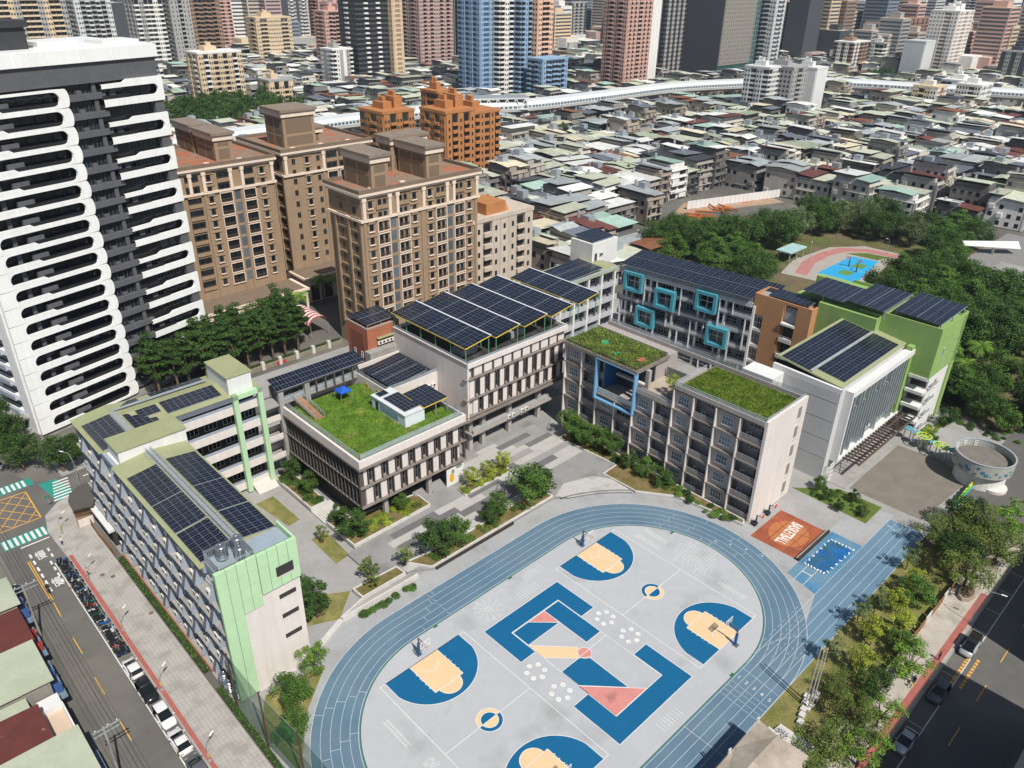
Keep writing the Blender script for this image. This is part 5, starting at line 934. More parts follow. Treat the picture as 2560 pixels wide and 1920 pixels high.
tower('grey-beige apartment block with an orange sloped roof house beside the brown tower', 58.6, 80.6, 87.2, 100, 27, bge, 3.25, 7, 5, roofs=0, style='wbw'); t = SC.objects.get('apartment_tower'); MB().prism([(64, 88), (71, 88), (71, 96), (64, 96)], 27, 31).obj('roof_house', obr, t); MB().add([(71, 88, 31), (71, 96, 31), (72.5, 88, 27.9), (72.5, 96, 27.9), (71, 88, 27.9), (71, 96, 27.9)], [(0, 2, 3, 1), (0, 4, 2), (1, 3, 5)]).obj('sloped_wall', mat('tile_orange2', 'c98a55'), t); None
tower('tall orange tiled apartment block with planted roof terrace', 140, 156, 197.5, 214, 33, obr, 3.1, 5, 5, roofs=2, style='wb'); tower('orange tiled apartment block joined at its stepped side', 157, 172, 199, 216, 31, obr, 3.1, 5, 4, roofs=1, style='bwg'); tower('lower orange tiled block with glazed green shaded flank', 140.5, 158, 243, 262, 27, obr, 3.1, 5, 4, 1.3, 1.0, core=mat('green_glaze', '2f3d35', rough=.3), roofs=2); tower('slim orange tiled stair tower rising behind the others', 170, 180, 240, 252, 34, obr, 3.4, 2, 2, 1.6, 1.6, roofs=1)
# towers in the middle distance
pk = mat('tile_pink', 'bda29b', var=.06, streak=.06); pk2 = mat('tile_rose', 'c9a497', var=.06); blu = mat('tile_blue', '8aa6c0', var=.06); sal = mat('tile_salmon', 'dfb89e', var=.06); wht = mat('tile_bright', 'e3e1dc', var=.06, streak=.06); gry = mat('tile_grey', 'a3a29f', var=.08, streak=.06); dgr = mat('tile_darkgrey', '4c4e52', var=.1); brn = mat('tile_brown', '967c69', var=.08); slv = mat('metal_silver', 'cdd0d0', rough=.4, var=.05); tan_ = mat('tile_tan', 'd2bd9f', var=.08)
tower('huge pink-grey apartment tower with narrow vertical bays', 383, 420, 527, 552, 92, pk, 3.2, 10, 4, 1.3, 1.6, roofs=1, style='wbwb')
tower('dark glass tower with white floor lines and beige flank', 283, 312, 475, 498, 96, dgr, 3.4, 8, 5, .45, 1.0, core=td, trim=wht, style='ggb'); tower('beige ribbed tower leaning against the dark glass tower', 313, 322, 470, 492, 90, tan_, 3.4, 4, 3, .8, .5, core=brn)
tower('small grey block with white ribs and roof garden', 260, 277, 474, 490, 31, gry, 3.1, 6, 4, 1.3, .9, trim=wht)
tower('blue and salmon apartment tower, blue corner bay', 322, 333, 380, 404, 98, blu, 3.3, 4, 6, core=mat('blue_shade', '3a4f66'), style='wg'); tower('blue and salmon apartment tower, white-and-salmon bay', 333.6, 346, 372, 396, 98, sal, 3.3, 3, 4, 1.6, 1.0, trim=wht); tower('blue and salmon apartment tower, blue front bay', 346.6, 356, 364, 388, 98, blu, 3.3, 3, 4, 1.5, .9); tower('blue and salmon apartment tower, salmon end bay', 357, 372, 358, 380, 94, sal, 3.3, 4, 4, 1.5, 1.0)
tower('low blue annex standing before the blue and salmon tower', 346.5, 372, 342, 357, 30, blu, 3.3, 8, 4, 1.2, .8, roofs=0)
tower('rose tiled tower with lit checkered front above the viaduct', 441, 471, 345, 368, 96, pk2, 3.1, 12, 5, 1.3, 1.0, trim=pk2, loggia=(3, 1, sal), style='wb'); tower('blank pale flank wing of the rose tiled tower', 471.5, 483, 346, 362, 97, wht, 3.1, 3, 4, style='n')
tower('dark slab tower beside the circle-lattice office', 525, 556, 372, 400, 96, dgr, 3.6, 9, 8, trim=gry, style='gw')
# office with round lattice screen
lo = thing('lattice_office', 'office tower with a round-hole lattice screen and green glass corner', 'tower', (580, 352, 0))
bx('core_wall', dgr, lo, 556, 614, 335, 375, 0, 98); bx('glass_corner', mat('green_glass', '2f5550', rough=.2, var=.3, spec=.6), lo, 556.2, 614, 334.7, 335, 0, 98); bx('screen_back', mat('lattice_shade', '6f6c66'), lo, 556.3, 605, 334.4, 335.1, 14, 97)
cm = ring(14, 1.35, 1.75, 0, .35, 0, 0).mesh('lattice_ring', mat('lattice_cream', 'b9b3a8', var=.05))
rings = MB(); rs = [(556.6+1.75+i*3.55, 14+1.9+j*3.3) for i in range(14) for j in range(25)]
for i, (x, z) in enumerate(rs):
    for k in range(12):
        a, c = 2*math.pi*k/12, 2*math.pi*(k+1)/12; rings.add([(x+r*math.cos(t), 333.9, z+r*math.sin(t)) for r, t in ((1.3, a), (1.8, a), (1.8, c), (1.3, c))], [(3, 2, 1, 0)])
rings.obj('lattice_screen', MATS['lattice_cream'], lo, kind='stuff'); b = MB(); [b.box(556, 614.3, 334.6, 335, z, z+.5) for z in range(2, 14, 4)]; [b.box(605+i*3, 605.3+i*3, 334.5, 335, 0, 98) for i in range(4)]; [b.box(605, 614.3, 334.6, 335, z, z+.4) for z in range(16, 98, 4)]; b.obj('glazing_bars', steel, lo)
tower('slim silver tower standing behind the lattice office', 618, 634, 322, 345, 94, slv, 3.6, 6, 4, .6, .9, core=dgr)
tower('white slab block with blue floor lines, lit end wall', 459, 474, 196, 214, 30, whitew, 3.0, 3, 5, roofs=1, style='nnw'); tower('white slab block with blue floor lines, shaded galleries', 440, 459, 203, 226, 31, gry, 3.0, 6, 4, 1.4, .8, roofs=1); tower('white slab block with blue floor lines, balcony wing', 426, 440, 212, 230, 31, whitew, 3.0, 4, 4, 1.6, .8, roofs=1)
tower('tall white residential tower with stacked bays beyond the viaduct', 742, 778, 212, 236, 58, wht, 3.2, 10, 4, 1.2, 1.1, core=brn, roofs=2, loggia=(3, 1, tan_)); tower('grey blank-walled theatre block by the white residential tower', 708, 730, 222, 240, 34, slv, 9, 3, 3, style='n', roofs=0)
# ---------------------------------------------------------------- low-rise quarter: shophouses under sheet-metal roof sheds
CAMP = Vector((-74.1435, -65.0374, 87.1198))
def inview(x, y, z=8, mx=.70, my=.54):
    d = Vector((x, y, z))-CAMP; f = d.dot(_fw)
    return f > 5 and abs(d.dot(_rt)/f) < mx and -my < d.dot(_up)/f < my-.02
def objcol(name, rough, wave=None, spec=.3, var=.12):
    m = mat(name, 'ffffff', rough=rough, var=var, scale=.35, wave=wave, spec=spec, streak=.12 if not wave else 0); nt = m.node_tree
    rgb = [n for n in nt.nodes if n.type == 'RGB'][0]; oi = nt.nodes.new('ShaderNodeObjectInfo')
    for l in list(rgb.outputs[0].links): nt.links.new(oi.outputs['Color'], l.to_socket)
    return m
hwall = objcol('house_wall', .85); hroof = objcol('house_roof', .5, (3, 'Y', .02), var=.16); hroofx = objcol('house_roof_x', .5, (3, 'X', .02), var=.16)
RC = {'pale green': ('c0c4b0', 8), 'slate grey': ('6d737b', 4), 'maroon': ('70463f', 2), 'white': ('e2e3de', 6), 'light grey': ('aab0b0', 5), 'mint': ('a3bfb2', 1), 'cream': ('d6cdb2', 2), 'rusty': ('85583f', 1), 'charcoal': ('47494d', 2), 'dull green': ('a9b39a', 3)}
WC = ['96938e', 'b3ada4', '7d7a76', 'c8c3ba', 'a3988d', 'd8d6d1', '6b6864']  # house wall colours picked at random, the last one the deepest grey
def house_parts(w, d, nf, seed):
    """walls with ledges and cages, window panes, two roof sheds of different height, roof clutter of one house, origin at its base centre"""
    r = random.Random(seed); h = nf*3.1; W2, D2 = w/2, d/2
    a = MB().box(-W2, W2, -D2, D2, 0, h).box(-W2, W2, -D2, -D2+.2, h, h+.9).box(-W2, -W2+.2, -D2, D2, h, h+.9)
    win = MB(); nw = max(2, int(w/r.choice([2.2, 3, 3.6]))); nd = max(2, int(d/r.choice([2.8, 3.6])))
    for f in range(1, nf+1):
        a.box(-W2, W2, -D2-r.choice([.5, .8, 1.1]), -D2, f*3.1-.2, f*3.1+(.9 if r.random() < .5 and f < nf else 0))
        if r.random() < .5: a.box(-W2-.5, -W2, -D2+r.uniform(0, d*.4), D2-r.uniform(0, d*.4), f*3.1-.2, f*3.1)
    for i in range(nw+1):
        if r.random() < .6: x = -W2+i*w/nw; a.box(x-.15, x+.15, -D2-.9, -D2, 0, h)
    for f in range(nf):
        for i in range(nw):
            x = -W2+(i+.5)*w/nw; q = w/nw*.4; u = r.random()
            if u < .75: win.box(x-q, x+q, -D2-.05, -D2, f*3.1+r.choice([.3, .9]), f*3.1+2.6)
            elif u < .9: a.box(x-q, x+q, -D2-1.0, -D2, f*3.1+.7, f*3.1+2.5)
        for i in range(nd):
            y = -D2+(i+.5)*d/nd; u = r.random()
            if u < .55: win.box(-W2-.05, -W2, y-.7, y+.7, f*3.1+.9, f*3.1+2.5)
            elif u < .7: a.box(-W2-.8, -W2, y-.9, y+.9, f*3.1+.8, f*3.1+2.4)
    cut = r.uniform(.3, .7); sl = r.random() < .5; rf = []
    def shed(x0, x1, y0, y1, z, s, ax):
        b = MB(); T = .12
        if ax == 'g': c = (y0+y1)/2; q = [(x0, y0, z), (x1, y0, z), (x1, c, z+s), (x0, c, z+s), (x0, y1, z), (x1, y1, z)]; b.add(q, [(0, 1, 2, 3), (3, 2, 5, 4)]); b.add([(x, y, k-T) for x, y, k in q], [(3, 2, 1, 0), (4, 5, 2, 3)])
        else:
            zz = [z, z, z+s, z+s] if ax == 'y' else [z+s, z, z, z+s]; q = [(x, y, k) for (x, y), k in zip(((x0, y0), (x1, y0), (x1, y1), (x0, y1)), zz)]; b.add(q+[(x, y, k-T) for x, y, k in q], [(0, 1, 2, 3), (7, 6, 5, 4), (0, 4, 5, 1), (3, 7, 4, 0)])
        return b
    e = .8; za, zb = h+r.uniform(2.3, 3.0), h+r.uniform(1.6, 3.4); ax1, ax2 = r.choice('ygx'), r.choice('ygx')
    if sl: rf = [shed(-W2-e, -W2+w*cut, -D2-e*r.choice([1, -1.5]), D2+e, za, r.uniform(.3, 1.1), ax1), shed(-W2+w*cut, W2+.3, -D2-e*r.choice([1, -2]), D2+e, zb, r.uniform(.2, .9), ax2)]
    else: rf = [shed(-W2-e, W2+.3, -D2-e, -D2+d*cut, zb, r.uniform(.2, .9), ax1), shed(-W2-e, W2+.3, -D2+d*cut, D2+e, za, r.uniform(.3, 1.1), ax2)]
    a.box(-W2+.6, W2-.3, -D2+1.3, D2-.3, h, min(za, zb)-.2)
    c_ = MB(); x = r.uniform(-W2, W2-2); c_.tube((x+1, D2-2, za), (x+1, D2-2, za+r.uniform(1.6, 2.6)), .55, n=8).box(W2-2.2, W2-1.4, -D2-1.6, -D2-.9, h*.5, h*.5+.6).box(-W2+.8, -W2+1.6, -D2-1.6, -D2-.9, h*.25, h*.25+.6)
    if r.random() < .35: c_.box(x, x+3, 0, 3.2, h, zb+r.uniform(1.5, 3))
    return a, win, rf[0], rf[1], c_
VAR = []
for i in range(30):
    r = random.Random(100+i); w, d, nf = r.choice([7, 9, 10.5, 12, 15, 19]), r.choice([13.5, 14.5, 15, 15.5]), r.choice([2, 3, 3, 3, 3, 4, 5]); VAR.append((w, d, nf, house_parts(w, d, nf, i)))
VM = [(v[3][0].mesh('wall', hwall), v[3][1].mesh('window_panes', glass), v[3][2].mesh('metal_roof', hroof), v[3][3].mesh('metal_roof', hroofx), v[3][4].mesh('roof_tank', steel)) for v in VAR]
VIA = [(0, 311), (93, 308), (172, 309), (235, 303), (278, 288), (342, 284), (418, 281), (476, 262), (526, 240), (551, 205), (566, 170), (594, 106), (630, 20), (660, -60)]
def via_dist(x, y):
    best = 1e9
    for (ax, ay), (bx_, by) in zip(VIA[:-1], VIA[1:]):
        dx, dy = bx_-ax, by-ay; t = max(0, min(1, ((x-ax)*dx+(y-ay)*dy)/(dx*dx+dy*dy))); best = min(best, math.hypot(x-ax-t*dx, y-ay-t*dy))
    return best
EXC = [(-70, 84, -80, 66), (-60, 62, 60, 168), (56, 84, 80, 106), (136, 184, 190, 268), (78, 104, -40, 66), (100, 241, -60, 66), (140, 186, 60, 93), (186, 241, 60, 113), (520, 640, 300, 405), (434, 490, 330, 372), (420, 480, 185, 232), (315, 378, 335, 410), (278, 326, 466, 502), (256, 280, 470, 494), (378, 424, 522, 556), (735, 784, 205, 240), (704, 734, 216, 244), (95, 198, 378, 474), (241, 262, -40, 40), (640, 710, 235, 262)]
def free(x, y, w, d):
    for a, b2, c, e in EXC:
        if a-w/2 < x < b2+w/2 and c-d/2 < y < e+d/2: return False
    return via_dist(x, y) > 20+w/2
lots = []; rr = random.Random(42); yy = -40.0; row = 0
yv = -60.0
while yv < 900:
    xv = 60.0; col = 0
    while xv < 1150:
        k = rr.randrange(len(VAR)); w, d = VAR[k][0], VAR[k][1]
        x = xv+w/2; y = yv+8.5+rr.uniform(-.8, .8)
        if free(x, y, w, d) and inview(x, y) and math.hypot(x+74, y+65) < 1050: lots.append((math.hypot(x+74, y+65), x, y, k))
        xv += w+(.2 if rr.random() < .85 else 2); col += 1
        if col % 9 == 8: xv += 7
    row += 1; yv += 15.2+(.3 if row % 2 else 3.2)
lots.sort(); keys = [k for k, v in RC.items() for _ in range(v[1])]
def zone(x, y):
    if x < 140: return 'behind the school' if y < 180 else 'beyond the brown towers'
    if x < 240: return 'above the park' if y < 185 else 'by the orange blocks'
    if y < 60: return 'past the park'
    return 'before the viaduct' if x < 400 else 'near the viaduct bend'
far = [MB() for _ in range(4)]; fmats = [[mat('far_wall_'+c, c, var=.15, scale=.2) for c in WC], None, [mat('far_roof_'+k.replace(' ', '_'), v[0], var=.12, scale=.3, rough=.6) for k, v in RC.items()]]
rk = list(RC)
NAMES = {}
for i, (ds, x, y, k) in enumerate(lots):
    w, d, nf, parts = VAR[k]; rc_ = rr.choice(keys); r2_ = rr.choice(keys) if rr.random() < .55 else rc_; wc = rr.randrange(len(WC)); ang = rr.uniform(-.06, .06); dz = rr.uniform(-2.0, .8)
    if i < 300:
        size = 'tall' if nf == 5 else ('low' if nf == 2 else ('wide' if w > 13 else ('narrow' if w < 10 else 'mid-sized'))); wcn = ['grey', 'beige', 'dark grey', 'pale', 'brownish', 'off-white', 'deep grey'][wc]
        lab = f'{size} {wcn} house under {rc_} sheet roof {zone(x, y)}' if rc_ == r2_ else f'{size} {wcn} house under {rc_} and {r2_} roofs {zone(x, y)}'
        t = thing('shophouse', lab, 'house', (x, y, dz), ang, 'houses: '+lab)
        for nm, me, c in (('wall', VM[k][0], WC[wc]), ('window_panes', VM[k][1], None), ('metal_roof', VM[k][2], RC[rc_][0]), ('metal_roof', VM[k][3], RC[r2_][0]), ('roof_clutter', VM[k][4], None)):
            o = link(nm, me, t, world=False, kind='stuff' if nm in ('window_panes', 'roof_clutter') else None)
            if c: f = rr.uniform(.8, 1.15); c = lin(c); o.color = (c[0]*f, c[1]*f, c[2]*f, 1)
    else:
        ca, sa = math.cos(ang), math.sin(ang)
        for q, (pb_, tgt, m) in enumerate(((parts[0], far[0], wc), (parts[1], far[1], 0), (parts[2], far[2], rk.index(rc_)), (parts[3], far[2], rk.index(r2_)))):
            if q == 1 and ds > 760: continue
            tgt.add([(x+ca*vx-sa*vy, y+sa*vx+ca*vy, vz+dz) for vx, vy, vz in pb_.v], pb_.f, m)
fo = thing('distant_houses', 'mass of distant low houses with sheet roofs past the viaduct', 'houses', (600, 300, 0)); fo['kind'] = 'stuff'
far[0].obj('distant_walls', fmats[0], fo, kind='stuff'); far[1].obj('distant_windows', glass, fo, kind='stuff'); far[2].obj('distant_roofs', fmats[2], fo, kind='stuff')
# ---------------------------------------------------------------- elevated railway with white noise barrier, elevated road before it
via = thing('elevated_railway', 'curving elevated railway with white ribbed noise barriers on piers', 'viaduct', (342, 284, 0))
def smooth(pts, n=6):
    out = []
    for i in range(len(pts)-1):
        p0, p1, p2, p3 = pts[max(i-1, 0)], pts[i], pts[i+1], pts[min(i+2, len(pts)-1)]
        for k in range(n):
            t = k/n; out.append(tuple(.5*((2*b)+(-a+c)*t+(2*a-5*b+4*c-d)*t*t+(-a+3*b-3*c+d)*t**3) for a, b, c, d in zip(p0, p1, p2, p3)))
    return out+[pts[-1]]
VP = smooth(VIA, 8)
def sweep(pts, prof, m, name, parent, z=0, seg=None):
    b = MB(); n = len(pts); k = len(prof)
    for i, p in enumerate(pts):
        a, c = pts[max(i-1, 0)], pts[min(i+1, n-1)]; dx, dy = c[0]-a[0], c[1]-a[1]; l = math.hypot(dx, dy); nx, ny = dy/l, -dx/l
        b.v += [(p[0]+nx*o, p[1]+ny*o, z+h) for o, h in prof]
    for i in range(n-1):
        for j in range(k): q = (j+1) % k; b.f.append((i*k+j, (i+1)*k+j, (i+1)*k+q, i*k+q)); b.m.append(0)
    return b.obj(name, m, parent)
sweep(VP, [(-5.5, 0), (5.5, 0), (5.5, 1.6), (3.5, -1.2), (-3.5, -1.2), (-5.5, 1.6)][::-1] if False else [(-5.5, 1.2), (-5.5, 0), (-3, -1.6), (3, -1.6), (5.5, 0), (5.5, 1.2)], mat('viaduct_concrete', 'b9b7b2', var=.08, scale=.1, streak=.08), 'deck', via, 10.5)
sweep(VP, [(5.2, 1.2), (5.6, 1.2), (5.6, 3.6), (4.2, 5.2), (-3.8, 5.6), (-5.6, 3.6), (-5.6, 1.2), (-5.2, 1.2), (-5.2, 3.4), (-3.6, 5.2), (4.0, 4.8), (5.2, 3.4)], mat('barrier_white', 'd4d8d8', var=.05, scale=.3, rough=.4), 'noise_barrier', via, 10.5)
wb_ = MB(); acc = 0
for i in range(len(VP)-1):
    a, c = VP[i], VP[i+1]; dx, dy = c[0]-a[0], c[1]-a[1]; l = math.hypot(dx, dy); nx, ny = dy/l, -dx/l; n = max(1, int(l/2.2))
    for k in range(n):
        t0, t1 = (k+.15)/n, (k+.8)/n; q = [(a[0]+dx*t+nx*5.64, a[1]+dy*t+ny*5.64) for t in (t0, t1)]; wb_.add([(q[0][0], q[0][1], 12.4), (q[1][0], q[1][1], 12.4), (q[1][0], q[1][1], 13.7), (q[0][0], q[0][1], 13.7)], [(0, 1, 2, 3), (3, 2, 1, 0)])
wb_.obj('barrier_windows', mat('barrier_pane', '8a97a3', rough=.3), via, kind='stuff')
for i in range(4, len(VP), 3): p = VP[i]; MB().box(p[0]-1.2, p[0]+1.2, p[1]-1.2, p[1]+1.2, 0, 8.6).box(p[0]-3, p[0]+3, p[1]-1.4, p[1]+1.4, 7.6, 9.0).obj('pier', MATS['viaduct_concrete'], via)
st_ = thing('steel_rail_bridge', 'white steel truss rail bridge joining the viaduct beside the orange blocks', 'bridge', (262, 297, 0)); b = MB()
A_, B_ = Vector((238, 309, 0)), Vector((277, 287, 0)); dl = (B_-A_)/8; nn = Vector((dl.y, -dl.x, 0)).normalized()*6.2
for s in (1, -1):
    for i in range(8): p, q = A_+dl*i+nn*s, A_+dl*(i+1)+nn*s; b.bar(p+Vector((0, 0, 12)), (p+q)/2+Vector((0, 0, 18)), .5, .5).bar((p+q)/2+Vector((0, 0, 18)), q+Vector((0, 0, 12)), .5, .5)
    b.bar(A_+nn*s+Vector((0, 0, 18)), B_+nn*s+Vector((0, 0, 18)), .6, .6); b.bar(A_+nn*s+Vector((0, 0, 12)), B_+nn*s+Vector((0, 0, 12)), .7, .9)
b.obj('truss', whitew, st_); b = MB().prism([(v.x, v.y) for v in (A_+nn, B_+nn, B_-nn, A_-nn)], 18.2, 18.6); b.obj('roof', steel, st_)
er = thing('elevated_road', 'elevated road with pale blue noise screens in front of the railway', 'viaduct', (340, 262, 0)); RP = smooth([(0, 284), (93, 282), (172, 283), (247, 274), (332, 268), (400, 262), (461, 243), (515, 215), (535, 180)], 7)
sweep(RP, [(-6, .3), (-6, -1), (6, -1), (6, .3)], asphalt, 'deck', er, 6); sweep(RP, [(5.8, .2), (6.1, .2), (6.1, 2.6), (5.8, 2.6)], mat('screen_pale', 'b9d0d2', var=.08, rough=.4), 'noise_screen', er, 6); sweep(RP, [(-6.1, .2), (-5.8, .2), (-5.8, 2.4), (-6.1, 2.4)], mat('screen_mint', 'a9c4bd', var=.08, rough=.4), 'noise_screen', er, 6)
for i in range(2, len(RP), 4): p = RP[i]; MB().box(p[0]-1, p[0]+1, p[1]-1, p[1]+1, 0, 5.2).obj('pier', MATS['viaduct_concrete'], er)
# ---------------------------------------------------------------- distant towers (counted one by one) and the mass of the far city
rt_ = random.Random(9)
WALLS = [('pink-grey', pk), ('white', wht), ('grey', gry), ('dark grey', dgr), ('brown', brn), ('silver', slv), ('tan', tan_), ('rose', pk2), ('beige', bge)]
# x, y, width, depth, height, wall index, label
FT = [(-60, 640, 46, 24, 92, 6, 'tan twin slab at the far left above the banded tower roof'), (10, 640, 26, 26, 96, 4, 'brown slab tower with grey stripe behind the tan slab'), (62, 620, 30, 24, 98, 1, 'white striped tower left of the grey grid block'), (92, 585, 46, 22, 66, 2, 'grey concrete grid block with gabled roof houses'), (150, 640, 26, 24, 92, 5, 'pale glazed tower behind the grey grid block'), (190, 635, 22, 22, 62, 1, 'white ribbed tower next to the brown slab'), (214, 632, 16, 20, 60, 2, 'grey ribbed tower squeezed before the brown slab'), (240, 645, 26, 22, 60, 4, 'brown slab tower with white corner pilaster'), (300, 760, 44, 20, 64, 7, 'rose apartment slab behind the pink mid-rise'), (172, 480, 30, 18, 34, 6, 'tan mid-rise with dark balcony flank before the tree belt'), (205, 462, 18, 16, 16, 6, 'low tan annex of the mid-rise'), (355, 760, 30, 22, 95, 1, 'pale ribbed tower with brown crown'), (384, 745, 24, 22, 92, 1, 'pale ribbed tower with dark corner windows'), (420, 740, 26, 20, 60, 7, 'rose grid block behind the ribbed towers'), (450, 730, 24, 20, 70, 1, 'white grid block left of the dark glass tower'), (300, 640, 34, 18, 44, 6, 'salmon apartment slab above the market roofs'), (342, 600, 28, 18, 50, 7, 'salmon apartment block with stepped gable'),
      (640, 628, 22, 20, 44, 1, 'white tower with black window strip behind the blue annex'), (668, 610, 26, 24, 52, 3, 'dark grey tower with stepped crown'), (432, 520, 18, 22, 88, 3, 'black tower with white balcony lines behind the blue tower'), (700, 720, 60, 20, 30, 7, 'low rose block among trees'), (760, 760, 26, 24, 80, 2, 'grey residential tower in the haze left of the rose tower'), (800, 720, 24, 24, 92, 3, 'bluish tower in the haze behind the dark tower'),
      (700, 480, 30, 22, 88, 2, 'grey ribbed tower right of the lattice office'), (740, 470, 26, 22, 92, 3, 'dark ribbed tower right of the lattice office'), (770, 430, 34, 22, 46, 4, 'brown block behind the brick-red complex'), (800, 450, 40, 22, 78, 5, 'white grid residential tower with dark flank'), (836, 392, 30, 20, 34, 7, 'brick-red apartment complex, left wing'), (866, 376, 34, 22, 36, 7, 'brick-red apartment complex, main wing'), (900, 352, 30, 20, 34, 7, 'brick-red apartment complex, right wing'), (860, 300, 44, 22, 46, 4, 'maroon-topped white block by the brick-red complex'), (905, 286, 30, 20, 44, 4, 'maroon-topped white block, further wing'), (712, 290, 34, 18, 30, 4, 'brown block with mauve flank by the viaduct'), (752, 280, 22, 16, 28, 1, 'white block with green mesh balconies'), (960, 340, 26, 22, 70, 1, 'white tower far behind the maroon block'), (860, 150, 18, 18, 54, 3, 'dark tower at the right of the white residential tower'), (742, 156, 24, 20, 30, 3, 'dark block with balcony rows at the right'), (770, 140, 22, 20, 42, 1, 'white slab with small windows at the far right'), (800, 118, 30, 20, 26, 3, 'dark green low block at the far right'), (1080, 262, 30, 24, 74, 3, 'dark glass tower at the upper right'), (1040, 300, 24, 22, 66, 1, 'white crowned tower at the upper right'), (1000, 220, 26, 24, 60, 5, 'silver tower at the upper right edge'), (1060, 190, 26, 24, 92, 3, 'tall black banded tower at the right edge'), (900, 210, 22, 20, 40, 6, 'orange-brown stepped block behind the dark tower'), (980, 560, 30, 24, 88, 3, 'dark blue tower cluster member, taller'), (1010, 520, 24, 22, 80, 2, 'dark blue tower cluster member, lower'), (1120, 480, 40, 24, 78, 5, 'white gridded tower with flat crown far right of lattice office'), (880, 560, 20, 20, 84, 1, 'white ribbed tower far right of lattice office'), (640, 90, 26, 22, 20, 0, 'pinkish low block beside the viaduct'), (598, 150, 24, 18, 18, 1, 'white office with ribbed front before the viaduct'), (498, 60, 20, 18, 24, 4, 'brown residential block at the right edge of the quarter'), (560, 128, 22, 16, 20, 1, 'white five-storey block near the viaduct'), (540, 150, 18, 16, 18, 1, 'white-fronted house block near the viaduct')]
for x, y, w, d, h, wi, lab in FT:
    tower(lab, x-w/2, x+w/2, y-d/2, y+d/2, h, WALLS[wi][1], 3.3, max(5, int(w/3.3)), max(4, int(d/3.6)), core=rt_.choice([td, dgr, td]), roofs=rt_.choice([1, 2]), trim=rt_.choice([None, None, wht, gry, tan_]) if wi != 3 else gry)
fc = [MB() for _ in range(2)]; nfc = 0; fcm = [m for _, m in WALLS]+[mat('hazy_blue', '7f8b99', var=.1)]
for i in range(6500):
    ds = 900+rt_.random()**1.3*2900; a = math.atan2(_fw.y, _fw.x)+rt_.uniform(-.66, .66); x, y = CAMP.x+ds*math.cos(a), CAMP.y+ds*math.sin(a)
    if ds < 1050 and via_dist(x, y) < 25: continue
    big = rt_.random() < (.2 if ds < 1500 else .34); h = rt_.uniform(34, 75) if big else rt_.uniform(8, 22); w, d = (rt_.uniform(16, 30), rt_.uniform(16, 26)) if big else (rt_.uniform(12, 34), rt_.uniform(12, 26))
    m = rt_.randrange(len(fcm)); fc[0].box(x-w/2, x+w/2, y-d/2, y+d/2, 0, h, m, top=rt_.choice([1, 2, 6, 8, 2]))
    if big:
        n = int(h/3.4)
        for f in range(n): z = 1.2+f*3.4; fc[1].add([(x-w/2-.1, y-d/2+1, z), (x-w/2-.1, y+d/2-1, z), (x-w/2-.1, y+d/2-1, z+1.5), (x-w/2-.1, y-d/2+1, z+1.5), (x-w/2+1, y-d/2-.1, z), (x+w/2-1, y-d/2-.1, z), (x+w/2-1, y-d/2-.1, z+1.5), (x-w/2+1, y-d/2-.1, z+1.5)], [(3, 2, 1, 0), (4, 5, 6, 7)])
        fc[0].box(x-w/4, x+w/5, y-d/4, y+d/4, h, h+5, m)
dc = thing('distant_city', 'hazy mass of far city blocks stretching to the skyline', 'city', (1500, 1000, 0)); dc['kind'] = 'stuff'
fc[0].obj('distant_blocks', fcm, dc, kind='stuff'); fc[1].obj('distant_window_bands', dgr, dc, kind='stuff')
hl = MB(); hill_m = mat('hill_green', '4a5a44', var=.2, scale=.01)
for k, (d0, hgt, a0, a1) in enumerate(((4300, 108, -.75, .75), (2700, 90, -.75, -.4), (2500, 100, .42, .75))):
    base = math.atan2(_fw.y, _fw.x); n = 60; vs = []
    for i in range(n+1):
        a = base+a0+(a1-a0)*i/n; h = hgt*(.6+.25*math.sin(i*.35+k)+.15*math.sin(i*.9+2*k)); 
        if k: h *= math.sin(math.pi*i/n)**.6
        vs += [(CAMP.x+(d0-700)*math.cos(a), CAMP.y+(d0-700)*math.sin(a), -5), (CAMP.x+d0*math.cos(a), CAMP.y+d0*math.sin(a), max(h, 1)), (CAMP.x+(d0+900)*math.cos(a), CAMP.y+(d0+900)*math.sin(a), -5)]
    fs = []
    for i in range(n): fs += [(3*i+3, 3*i, 3*i+1, 3*i+4), (3*i+4, 3*i+1, 3*i+2, 3*i+5)]
    hl.add(vs, fs)
hl.obj('hills', hill_m, kind='structure')
# ---------------------------------------------------------------- park behind the school
MB().poly([(104, -62), (240, -62), (240, 62), (186, 112), (142, 104), (104, 66)], z=-.03).obj('park_ground', mat('park_soil', '6b5f49', var=.25, scale=.15, col2='596030', c2=(.42, .58), c2s=.06), kind='structure')
MB().poly([(160, 38), (168, 26), (196, 30), (208, 30), (206, 44), (196, 50), (174, 52), (158, 48)][::-1] if False else [(158, 48), (160, 36), (166, 24), (196, 28), (208, 29), (207, 42), (196, 50), (174, 52)], z=-.022).obj('park_path', mat('path_grey', 'a79f95', var=.1, scale=.3), kind='structure')
MB().ribbon([(162, 43), (175, 47), (188, 47.5), (197, 45.5), (203, 39), (204, 29)], 4, -.012).obj('pink_path', mat('path_pink', 'b07873', var=.1, scale=.3), kind='structure'); MB().poly([(194, 43), (200, 38), (201, 31), (195, 32)][::-1], z=-.01).obj('park_lawn', mat('lawn_green', '5a6b2e'), kind='structure')
pc = MB().poly([(167, 40), (192.4, 40.1), (194.1, 31.3), (167.6, 27)][::-1], z=-.008).obj('park_basketball_court', mat('court_cyan', '2f9fd0', var=.06, scale=.3), kind='structure')
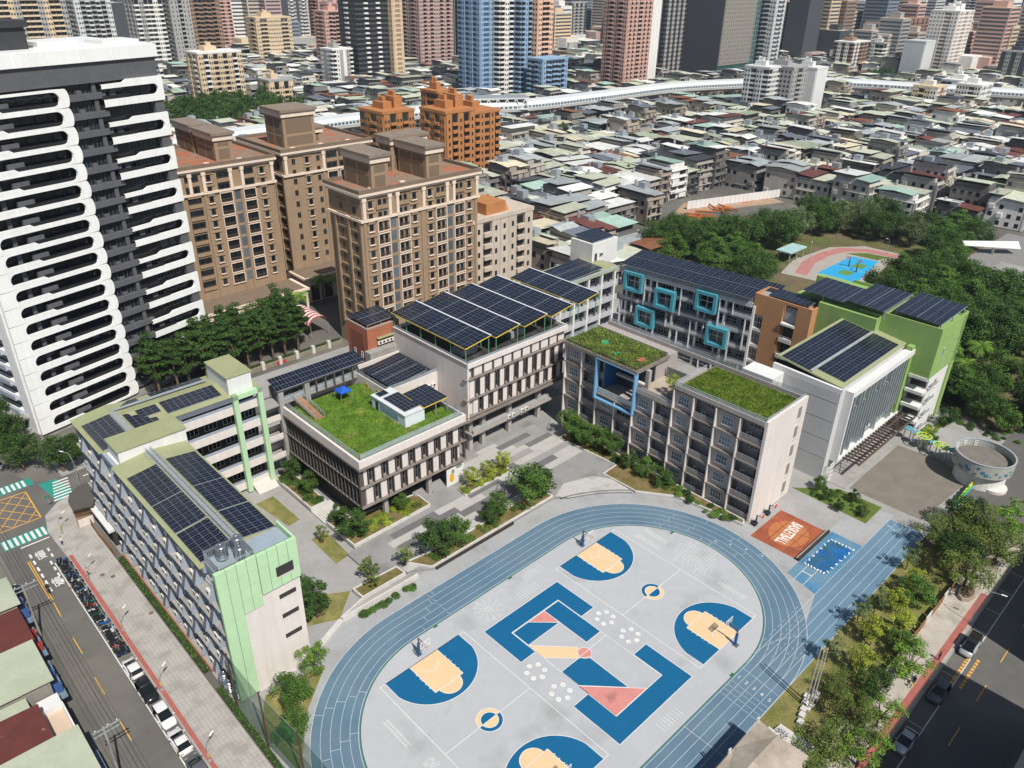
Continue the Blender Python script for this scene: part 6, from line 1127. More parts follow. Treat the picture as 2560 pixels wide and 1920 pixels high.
MB().poly([(182, 35.5), (187, 35.6), (187, 31.8), (182, 31.7)][::-1], z=.0).poly([(172, 35.5), (177, 35.6), (177, 31.8), (172, 31.7)][::-1], z=.0).obj('court_key_paint', mat('key_green', '5f8a4a', var=.08), pc); MB().ribbon([(179.6, 27.5), (179.6, 40)], .12, .003).obj('court_line_marking', linew, pc)
MB().poly([(186, 112), (240, 92), (244, 104), (206, 120)][::-1], z=.0).obj('construction_ground', mat('site_tan', 'a58f7a', var=.2, scale=.2, col2='b07a55', c2=(.5, .62), c2s=.15), kind='structure')
hf = thing('site_hoarding', 'long white hoarding around the construction site by the park', 'fence', (206, 112, 0))
for i in range(22): a = Vector((198, 113, 0)).lerp(Vector((246, 98, 0)), i/22); c = Vector((198, 113, 0)).lerp(Vector((246, 98, 0)), (i+.96)/22); MB().bar(a+Vector((0, 0, 1.8)), c+Vector((0, 0, 1.8)), .12, 3.4).obj('hoarding_panel', whitew, hf)
ex = thing('steel_pile_stack', 'heap of orange steel beams on the construction site', 'building material', (200, 104, 0)); 
for i in range(14): x, y = 190+rt_.random()*22, 101+rt_.random()*7-(0.2*(i)); a = rt_.uniform(0, 3); MB().bar((x-4*math.cos(a), y-4*math.sin(a), .5+.3*(i % 3)), (x+4*math.cos(a), y+4*math.sin(a), .5+.3*(i % 3)), .5, .5).obj('steel_beam', mat('beam_orange', 'b4683a', var=.15), ex)
gb = thing('wing_roof_hall', 'grey hall with a white winged roof at the edge of the park', 'hall', (212, 0, 0))
bx('wall', concrete, gb, 196, 240, -16, 6, 0, 6); bx('roof', mat('hall_roof', '83827f', var=.1), gb, 195.5, 240, -16.5, 6.5, 6, 6.4); bx('wall', whitew, gb, 188, 197, -12, -4, 0, 8); bx('parapet_wall', concrete, gb, 187.8, 197.2, -12.2, -3.8, 8, 8.5); MB().add([(203, 9, 9.4), (216, -4, 8.6), (219, -2, 10), (206, 11, 9.8), (203, 9, 9.2), (216, -4, 8.4), (219, -2, 9.8), (206, 11, 9.6)], [(0, 1, 2, 3), (7, 6, 5, 4), (0, 4, 5, 1), (1, 5, 6, 2), (2, 6, 7, 3), (3, 7, 4, 0)]).obj('wing_roof', white, gb); bx('column', concrete, gb, 210, 210.6, 2, 2.6, 6, 9)
psh = thing('park_shelter', 'small park shelter with a pale turquoise flat roof', 'shelter', (174, 53, 0)); bx('roof', mat('shelter_mint', '9fc0bd'), psh, 168, 179, 50.5, 56, 3.4, 3.8); [bx('column', concrete, psh, x, x+.35, y, y+.35, 0, 3.4) for x in (168.6, 173.5, 178) for y in (51, 55.2)]
# ---------------------------------------------------------------- street-front shops at the lower left, blocks across the right street
pg = mat('shed_palegreen', 'b3b9a2', var=.07, scale=.25, rough=.5, wave=(2.6, 'Y', .02), col2='a6ad97', c2=(.5, .7), c2s=.1); rust = mat('shed_rust', '63342f', var=.15, scale=.5, rough=.7, col2='8a6a55', c2=(.66, .72), c2s=.9, wave=(2.6, 'Y', .02))
SH = [('pale green metal roof of the uppermost shop at the lower left', pg, -80, -66.8, 40.8, 48, 7.4), ('rusty maroon shed roof between two pale green roofs', rust, -80, -67.3, 32.8, 40.6, 7.0), ('large pale green shed roof in the middle of the street row', pg, -84, -67.6, 23.6, 32.6, 7.3), ('pale green low roof beside the open patio', pg, -84, -71, 17, 23.4, 6.8), ('rusty maroon roof with bolt rows beside the tiled terrace', rust, -78, -70.2, 14.2, 20.6, 7.6), ('large pale green shed roof at the bottom of the street row', pg, -86, -67.7, 1, 13.9, 8.0), ('pale green shed roof at the very bottom left', pg, -86, -67.7, -14, .8, 7.6)]
for lab, m, x0, x1, y0, y1, h in SH:
    t = thing('street_shop', lab, 'shop', (x1, (y0+y1)/2, 0)); bx('wall', mat('shop_wall', '8a857d', var=.1, streak=.1), t, x0, x1-.3, y0+.1, y1-.1, 0, h-.6); MB().add([(x0, y0, h+.4), (x1+.2, y0, h), (x1+.2, y1, h), (x0, y1, h+.4), (x0, y0, h+.25), (x1+.2, y0, h-.15), (x1+.2, y1, h-.15), (x0, y1, h+.25)], [(0, 1, 2, 3), (7, 6, 5, 4), (0, 4, 5, 1), (1, 5, 6, 2), (2, 6, 7, 3)]).obj('roof', m, t); bx('awning', mat('awning_blue', '6c7f8f', var=.15), t, x1-.3, x1+1.1, y0+.5, y1-.5, 3.0, 3.15); bx('shopfront', dark, t, x1-.32, x1-.26, y0+.6, y1-.6, .1, 2.9)
    for i in range(2): bx('sign_board', random.choice([whitew, mat('sign_red', 'a33b35'), mat('sign_blue', '3d5c94')]), t, x1-.1, x1+.9, y0+1.5+i*3, y0+1.65+i*3, 3.4, 5.0) if y1-y0 > 5.5 else None
tt = thing('tiled_terrace_house', 'house with a pink tiled roof terrace and white parapet', 'house', (-69, 17.5, 0)); bx('wall', whitew, tt, -70, -67.6, 14.2, 23.4, 0, 5.2); bx('terrace_tiles', mat('tile_pinkish', 'c9b49f', var=.08), tt, -69.8, -67.8, 14.4, 20.5, 5.2, 5.25); bx('parapet_wall', whitew, tt, -67.8, -67.6, 14.2, 20.6, 5.2, 6.1); bx('parapet_wall', whitew, tt, -70, -67.8, 20.4, 20.6, 5.2, 6.1)
OF = [('cream apartment block across the right street, roof just in the lower right corner', 2, 13, -86, -64.3, 10.5), ('grey office block across the right street throwing shade on the road', 34, 100, -92, -67.5, 21), ('brown office block across the right street, further down', -50, 22, -96, -69, 23)]
for lab, x0, x1, y0, y1, h in OF: tower(lab, x0, x1, y0, y1, h, random.choice([bge, gry]), 3.3, 10, 5, 1.3, .8, roofs=0, name='street_block', cat='building', style='wb')
# off-frame buildings continue the city behind and beside the camera
for i, (x, y, w, d, h) in enumerate(((-120, 60, 40, 60, 12), (-115, -20, 40, 50, 14))): tower(['low shop block beyond the left street, north part', 'low shop block beyond the left street, south part'][i], x-w/2, x+w/2, y-d/2, y+d/2, h, gry, 3.3, 10, 6, roofs=0, name='street_block', cat='building')
# ---------------------------------------------------------------- raised beds with white stone kerbs
stone = mat('kerb_stone', 'c9c6c1', var=.08, scale=.5, streak=.08); bed = mat('bed_cover', '6b6238', var=.3, scale=.8, col2='7b6a4b', c2=(.45, .6), c2s=.5)
def planter(label, pts, z0, h, w=.25, soilm=bed):
    cx = sum(p[0] for p in pts)/len(pts); cy = sum(p[1] for p in pts)/len(pts); t = thing('raised_bed', label, 'planter', (cx, cy, z0))
    for i, a in enumerate(pts):
        b2 = pts[(i+1) % len(pts)]; MB().bar((a[0], a[1], z0+h/2), (b2[0], b2[1], z0+h/2+.001*i), w, h).obj('kerb_wall', stone, t)
    MB().poly([(x, y) for x, y in pts], z=z0+h-.12).obj('soil', soilm, t); return t
planter('long white-kerbed bed in front of the library stilts', [(-21.4, 26.5), (-5, 26.8), (-4.9, 31), (-17.6, 33.2), (-21.4, 35)], P0, .55); planter('white-walled bed along the shaded library side', [(-21.4, 40.3), (-18.3, 40.3), (-18.2, 53.2), (-21.4, 53.2)], P0, .6)
planter('planted strip between plaza walkway and running track', [(-15, 13.7), (13.5, 13.7), (13.2, 16.8), (-9, 16.2), (-17.5, 17.4)], P0-.1, .45); planter('small white-kerbed bed of yellow plants in the plaza', [(1.8, 24.8), (13.5, 24.9), (13.3, 27.3), (1.9, 27)], P0, .4)
planter('brown bed behind the white ramp wall', [(-27.2, 15.5), (-19.1, 15.5), (-19.3, 17.6), (-27.3, 18)], .1, .7); planter('long shrub bed at the foot of the loggia block', [(29.5, 27), (33.8, 27), (33.8, -14.3), (32.7, -14.8), (30.9, -2), (26.4, 4.3), (26.3, 12.2), (30.5, 12.4)], .1, .45)
rw = thing('ramp_wall', 'low white concrete ramp wall beside the running track', 'wall', (-25, 13.8, 0)); MB().bar((-32, 13.8, .45), (-18, 13.5, .7), .35, .9).obj('wall_body', stone, rw); MB().bar((-32, 14.2, .3), (-27.3, 15.4, .4), .3, .6).obj('wall_return', stone, rw); MB().bar((-37.5, 11.8, .15), (-32, 14.1, .2), .9, .3).obj('kerb_step', stone, rw)
dw = thing('bench_wall', 'dark timber-faced bench wall along the track edge', 'wall', (-5, 13.2, 0)); MB().bar((-14.5, 13.25, .3), (3, 13.2, .3), .2, .62).obj('wall_body', wallc, dw); MB().ribbon([(5.7+math.cos(t)*27.8, -14.05+math.sin(t)*27.8) for t in [1.25-i*.07 for i in range(9)]], .3, .5).obj('curved_coping', mat('slate', '6f6d6a'), dw)
sp = thing('side_steps', 'broad pale steps between two beds at the library side', 'steps', (-19.6, 37.6, 0)); [bx('step', stone, sp, -21.6+.35*k, -17.6, 35.3, 40.1, .0, P0+.02+.14*k) for k in range(5)]
# ---------------------------------------------------------------- trees
RT = random.Random(77)
def leafmat(n, c, c2): return mat(n, c, rough=.6, var=.35, scale=.5, rnd=.18, col2=c2, c2=(.45, .62), c2s=.45, trans=.3, spec=.25, fine=4)
LF = {'dark': leafmat('leaf_dark', '4a6630', '3c5828'), 'mid': leafmat('leaf_mid', '5f7f38', '4e6e30'), 'yellow': leafmat('leaf_yellow', 'a6b244', '8b9c3a'), 'olive': leafmat('leaf_olive', '7a8c46', '64773a'), 'park': leafmat('leaf_park', '4e6b32', '42602a'), 'bright': leafmat('leaf_bright', '7ea040', '688c38'), 'grey': leafmat('leaf_greygreen', '76865a', '5f724a')}
bark = mat('bark', '6a5b4c', var=.25, scale=2)
def leaf_quad(b, c, s, r, bias):
    n = Vector((r.gauss(0, 1), r.gauss(0, 1), r.gauss(0, 1)))+bias
    if n.length < .01: n = Vector((0, 0, 1))
    n.normalize(); u = n.orthogonal().normalized(); u = (Matrix.Rotation(r.uniform(0, 6.28), 3, n) @ u); v = n.cross(u); l = s*r.uniform(.7, 1.3); w = l*r.uniform(.4, .65)
    k = len(b.v); b.v += [tuple(c-u*l*.5), tuple(c+v*w*.5+n*l*.08), tuple(c+u*l*.5), tuple(c-v*w*.5+n*l*.08)]; b.f.append((k, k+1, k+2, k+3)); b.m.append(0)
def make_tree(name, kind, H, cr, ch, nclump, nleaf, ls, leaf, seed, tr=.16, layers=False, squash=1., base=None, clr=.34):
    """tapered trunk with limbs running to leaf clumps spread through the crown volume"""
    r = random.Random(seed); zc = H-ch/2; cl = []; tries = 0
    while len(cl) < nclump and tries < 4000:
        tries += 1; p = Vector((r.uniform(-1, 1), r.uniform(-1, 1), r.uniform(-1, 1)))
        if .25 < p.length < 1: 
            if layers: p.z = round(p.z*3)/3+r.uniform(-.05, .05); k_ = (1-.55*max(p.z, -.2)); p.x *= k_*.85; p.y *= k_*.85
            q = Vector((p.x*cr, p.y*cr*squash, zc+p.z*ch/2)); rad = cr*clr*r.uniform(.7, 1.25)
            if all((q-a).length > rad*.55 for a, _ in cl): cl.append((q, rad))
    b = MB(); per_ = nleaf//max(1, len(cl))
    for q, rad in cl:
        for _ in range(per_):
            d = Vector((r.gauss(0, 1), r.gauss(0, 1), r.gauss(0, 1))).normalized(); rr_ = rad*(r.random()**.45); o = Vector((d.x, d.y, d.z*(.35 if layers else .75)))*rr_
            leaf_quad(b, q+o, ls, r, (d*1.1+Vector((0, 0, .9))))
    crown = b.mesh('crown', LF[leaf]); t = MB(); hb = base if base is not None else max(.8, H-ch*1.02); top = Vector((r.uniform(-.3, .3), r.uniform(-.3, .3), hb))
    t.tube((0, 0, -.05), tuple(top), tr*1.25, tr*.85, 8, cap=False)
    for q, rad in cl[:min(len(cl), 16)]: mid = top.lerp(q, .5)+Vector((0, 0, .25)); t.tube(tuple(top), tuple(mid), tr*.55, tr*.35, 5, cap=False); t.tube(tuple(mid), tuple(q), tr*.35, tr*.1, 5, cap=False)
    trunk = t.mesh('trunk', bark)
    root = thing(name, 'x', 'tree'); link('trunk', trunk, root, world=False); link('crown', crown, root, world=False); root['H'] = H
    return root
PROTO = {}
def add_tree(key, x, y, z=0., s=1., label=None, group=None):
    p = PROTO[key]
    if not p.get('used'):
        p['used'] = 1; o = p; o.location = (x, y, z); o.scale = (s, s, s*RT.uniform(.93, 1.08)); o.rotation_euler[2] = RT.uniform(0, 6.28); o['label'] = label
        if group: o['group'] = group
    else: o = clone(p, (x, y, z), RT.uniform(0, 6.28), (s, s*RT.uniform(.92, 1.08), s*RT.uniform(.93, 1.08)), label); 
    if group: o['group'] = group
    elif 'group' in o: del o['group']
    return o
PROTO['round1'] = make_tree('broadleaf_tree', 'a', 5.2, 2.4, 4.4, 26, 3000, .34, 'dark', 1); PROTO['round2'] = make_tree('broadleaf_tree', 'a', 5.6, 2.8, 4.2, 30, 3400, .34, 'mid', 2)
PROTO['yellow'] = make_tree('broadleaf_tree', 'a', 5.2, 2.0, 3.8, 22, 1900, .3, 'yellow', 3, .12); PROTO['sparse'] = make_tree('young_tree', 'a', 4.6, 1.5, 3.0, 14, 800, .3, 'olive', 4, .09)
PROTO['tall'] = make_tree('avenue_tree', 'a', 11.5, 2.9, 8.0, 34, 3800, .42, 'dark', 5, .2, layers=True, base=8.5); PROTO['park1'] = make_tree('park_tree', 'a', 12, 5.8, 9.5, 46, 7000, .55, 'park', 6, .35); PROTO['park2'] = make_tree('park_tree', 'a', 11, 6.2, 8.5, 40, 6500, .55, 'mid', 7, .35, layers=True); PROTO['park3'] = make_tree('park_tree', 'a', 12.5, 5.2, 10, 44, 6000, .5, 'grey', 8, .35)
PROTO['street'] = make_tree('street_tree', 'a', 7.2, 3.4, 5.2, 30, 4200, .36, 'dark', 9, .22); PROTO['wide'] = make_tree('banyan_tree', 'a', 8.0, 5.2, 5.4, 30, 4200, .36, 'olive', 10, .3, clr=.27); PROTO['bright'] = make_tree('street_tree', 'a', 6.6, 3.2, 4.6, 20, 2400, .32, 'bright', 12, .2, clr=.3); PROTO['lace'] = make_tree('young_tree', 'a', 5.6, 1.6, 3.6, 18, 900, .28, 'grey', 13, .09)
PROTO['pt'] = make_tree('distant_tree', 'a', 10, 5, 8.5, 26, 1500, .9, 'park', 14, .3)
for args in ((-20, 28.6, 'round1', 1.12, 'large dark round tree at the front corner of the library bed'), (-19.6, 33.6, 'round1', .72, 'small dark tree behind the large round one by the side steps'), (-24.4, 31.6, 'sparse', .75, 'tiny sapling on the small lawn left of the library'), (-19.3, 51.2, 'round1', .9, 'dark tree in the library side bed beside the green portal'), (-18.9, 44.8, 'round2', .78, 'mid green tree in the library side bed near the steps'), (-17.9, 16.9, 'sparse', .95, 'thin young tree at the left end of the walkway strip'), (-12.6, 15.2, 'round1', 1.2, 'biggest dark tree of the walkway strip'), (-8.4, 15.6, 'round2', 1.0, 'mid green tree right beside the biggest dark one'), (-23.6, 18.6, 'sparse', 1.0, 'small dark tree standing on the walkway end'), (-.4, 15.9, 'round1', .72, 'short dark tree in the middle of the walkway strip'), (2.4, 16.2, 'round2', .8, 'short mid green tree in the walkway strip next to the dark one'), (8.6, 15.2, 'round2', 1.28, 'tall mid green tree at the plaza end of the walkway strip'), (11.8, 15.6, 'round1', 1.1, 'dark tree at the very end of the walkway strip by the pale apron'), (12.9, 26, 'yellow', .85, 'yellow-green tree at the far end of the plaza bed'), (4.2, 25.9, 'yellow', .8, 'yellow-green tree beside the yellow mural panel'), (8.4, 26, 'yellow', .7, 'yellow-green tree in the middle of the plaza bed'), (-9.6, 29.2, 'round2', .62, 'small tree squeezed under the library corner'),
             (31.6, 26, 'round2', .95, 'bushy tree at the corner of loggia block and plaza'), (31.2, 22, 'round2', .85, 'second tree of the row along the loggia block'), (31.6, 18.6, 'round2', .9, 'third tree of the row along the loggia block'), (32.4, 15.4, 'round2', .78, 'fourth tree of the row along the loggia block'), (32, 10.4, 'round1', .8, 'fifth tree of the row along the loggia block'), (32, 6.6, 'round2', .75, 'sixth tree of the row along the loggia block'), (31.5, 2.2, 'round2', .72, 'last tree of the row along the loggia block, alone on the grass'), (37.5, 6, 'yellow', .8, 'small tree in the round planter on the open terrace'),
             (-40, 8.4, 'bright', .78, 'bright green tree at the foot of the beige gable wall'), (-45, 5.2, 'round2', .9, 'darker tree in front of the green gable wall'), (-47.6, .6, 'round2', .8, 'low bushy tree beside the green net fence'), (-34.2, 17.2, 'round1', 1.1, 'dark tree behind the green gable beside the path'), (-35.2, 20.6, 'round1', 1.2, 'tall dark tree growing against the courtyard side of the gable block'), (-24.6, 16.5, 'sparse', .8, 'thin tree in the brown ramp bed'),
             (50.8, -28.4, 'sparse', .62, 'small pine-like tree at the corner of the kindergarten lawn'), (49.6, -24.4, 'round1', .42, 'low dark pine on the kindergarten lawn'), (54.4, -25, 'round1', .5, 'spreading dark pine beside the brick forecourt'), (51, -21.4, 'round1', .45, 'dark clipped pine near the lawn path'), (53, -18.8, 'round2', .5, 'clipped hedge tree at the lawn top'),
             (29, -40.2, 'lace', .9, 'slim pale tree leaning over the sprint lanes, third along'), (24.9, -39.4, 'lace', 1.0, 'slim pale tree at the lane edge with forked trunk'), (27.2, -44.2, 'yellow', .95, 'yellow-green tree on the roadside lawn'), (14.3, -39.8, 'lace', 1.05, 'slim pale tree at the track bend'), (15.3, -44, 'yellow', 1.0, 'yellow-green tree near the floodlight poles'), (22, -42.6, 'yellow', .95, 'yellow-topped tree in the middle of the roadside lawn'), (19.4, -48.6, 'bright', 1.0, 'bright green tree spreading over the right pavement'), (34.6, -43.8, 'round2', 1.0, 'mid green tree behind the yellow one on the roadside lawn'), (31.2, -42, 'yellow', .9, 'pale yellow tree next to the lane edge'), (38.5, -42.5, 'yellow', .8, 'narrow yellowish tree by the dark grove'), (42.6, -39.6, 'lace', 1.0, 'thin upright tree at the start of the sprint lanes'), (9.4, -43.8, 'wide', .5, 'olive tree just right of the beige canopy'), (5, -47.8, 'wide', .68, 'big olive tree between canopy and pavement'), (-2, -46.8, 'wide', .68, 'big olive tree behind the beige canopy'), (12.4, -47, 'street', .7, 'dark tree overhanging the right pavement'), (8.8, -49.4, 'bright', .8, 'lower light green tree at the pavement edge'), (-8, -49.6, 'wide', .7, 'olive tree at the bottom edge behind the canopy'), (1.5, -50.2, 'bright', .9, 'light green tree at the bottom edge of the pavement'), (24, -46.2, 'round2', .7, 'small tree hidden behind the bright pavement tree'),
             (52, -41, 'wide', .82, 'dark grove tree closest to the sprint lanes'), (57.5, -45.4, 'wide', .95, 'great spreading grove tree over the right street corner'), (48.6, -44.6, 'street', 1.05, 'dark tree at the left side of the grove'), (62.6, -48.4, 'bright', 1.15, 'light green street tree at the corner by the forecourt'), (60.4, -42, 'street', 1.0, 'dark tree of the grove beside the mural wall'), (44.6, -47.6, 'wide', .85, 'gnarled tree growing from the stone planter on the pavement'), (54.6, -49, 'wide', .9, 'grove tree leaning over the street'),
             (-55, 89.2, 'street', 1.1, 'street tree at the crossing below the banded tower'), (-49.6, 83.8, 'street', 1.1, 'street tree beside the lane end of the classroom block'), (-55.4, 98.6, 'street', 1.2, 'second street tree beside the banded tower'), (-55, 107, 'street', 1.2, 'third street tree beside the banded tower'), (-54.6, 116, 'street', 1.25, 'fourth street tree beside the banded tower'), (-54, 126, 'street', 1.25, 'fifth street tree beside the banded tower'), (-53, 137, 'street', 1.3, 'farthest street tree beside the banded tower'), (-45.4, 84.6, 'street', .9, 'smaller street tree behind the classroom roof'),
             (84.6, -27, 'round2', .55, 'small tree between shelter and green hall'), (96.4, -26, 'round1', .9, 'tree at the foot of the white hall wall')):
    x, y, k, s, lab = args; z = 16.2 if 'terrace' in lab else (P0+.3 if y > 12 and x > -22 else .1); add_tree(k, x, y, z, s, lab)
ORD = ['first', 'second', 'third', 'fourth', 'fifth', 'sixth', 'seventh', 'eighth', 'ninth', 'tenth', 'eleventh', 'twelfth', 'thirteenth', 'fourteenth', 'fifteenth', 'sixteenth', 'seventeenth', 'eighteenth', 'nineteenth', 'twentieth']
def ordw(n): return ORD[n] if n < 20 else ['twenty', 'thirty', 'forty', 'fifty'][(n+1)//10-2]+('-'+ORD[(n+1) % 10-1] if (n+1) % 10 else '')+(' place' if (n+1) % 10 == 0 else '')
rowc = [0]*4
for i in range(44):
    row = i % 4; x = -24+(i//4)*3.55+row*.8+RT.uniform(-.6, .6); y = 100.5+row*3.2+RT.uniform(-.5, .5)
    if x < -14 and y > 105: continue
    add_tree('tall', x, y, 0, RT.uniform(1.0, 1.25), f'tall dark avenue tree, {ordw(rowc[row])} from the banded tower in {ordw(row)} row behind stone wall', 'avenue trees behind the stone wall'); rowc[row] += 1
PK = [(146.5, 77.5), (148.4, 69.4), (152.3, 62.9), (148.7, 54.2), (143, 47.5), (159.6, 79.3), (169.3, 76), (165, 68), (139, 84), (133, 74), (138, 62), (131, 56), (156, 88), (133, 46), (190.7, 62), (185, 70), (180, 62), (198, 66), (215, 56), (220, 50), (217, 43), (224, 38), (219, 31), (226, 24), (232, 33), (230, 46), (236, 52), (225, 60), (208, 60), (213, 66), (178, 10), (174, 17), (170, 3), (182, 3), (165, 10), (166, -6), (175, -8), (160, -1), (206, 13), (212, 18), (198, 12), (220, 14), (232, 14), (238, 22), (190, 8), (156, -10), (148, -8), (150, -18), (160, -16), (170, -18), (144, -20), (138, -14), (150, 12), (154, 4), (166, -28), (156, -28), (178, -20), (184, -12)]
for i, (x, y) in enumerate(PK):
    z_ = 'on the near side of the cyan court' if x < 165 and y > 25 else ('behind the cyan court' if y > 25 else 'in the thick wood right of the cyan court'); k = RT.choice(['park1', 'park1', 'park2', 'park3'] if y > 25 and x > 180 else ['park1', 'park2', 'park2', 'park1']); nm = {'park1': 'dense dark', 'park2': 'layered mid green', 'park3': 'grey-green'}[k]
    add_tree(k, x, y, 0, RT.uniform(.85, 1.12), f'{nm} park tree {z_}', f'{nm} park trees {z_}')
for i in range(46):
    x, y = RT.uniform(102, 150), RT.uniform(-46, 8)
    if x < 108 and y > -20: continue
    k = RT.choice(['park1', 'park2', 'round2', 'street']); s = RT.uniform(.6, .9) if 'park' in k else RT.uniform(1., 1.4)
    add_tree(k, x, y, 0, s, 'shaded garden tree in the wooded strip right of the green hall', 'garden trees right of the green hall')
for i in range(60): x, y = RT.uniform(100, 194), RT.uniform(384, 470); add_tree('pt', x, y, 0, RT.uniform(1.0, 1.5), 'dark tree in the belt between brown towers and viaduct', 'trees of the dark belt behind the brown towers')
for i in range(22): x, y = 642+RT.uniform(0, 66), 236+RT.uniform(0, 24); add_tree('pt', x, y, 0, RT.uniform(.8, 1.1), 'small tree in the row beyond the viaduct bend', 'tree row beyond the viaduct bend')
for i in range(26):
    x, y = RT.uniform(150, 420), RT.uniform(120, 250)
    if via_dist(x, y) > 24: add_tree('pt', x, y, RT.choice([0, 9, 12]), RT.uniform(.25, .5), 'small tree rising among the sheet roofs of the quarter', 'small trees among the sheet roofs')
# palms
pf = MB(); r = random.Random(3)
for i in range(26):
    a = i*2.4; el = r.uniform(-.3, 1.0); L = r.uniform(1.7, 2.3); pts = []
    for s in range(6): t = s/5; rr_ = L*t*math.cos(el*(1-t*.3)); pts.append(Vector((math.cos(a)*rr_, math.sin(a)*rr_, L*t*math.sin(el)-1.1*t*t)))
    sd_ = Vector((-math.sin(a), math.cos(a), 0))
    for s in range(5):
        for k in range(3):
            p = pts[s].lerp(pts[s+1], k/3); l = .55*(1-abs(s/5-.45)); d = (pts[s+1]-pts[s]).normalized()
            for sg in (1, -1): q = p+sd_*sg*l+d*.25-Vector((0, 0, .18)); pf.add([p, p+d*.1, q], [(0, 1, 2)])
pm = pf.mesh('fronds', LF['bright']); ptk = MB().tube((0, 0, 0), (0, 0, 4.4), .2, .14, 8).mesh('trunk', bark)
for x, y, s, lab in ((15.4, 118.5, 1.5, 'palm by the podium arcade, left of the pair'), (22.1, 118, 1.6, 'palm by the podium arcade, beside the striped canopy'), (33, 124, 1.7, 'shaded palm between two brown towers'), (37, 122, 1.7, 'second shaded palm between two brown towers'), (8, 119, 1.3, 'short palm behind the avenue trees'), (121, -16, 1.8, 'palm in the garden behind the green hall'), (128, -21, 1.7, 'palm deeper in the garden behind the green hall'), (116, -22, 1.6, 'palm nearest the green hall')):
    t = thing('palm_tree', lab, 'palm', (x, y, 0)); t.scale = (s, s, s); link('trunk', ptk, t, world=False); link('fronds', pm, t, (0, 0, 4.4), world=False)
# ---------------------------------------------------------------- shrubs, hedges, ground cover
def shrub_mesh(name, n, rx, ry, rz, ls, leaf, seed):
    r = random.Random(seed); b = MB()
    for _ in range(n):
        d = Vector((r.gauss(0, 1), r.gauss(0, 1), abs(r.gauss(0, 1)))).normalized(); q = r.random()**.35; leaf_quad(b, Vector((d.x*rx*q, d.y*ry*q, d.z*rz*q+.05)), ls, r, d+Vector((0, 0, .6)))
    return b.mesh(name, LF[leaf])
SM = {k: shrub_mesh('foliage', 420, 1, .9, .8, .26, k, i) for i, k in enumerate(('dark', 'mid', 'yellow', 'bright', 'olive'))}; stem_me = MB().tube((0, 0, -.1), (0, 0, .5), .05, .03, 5).mesh('stem', bark)
def shrub(x, y, z, s, k, lab, grp=None): t = thing('shrub', lab, 'shrub', (x, y, z), RT.uniform(0, 6), grp); t.scale = (s, s, s*RT.uniform(.8, 1.1)); link('stem', stem_me, t, world=False); link('foliage', SM[k], t, world=False)
for k, (reg, zz, n, kinds, lab) in enumerate((([-21, -18.6, 41, 53], 1.0, 26, ['dark', 'mid', 'mid'], 'shrub in the bed along the shaded library side'), ([-20.5, -6, 27.2, 30.5], .9, 34, ['yellow', 'yellow', 'olive'], 'low yellow shrub in the bed before the library'), ([2.2, 13, 25.1, 26.9], .8, 26, ['yellow', 'olive', 'yellow'], 'low yellow shrub in the small plaza bed'), ([-14, 12.8, 14.1, 16], .75, 36, ['olive', 'mid', 'olive'], 'olive shrub in the strip beside the running track'), ([30.8, 33.4, -13.5, 4], .5, 36, ['mid', 'olive', 'dark', 'bright'], 'rounded shrub in the bed at the track end of the loggia block'), ([30.8, 33.4, 6, 26.5], .5, 30, ['yellow', 'mid', 'dark'], 'shrub under the tree row of the loggia block'), ([88.5, 98, -26, -24], .1, 14, ['bright', 'bright', 'yellow'], 'bright yellow-green shrub along the white hall base'), ([-31, -19.5, 12.4, 13.0], .0, 16, ['mid', 'dark'], 'clipped shrub in the row below the white ramp wall'), ([98, 112, -40, -24], 0, 30, ['dark', 'mid'], 'dark shrub beside the round guard house'), ([50, 56, -28, -17], 0, 14, ['dark', 'mid'], 'dark shrub on the kindergarten lawn'))):
    for i in range(n): x, y = RT.uniform(reg[0], reg[1]), RT.uniform(reg[2], reg[3]); shrub(x, y, zz, RT.uniform(.5, .95), RT.choice(kinds), lab, 'shrubs: '+lab)
def hedge(label, x0, x1, y0, y1, h, leaf, dens=60):
    r = random.Random(int(abs(x0*7+y0))); b = MB(); n = int((x1-x0)*(y1-y0)*dens)
    for _ in range(n):
        x, y, z = r.uniform(x0, x1), r.uniform(y0, y1), h*(r.random()**.3); leaf_quad(b, Vector((x, y, z+.05)), .24, r, Vector((0, 0, 1)))
    t = thing('hedge', label, 'hedge', ((x0+x1)/2, (y0+y1)/2, .1)); b.obj('foliage', LF[leaf], t); MB().box(x0+.1, x1-.1, y0+.1, y1-.1, .1, h*.75).obj('twigs', mat('hedge_inner', '2c3a1e', var=.2), t)
hedge('clipped street hedge along the pavement beside the classroom block', -51.5, -50.6, 18.4, 50.5, .75, 'mid', 45); hedge('street hedge continuing past the water tanks', -51.5, -50.6, -6, 14.5, .7, 'mid', 45)
fw_ = thing('brick_kerb_wall', 'low red-brown wall between street hedge and classroom block', 'wall', (-50.4, 30, 0)); bx('wall_body', mat('brick_kerb', 'a8705a', var=.12), fw_, -50.5, -50.3, 18, 51, .0, .55)
def scatter(name, parent, x0, x1, y0, y1, z, n, leaf, ls, seed, h=.25, hole=None):
    r = random.Random(seed); b = MB()
    for _ in range(n):
        x, y = r.uniform(x0, x1), r.uniform(y0, y1)
        if hole and hole[0] < x < hole[1] and hole[2] < y < hole[3]: continue
        p = Vector((x, y, z)); a = r.uniform(0, 6.28); d = Vector((math.cos(a), math.sin(a), 0)); l = ls*r.uniform(.6, 1.4); hh = h*r.uniform(.4, 1.3); b.add([p-d*l*.35, p+d*l*.35, p+d*l*.1+Vector((r.uniform(-.1, .1), r.uniform(-.1, .1), hh))], [(0, 1, 2)])
    return b.obj(name, leaf, parent, kind='stuff')
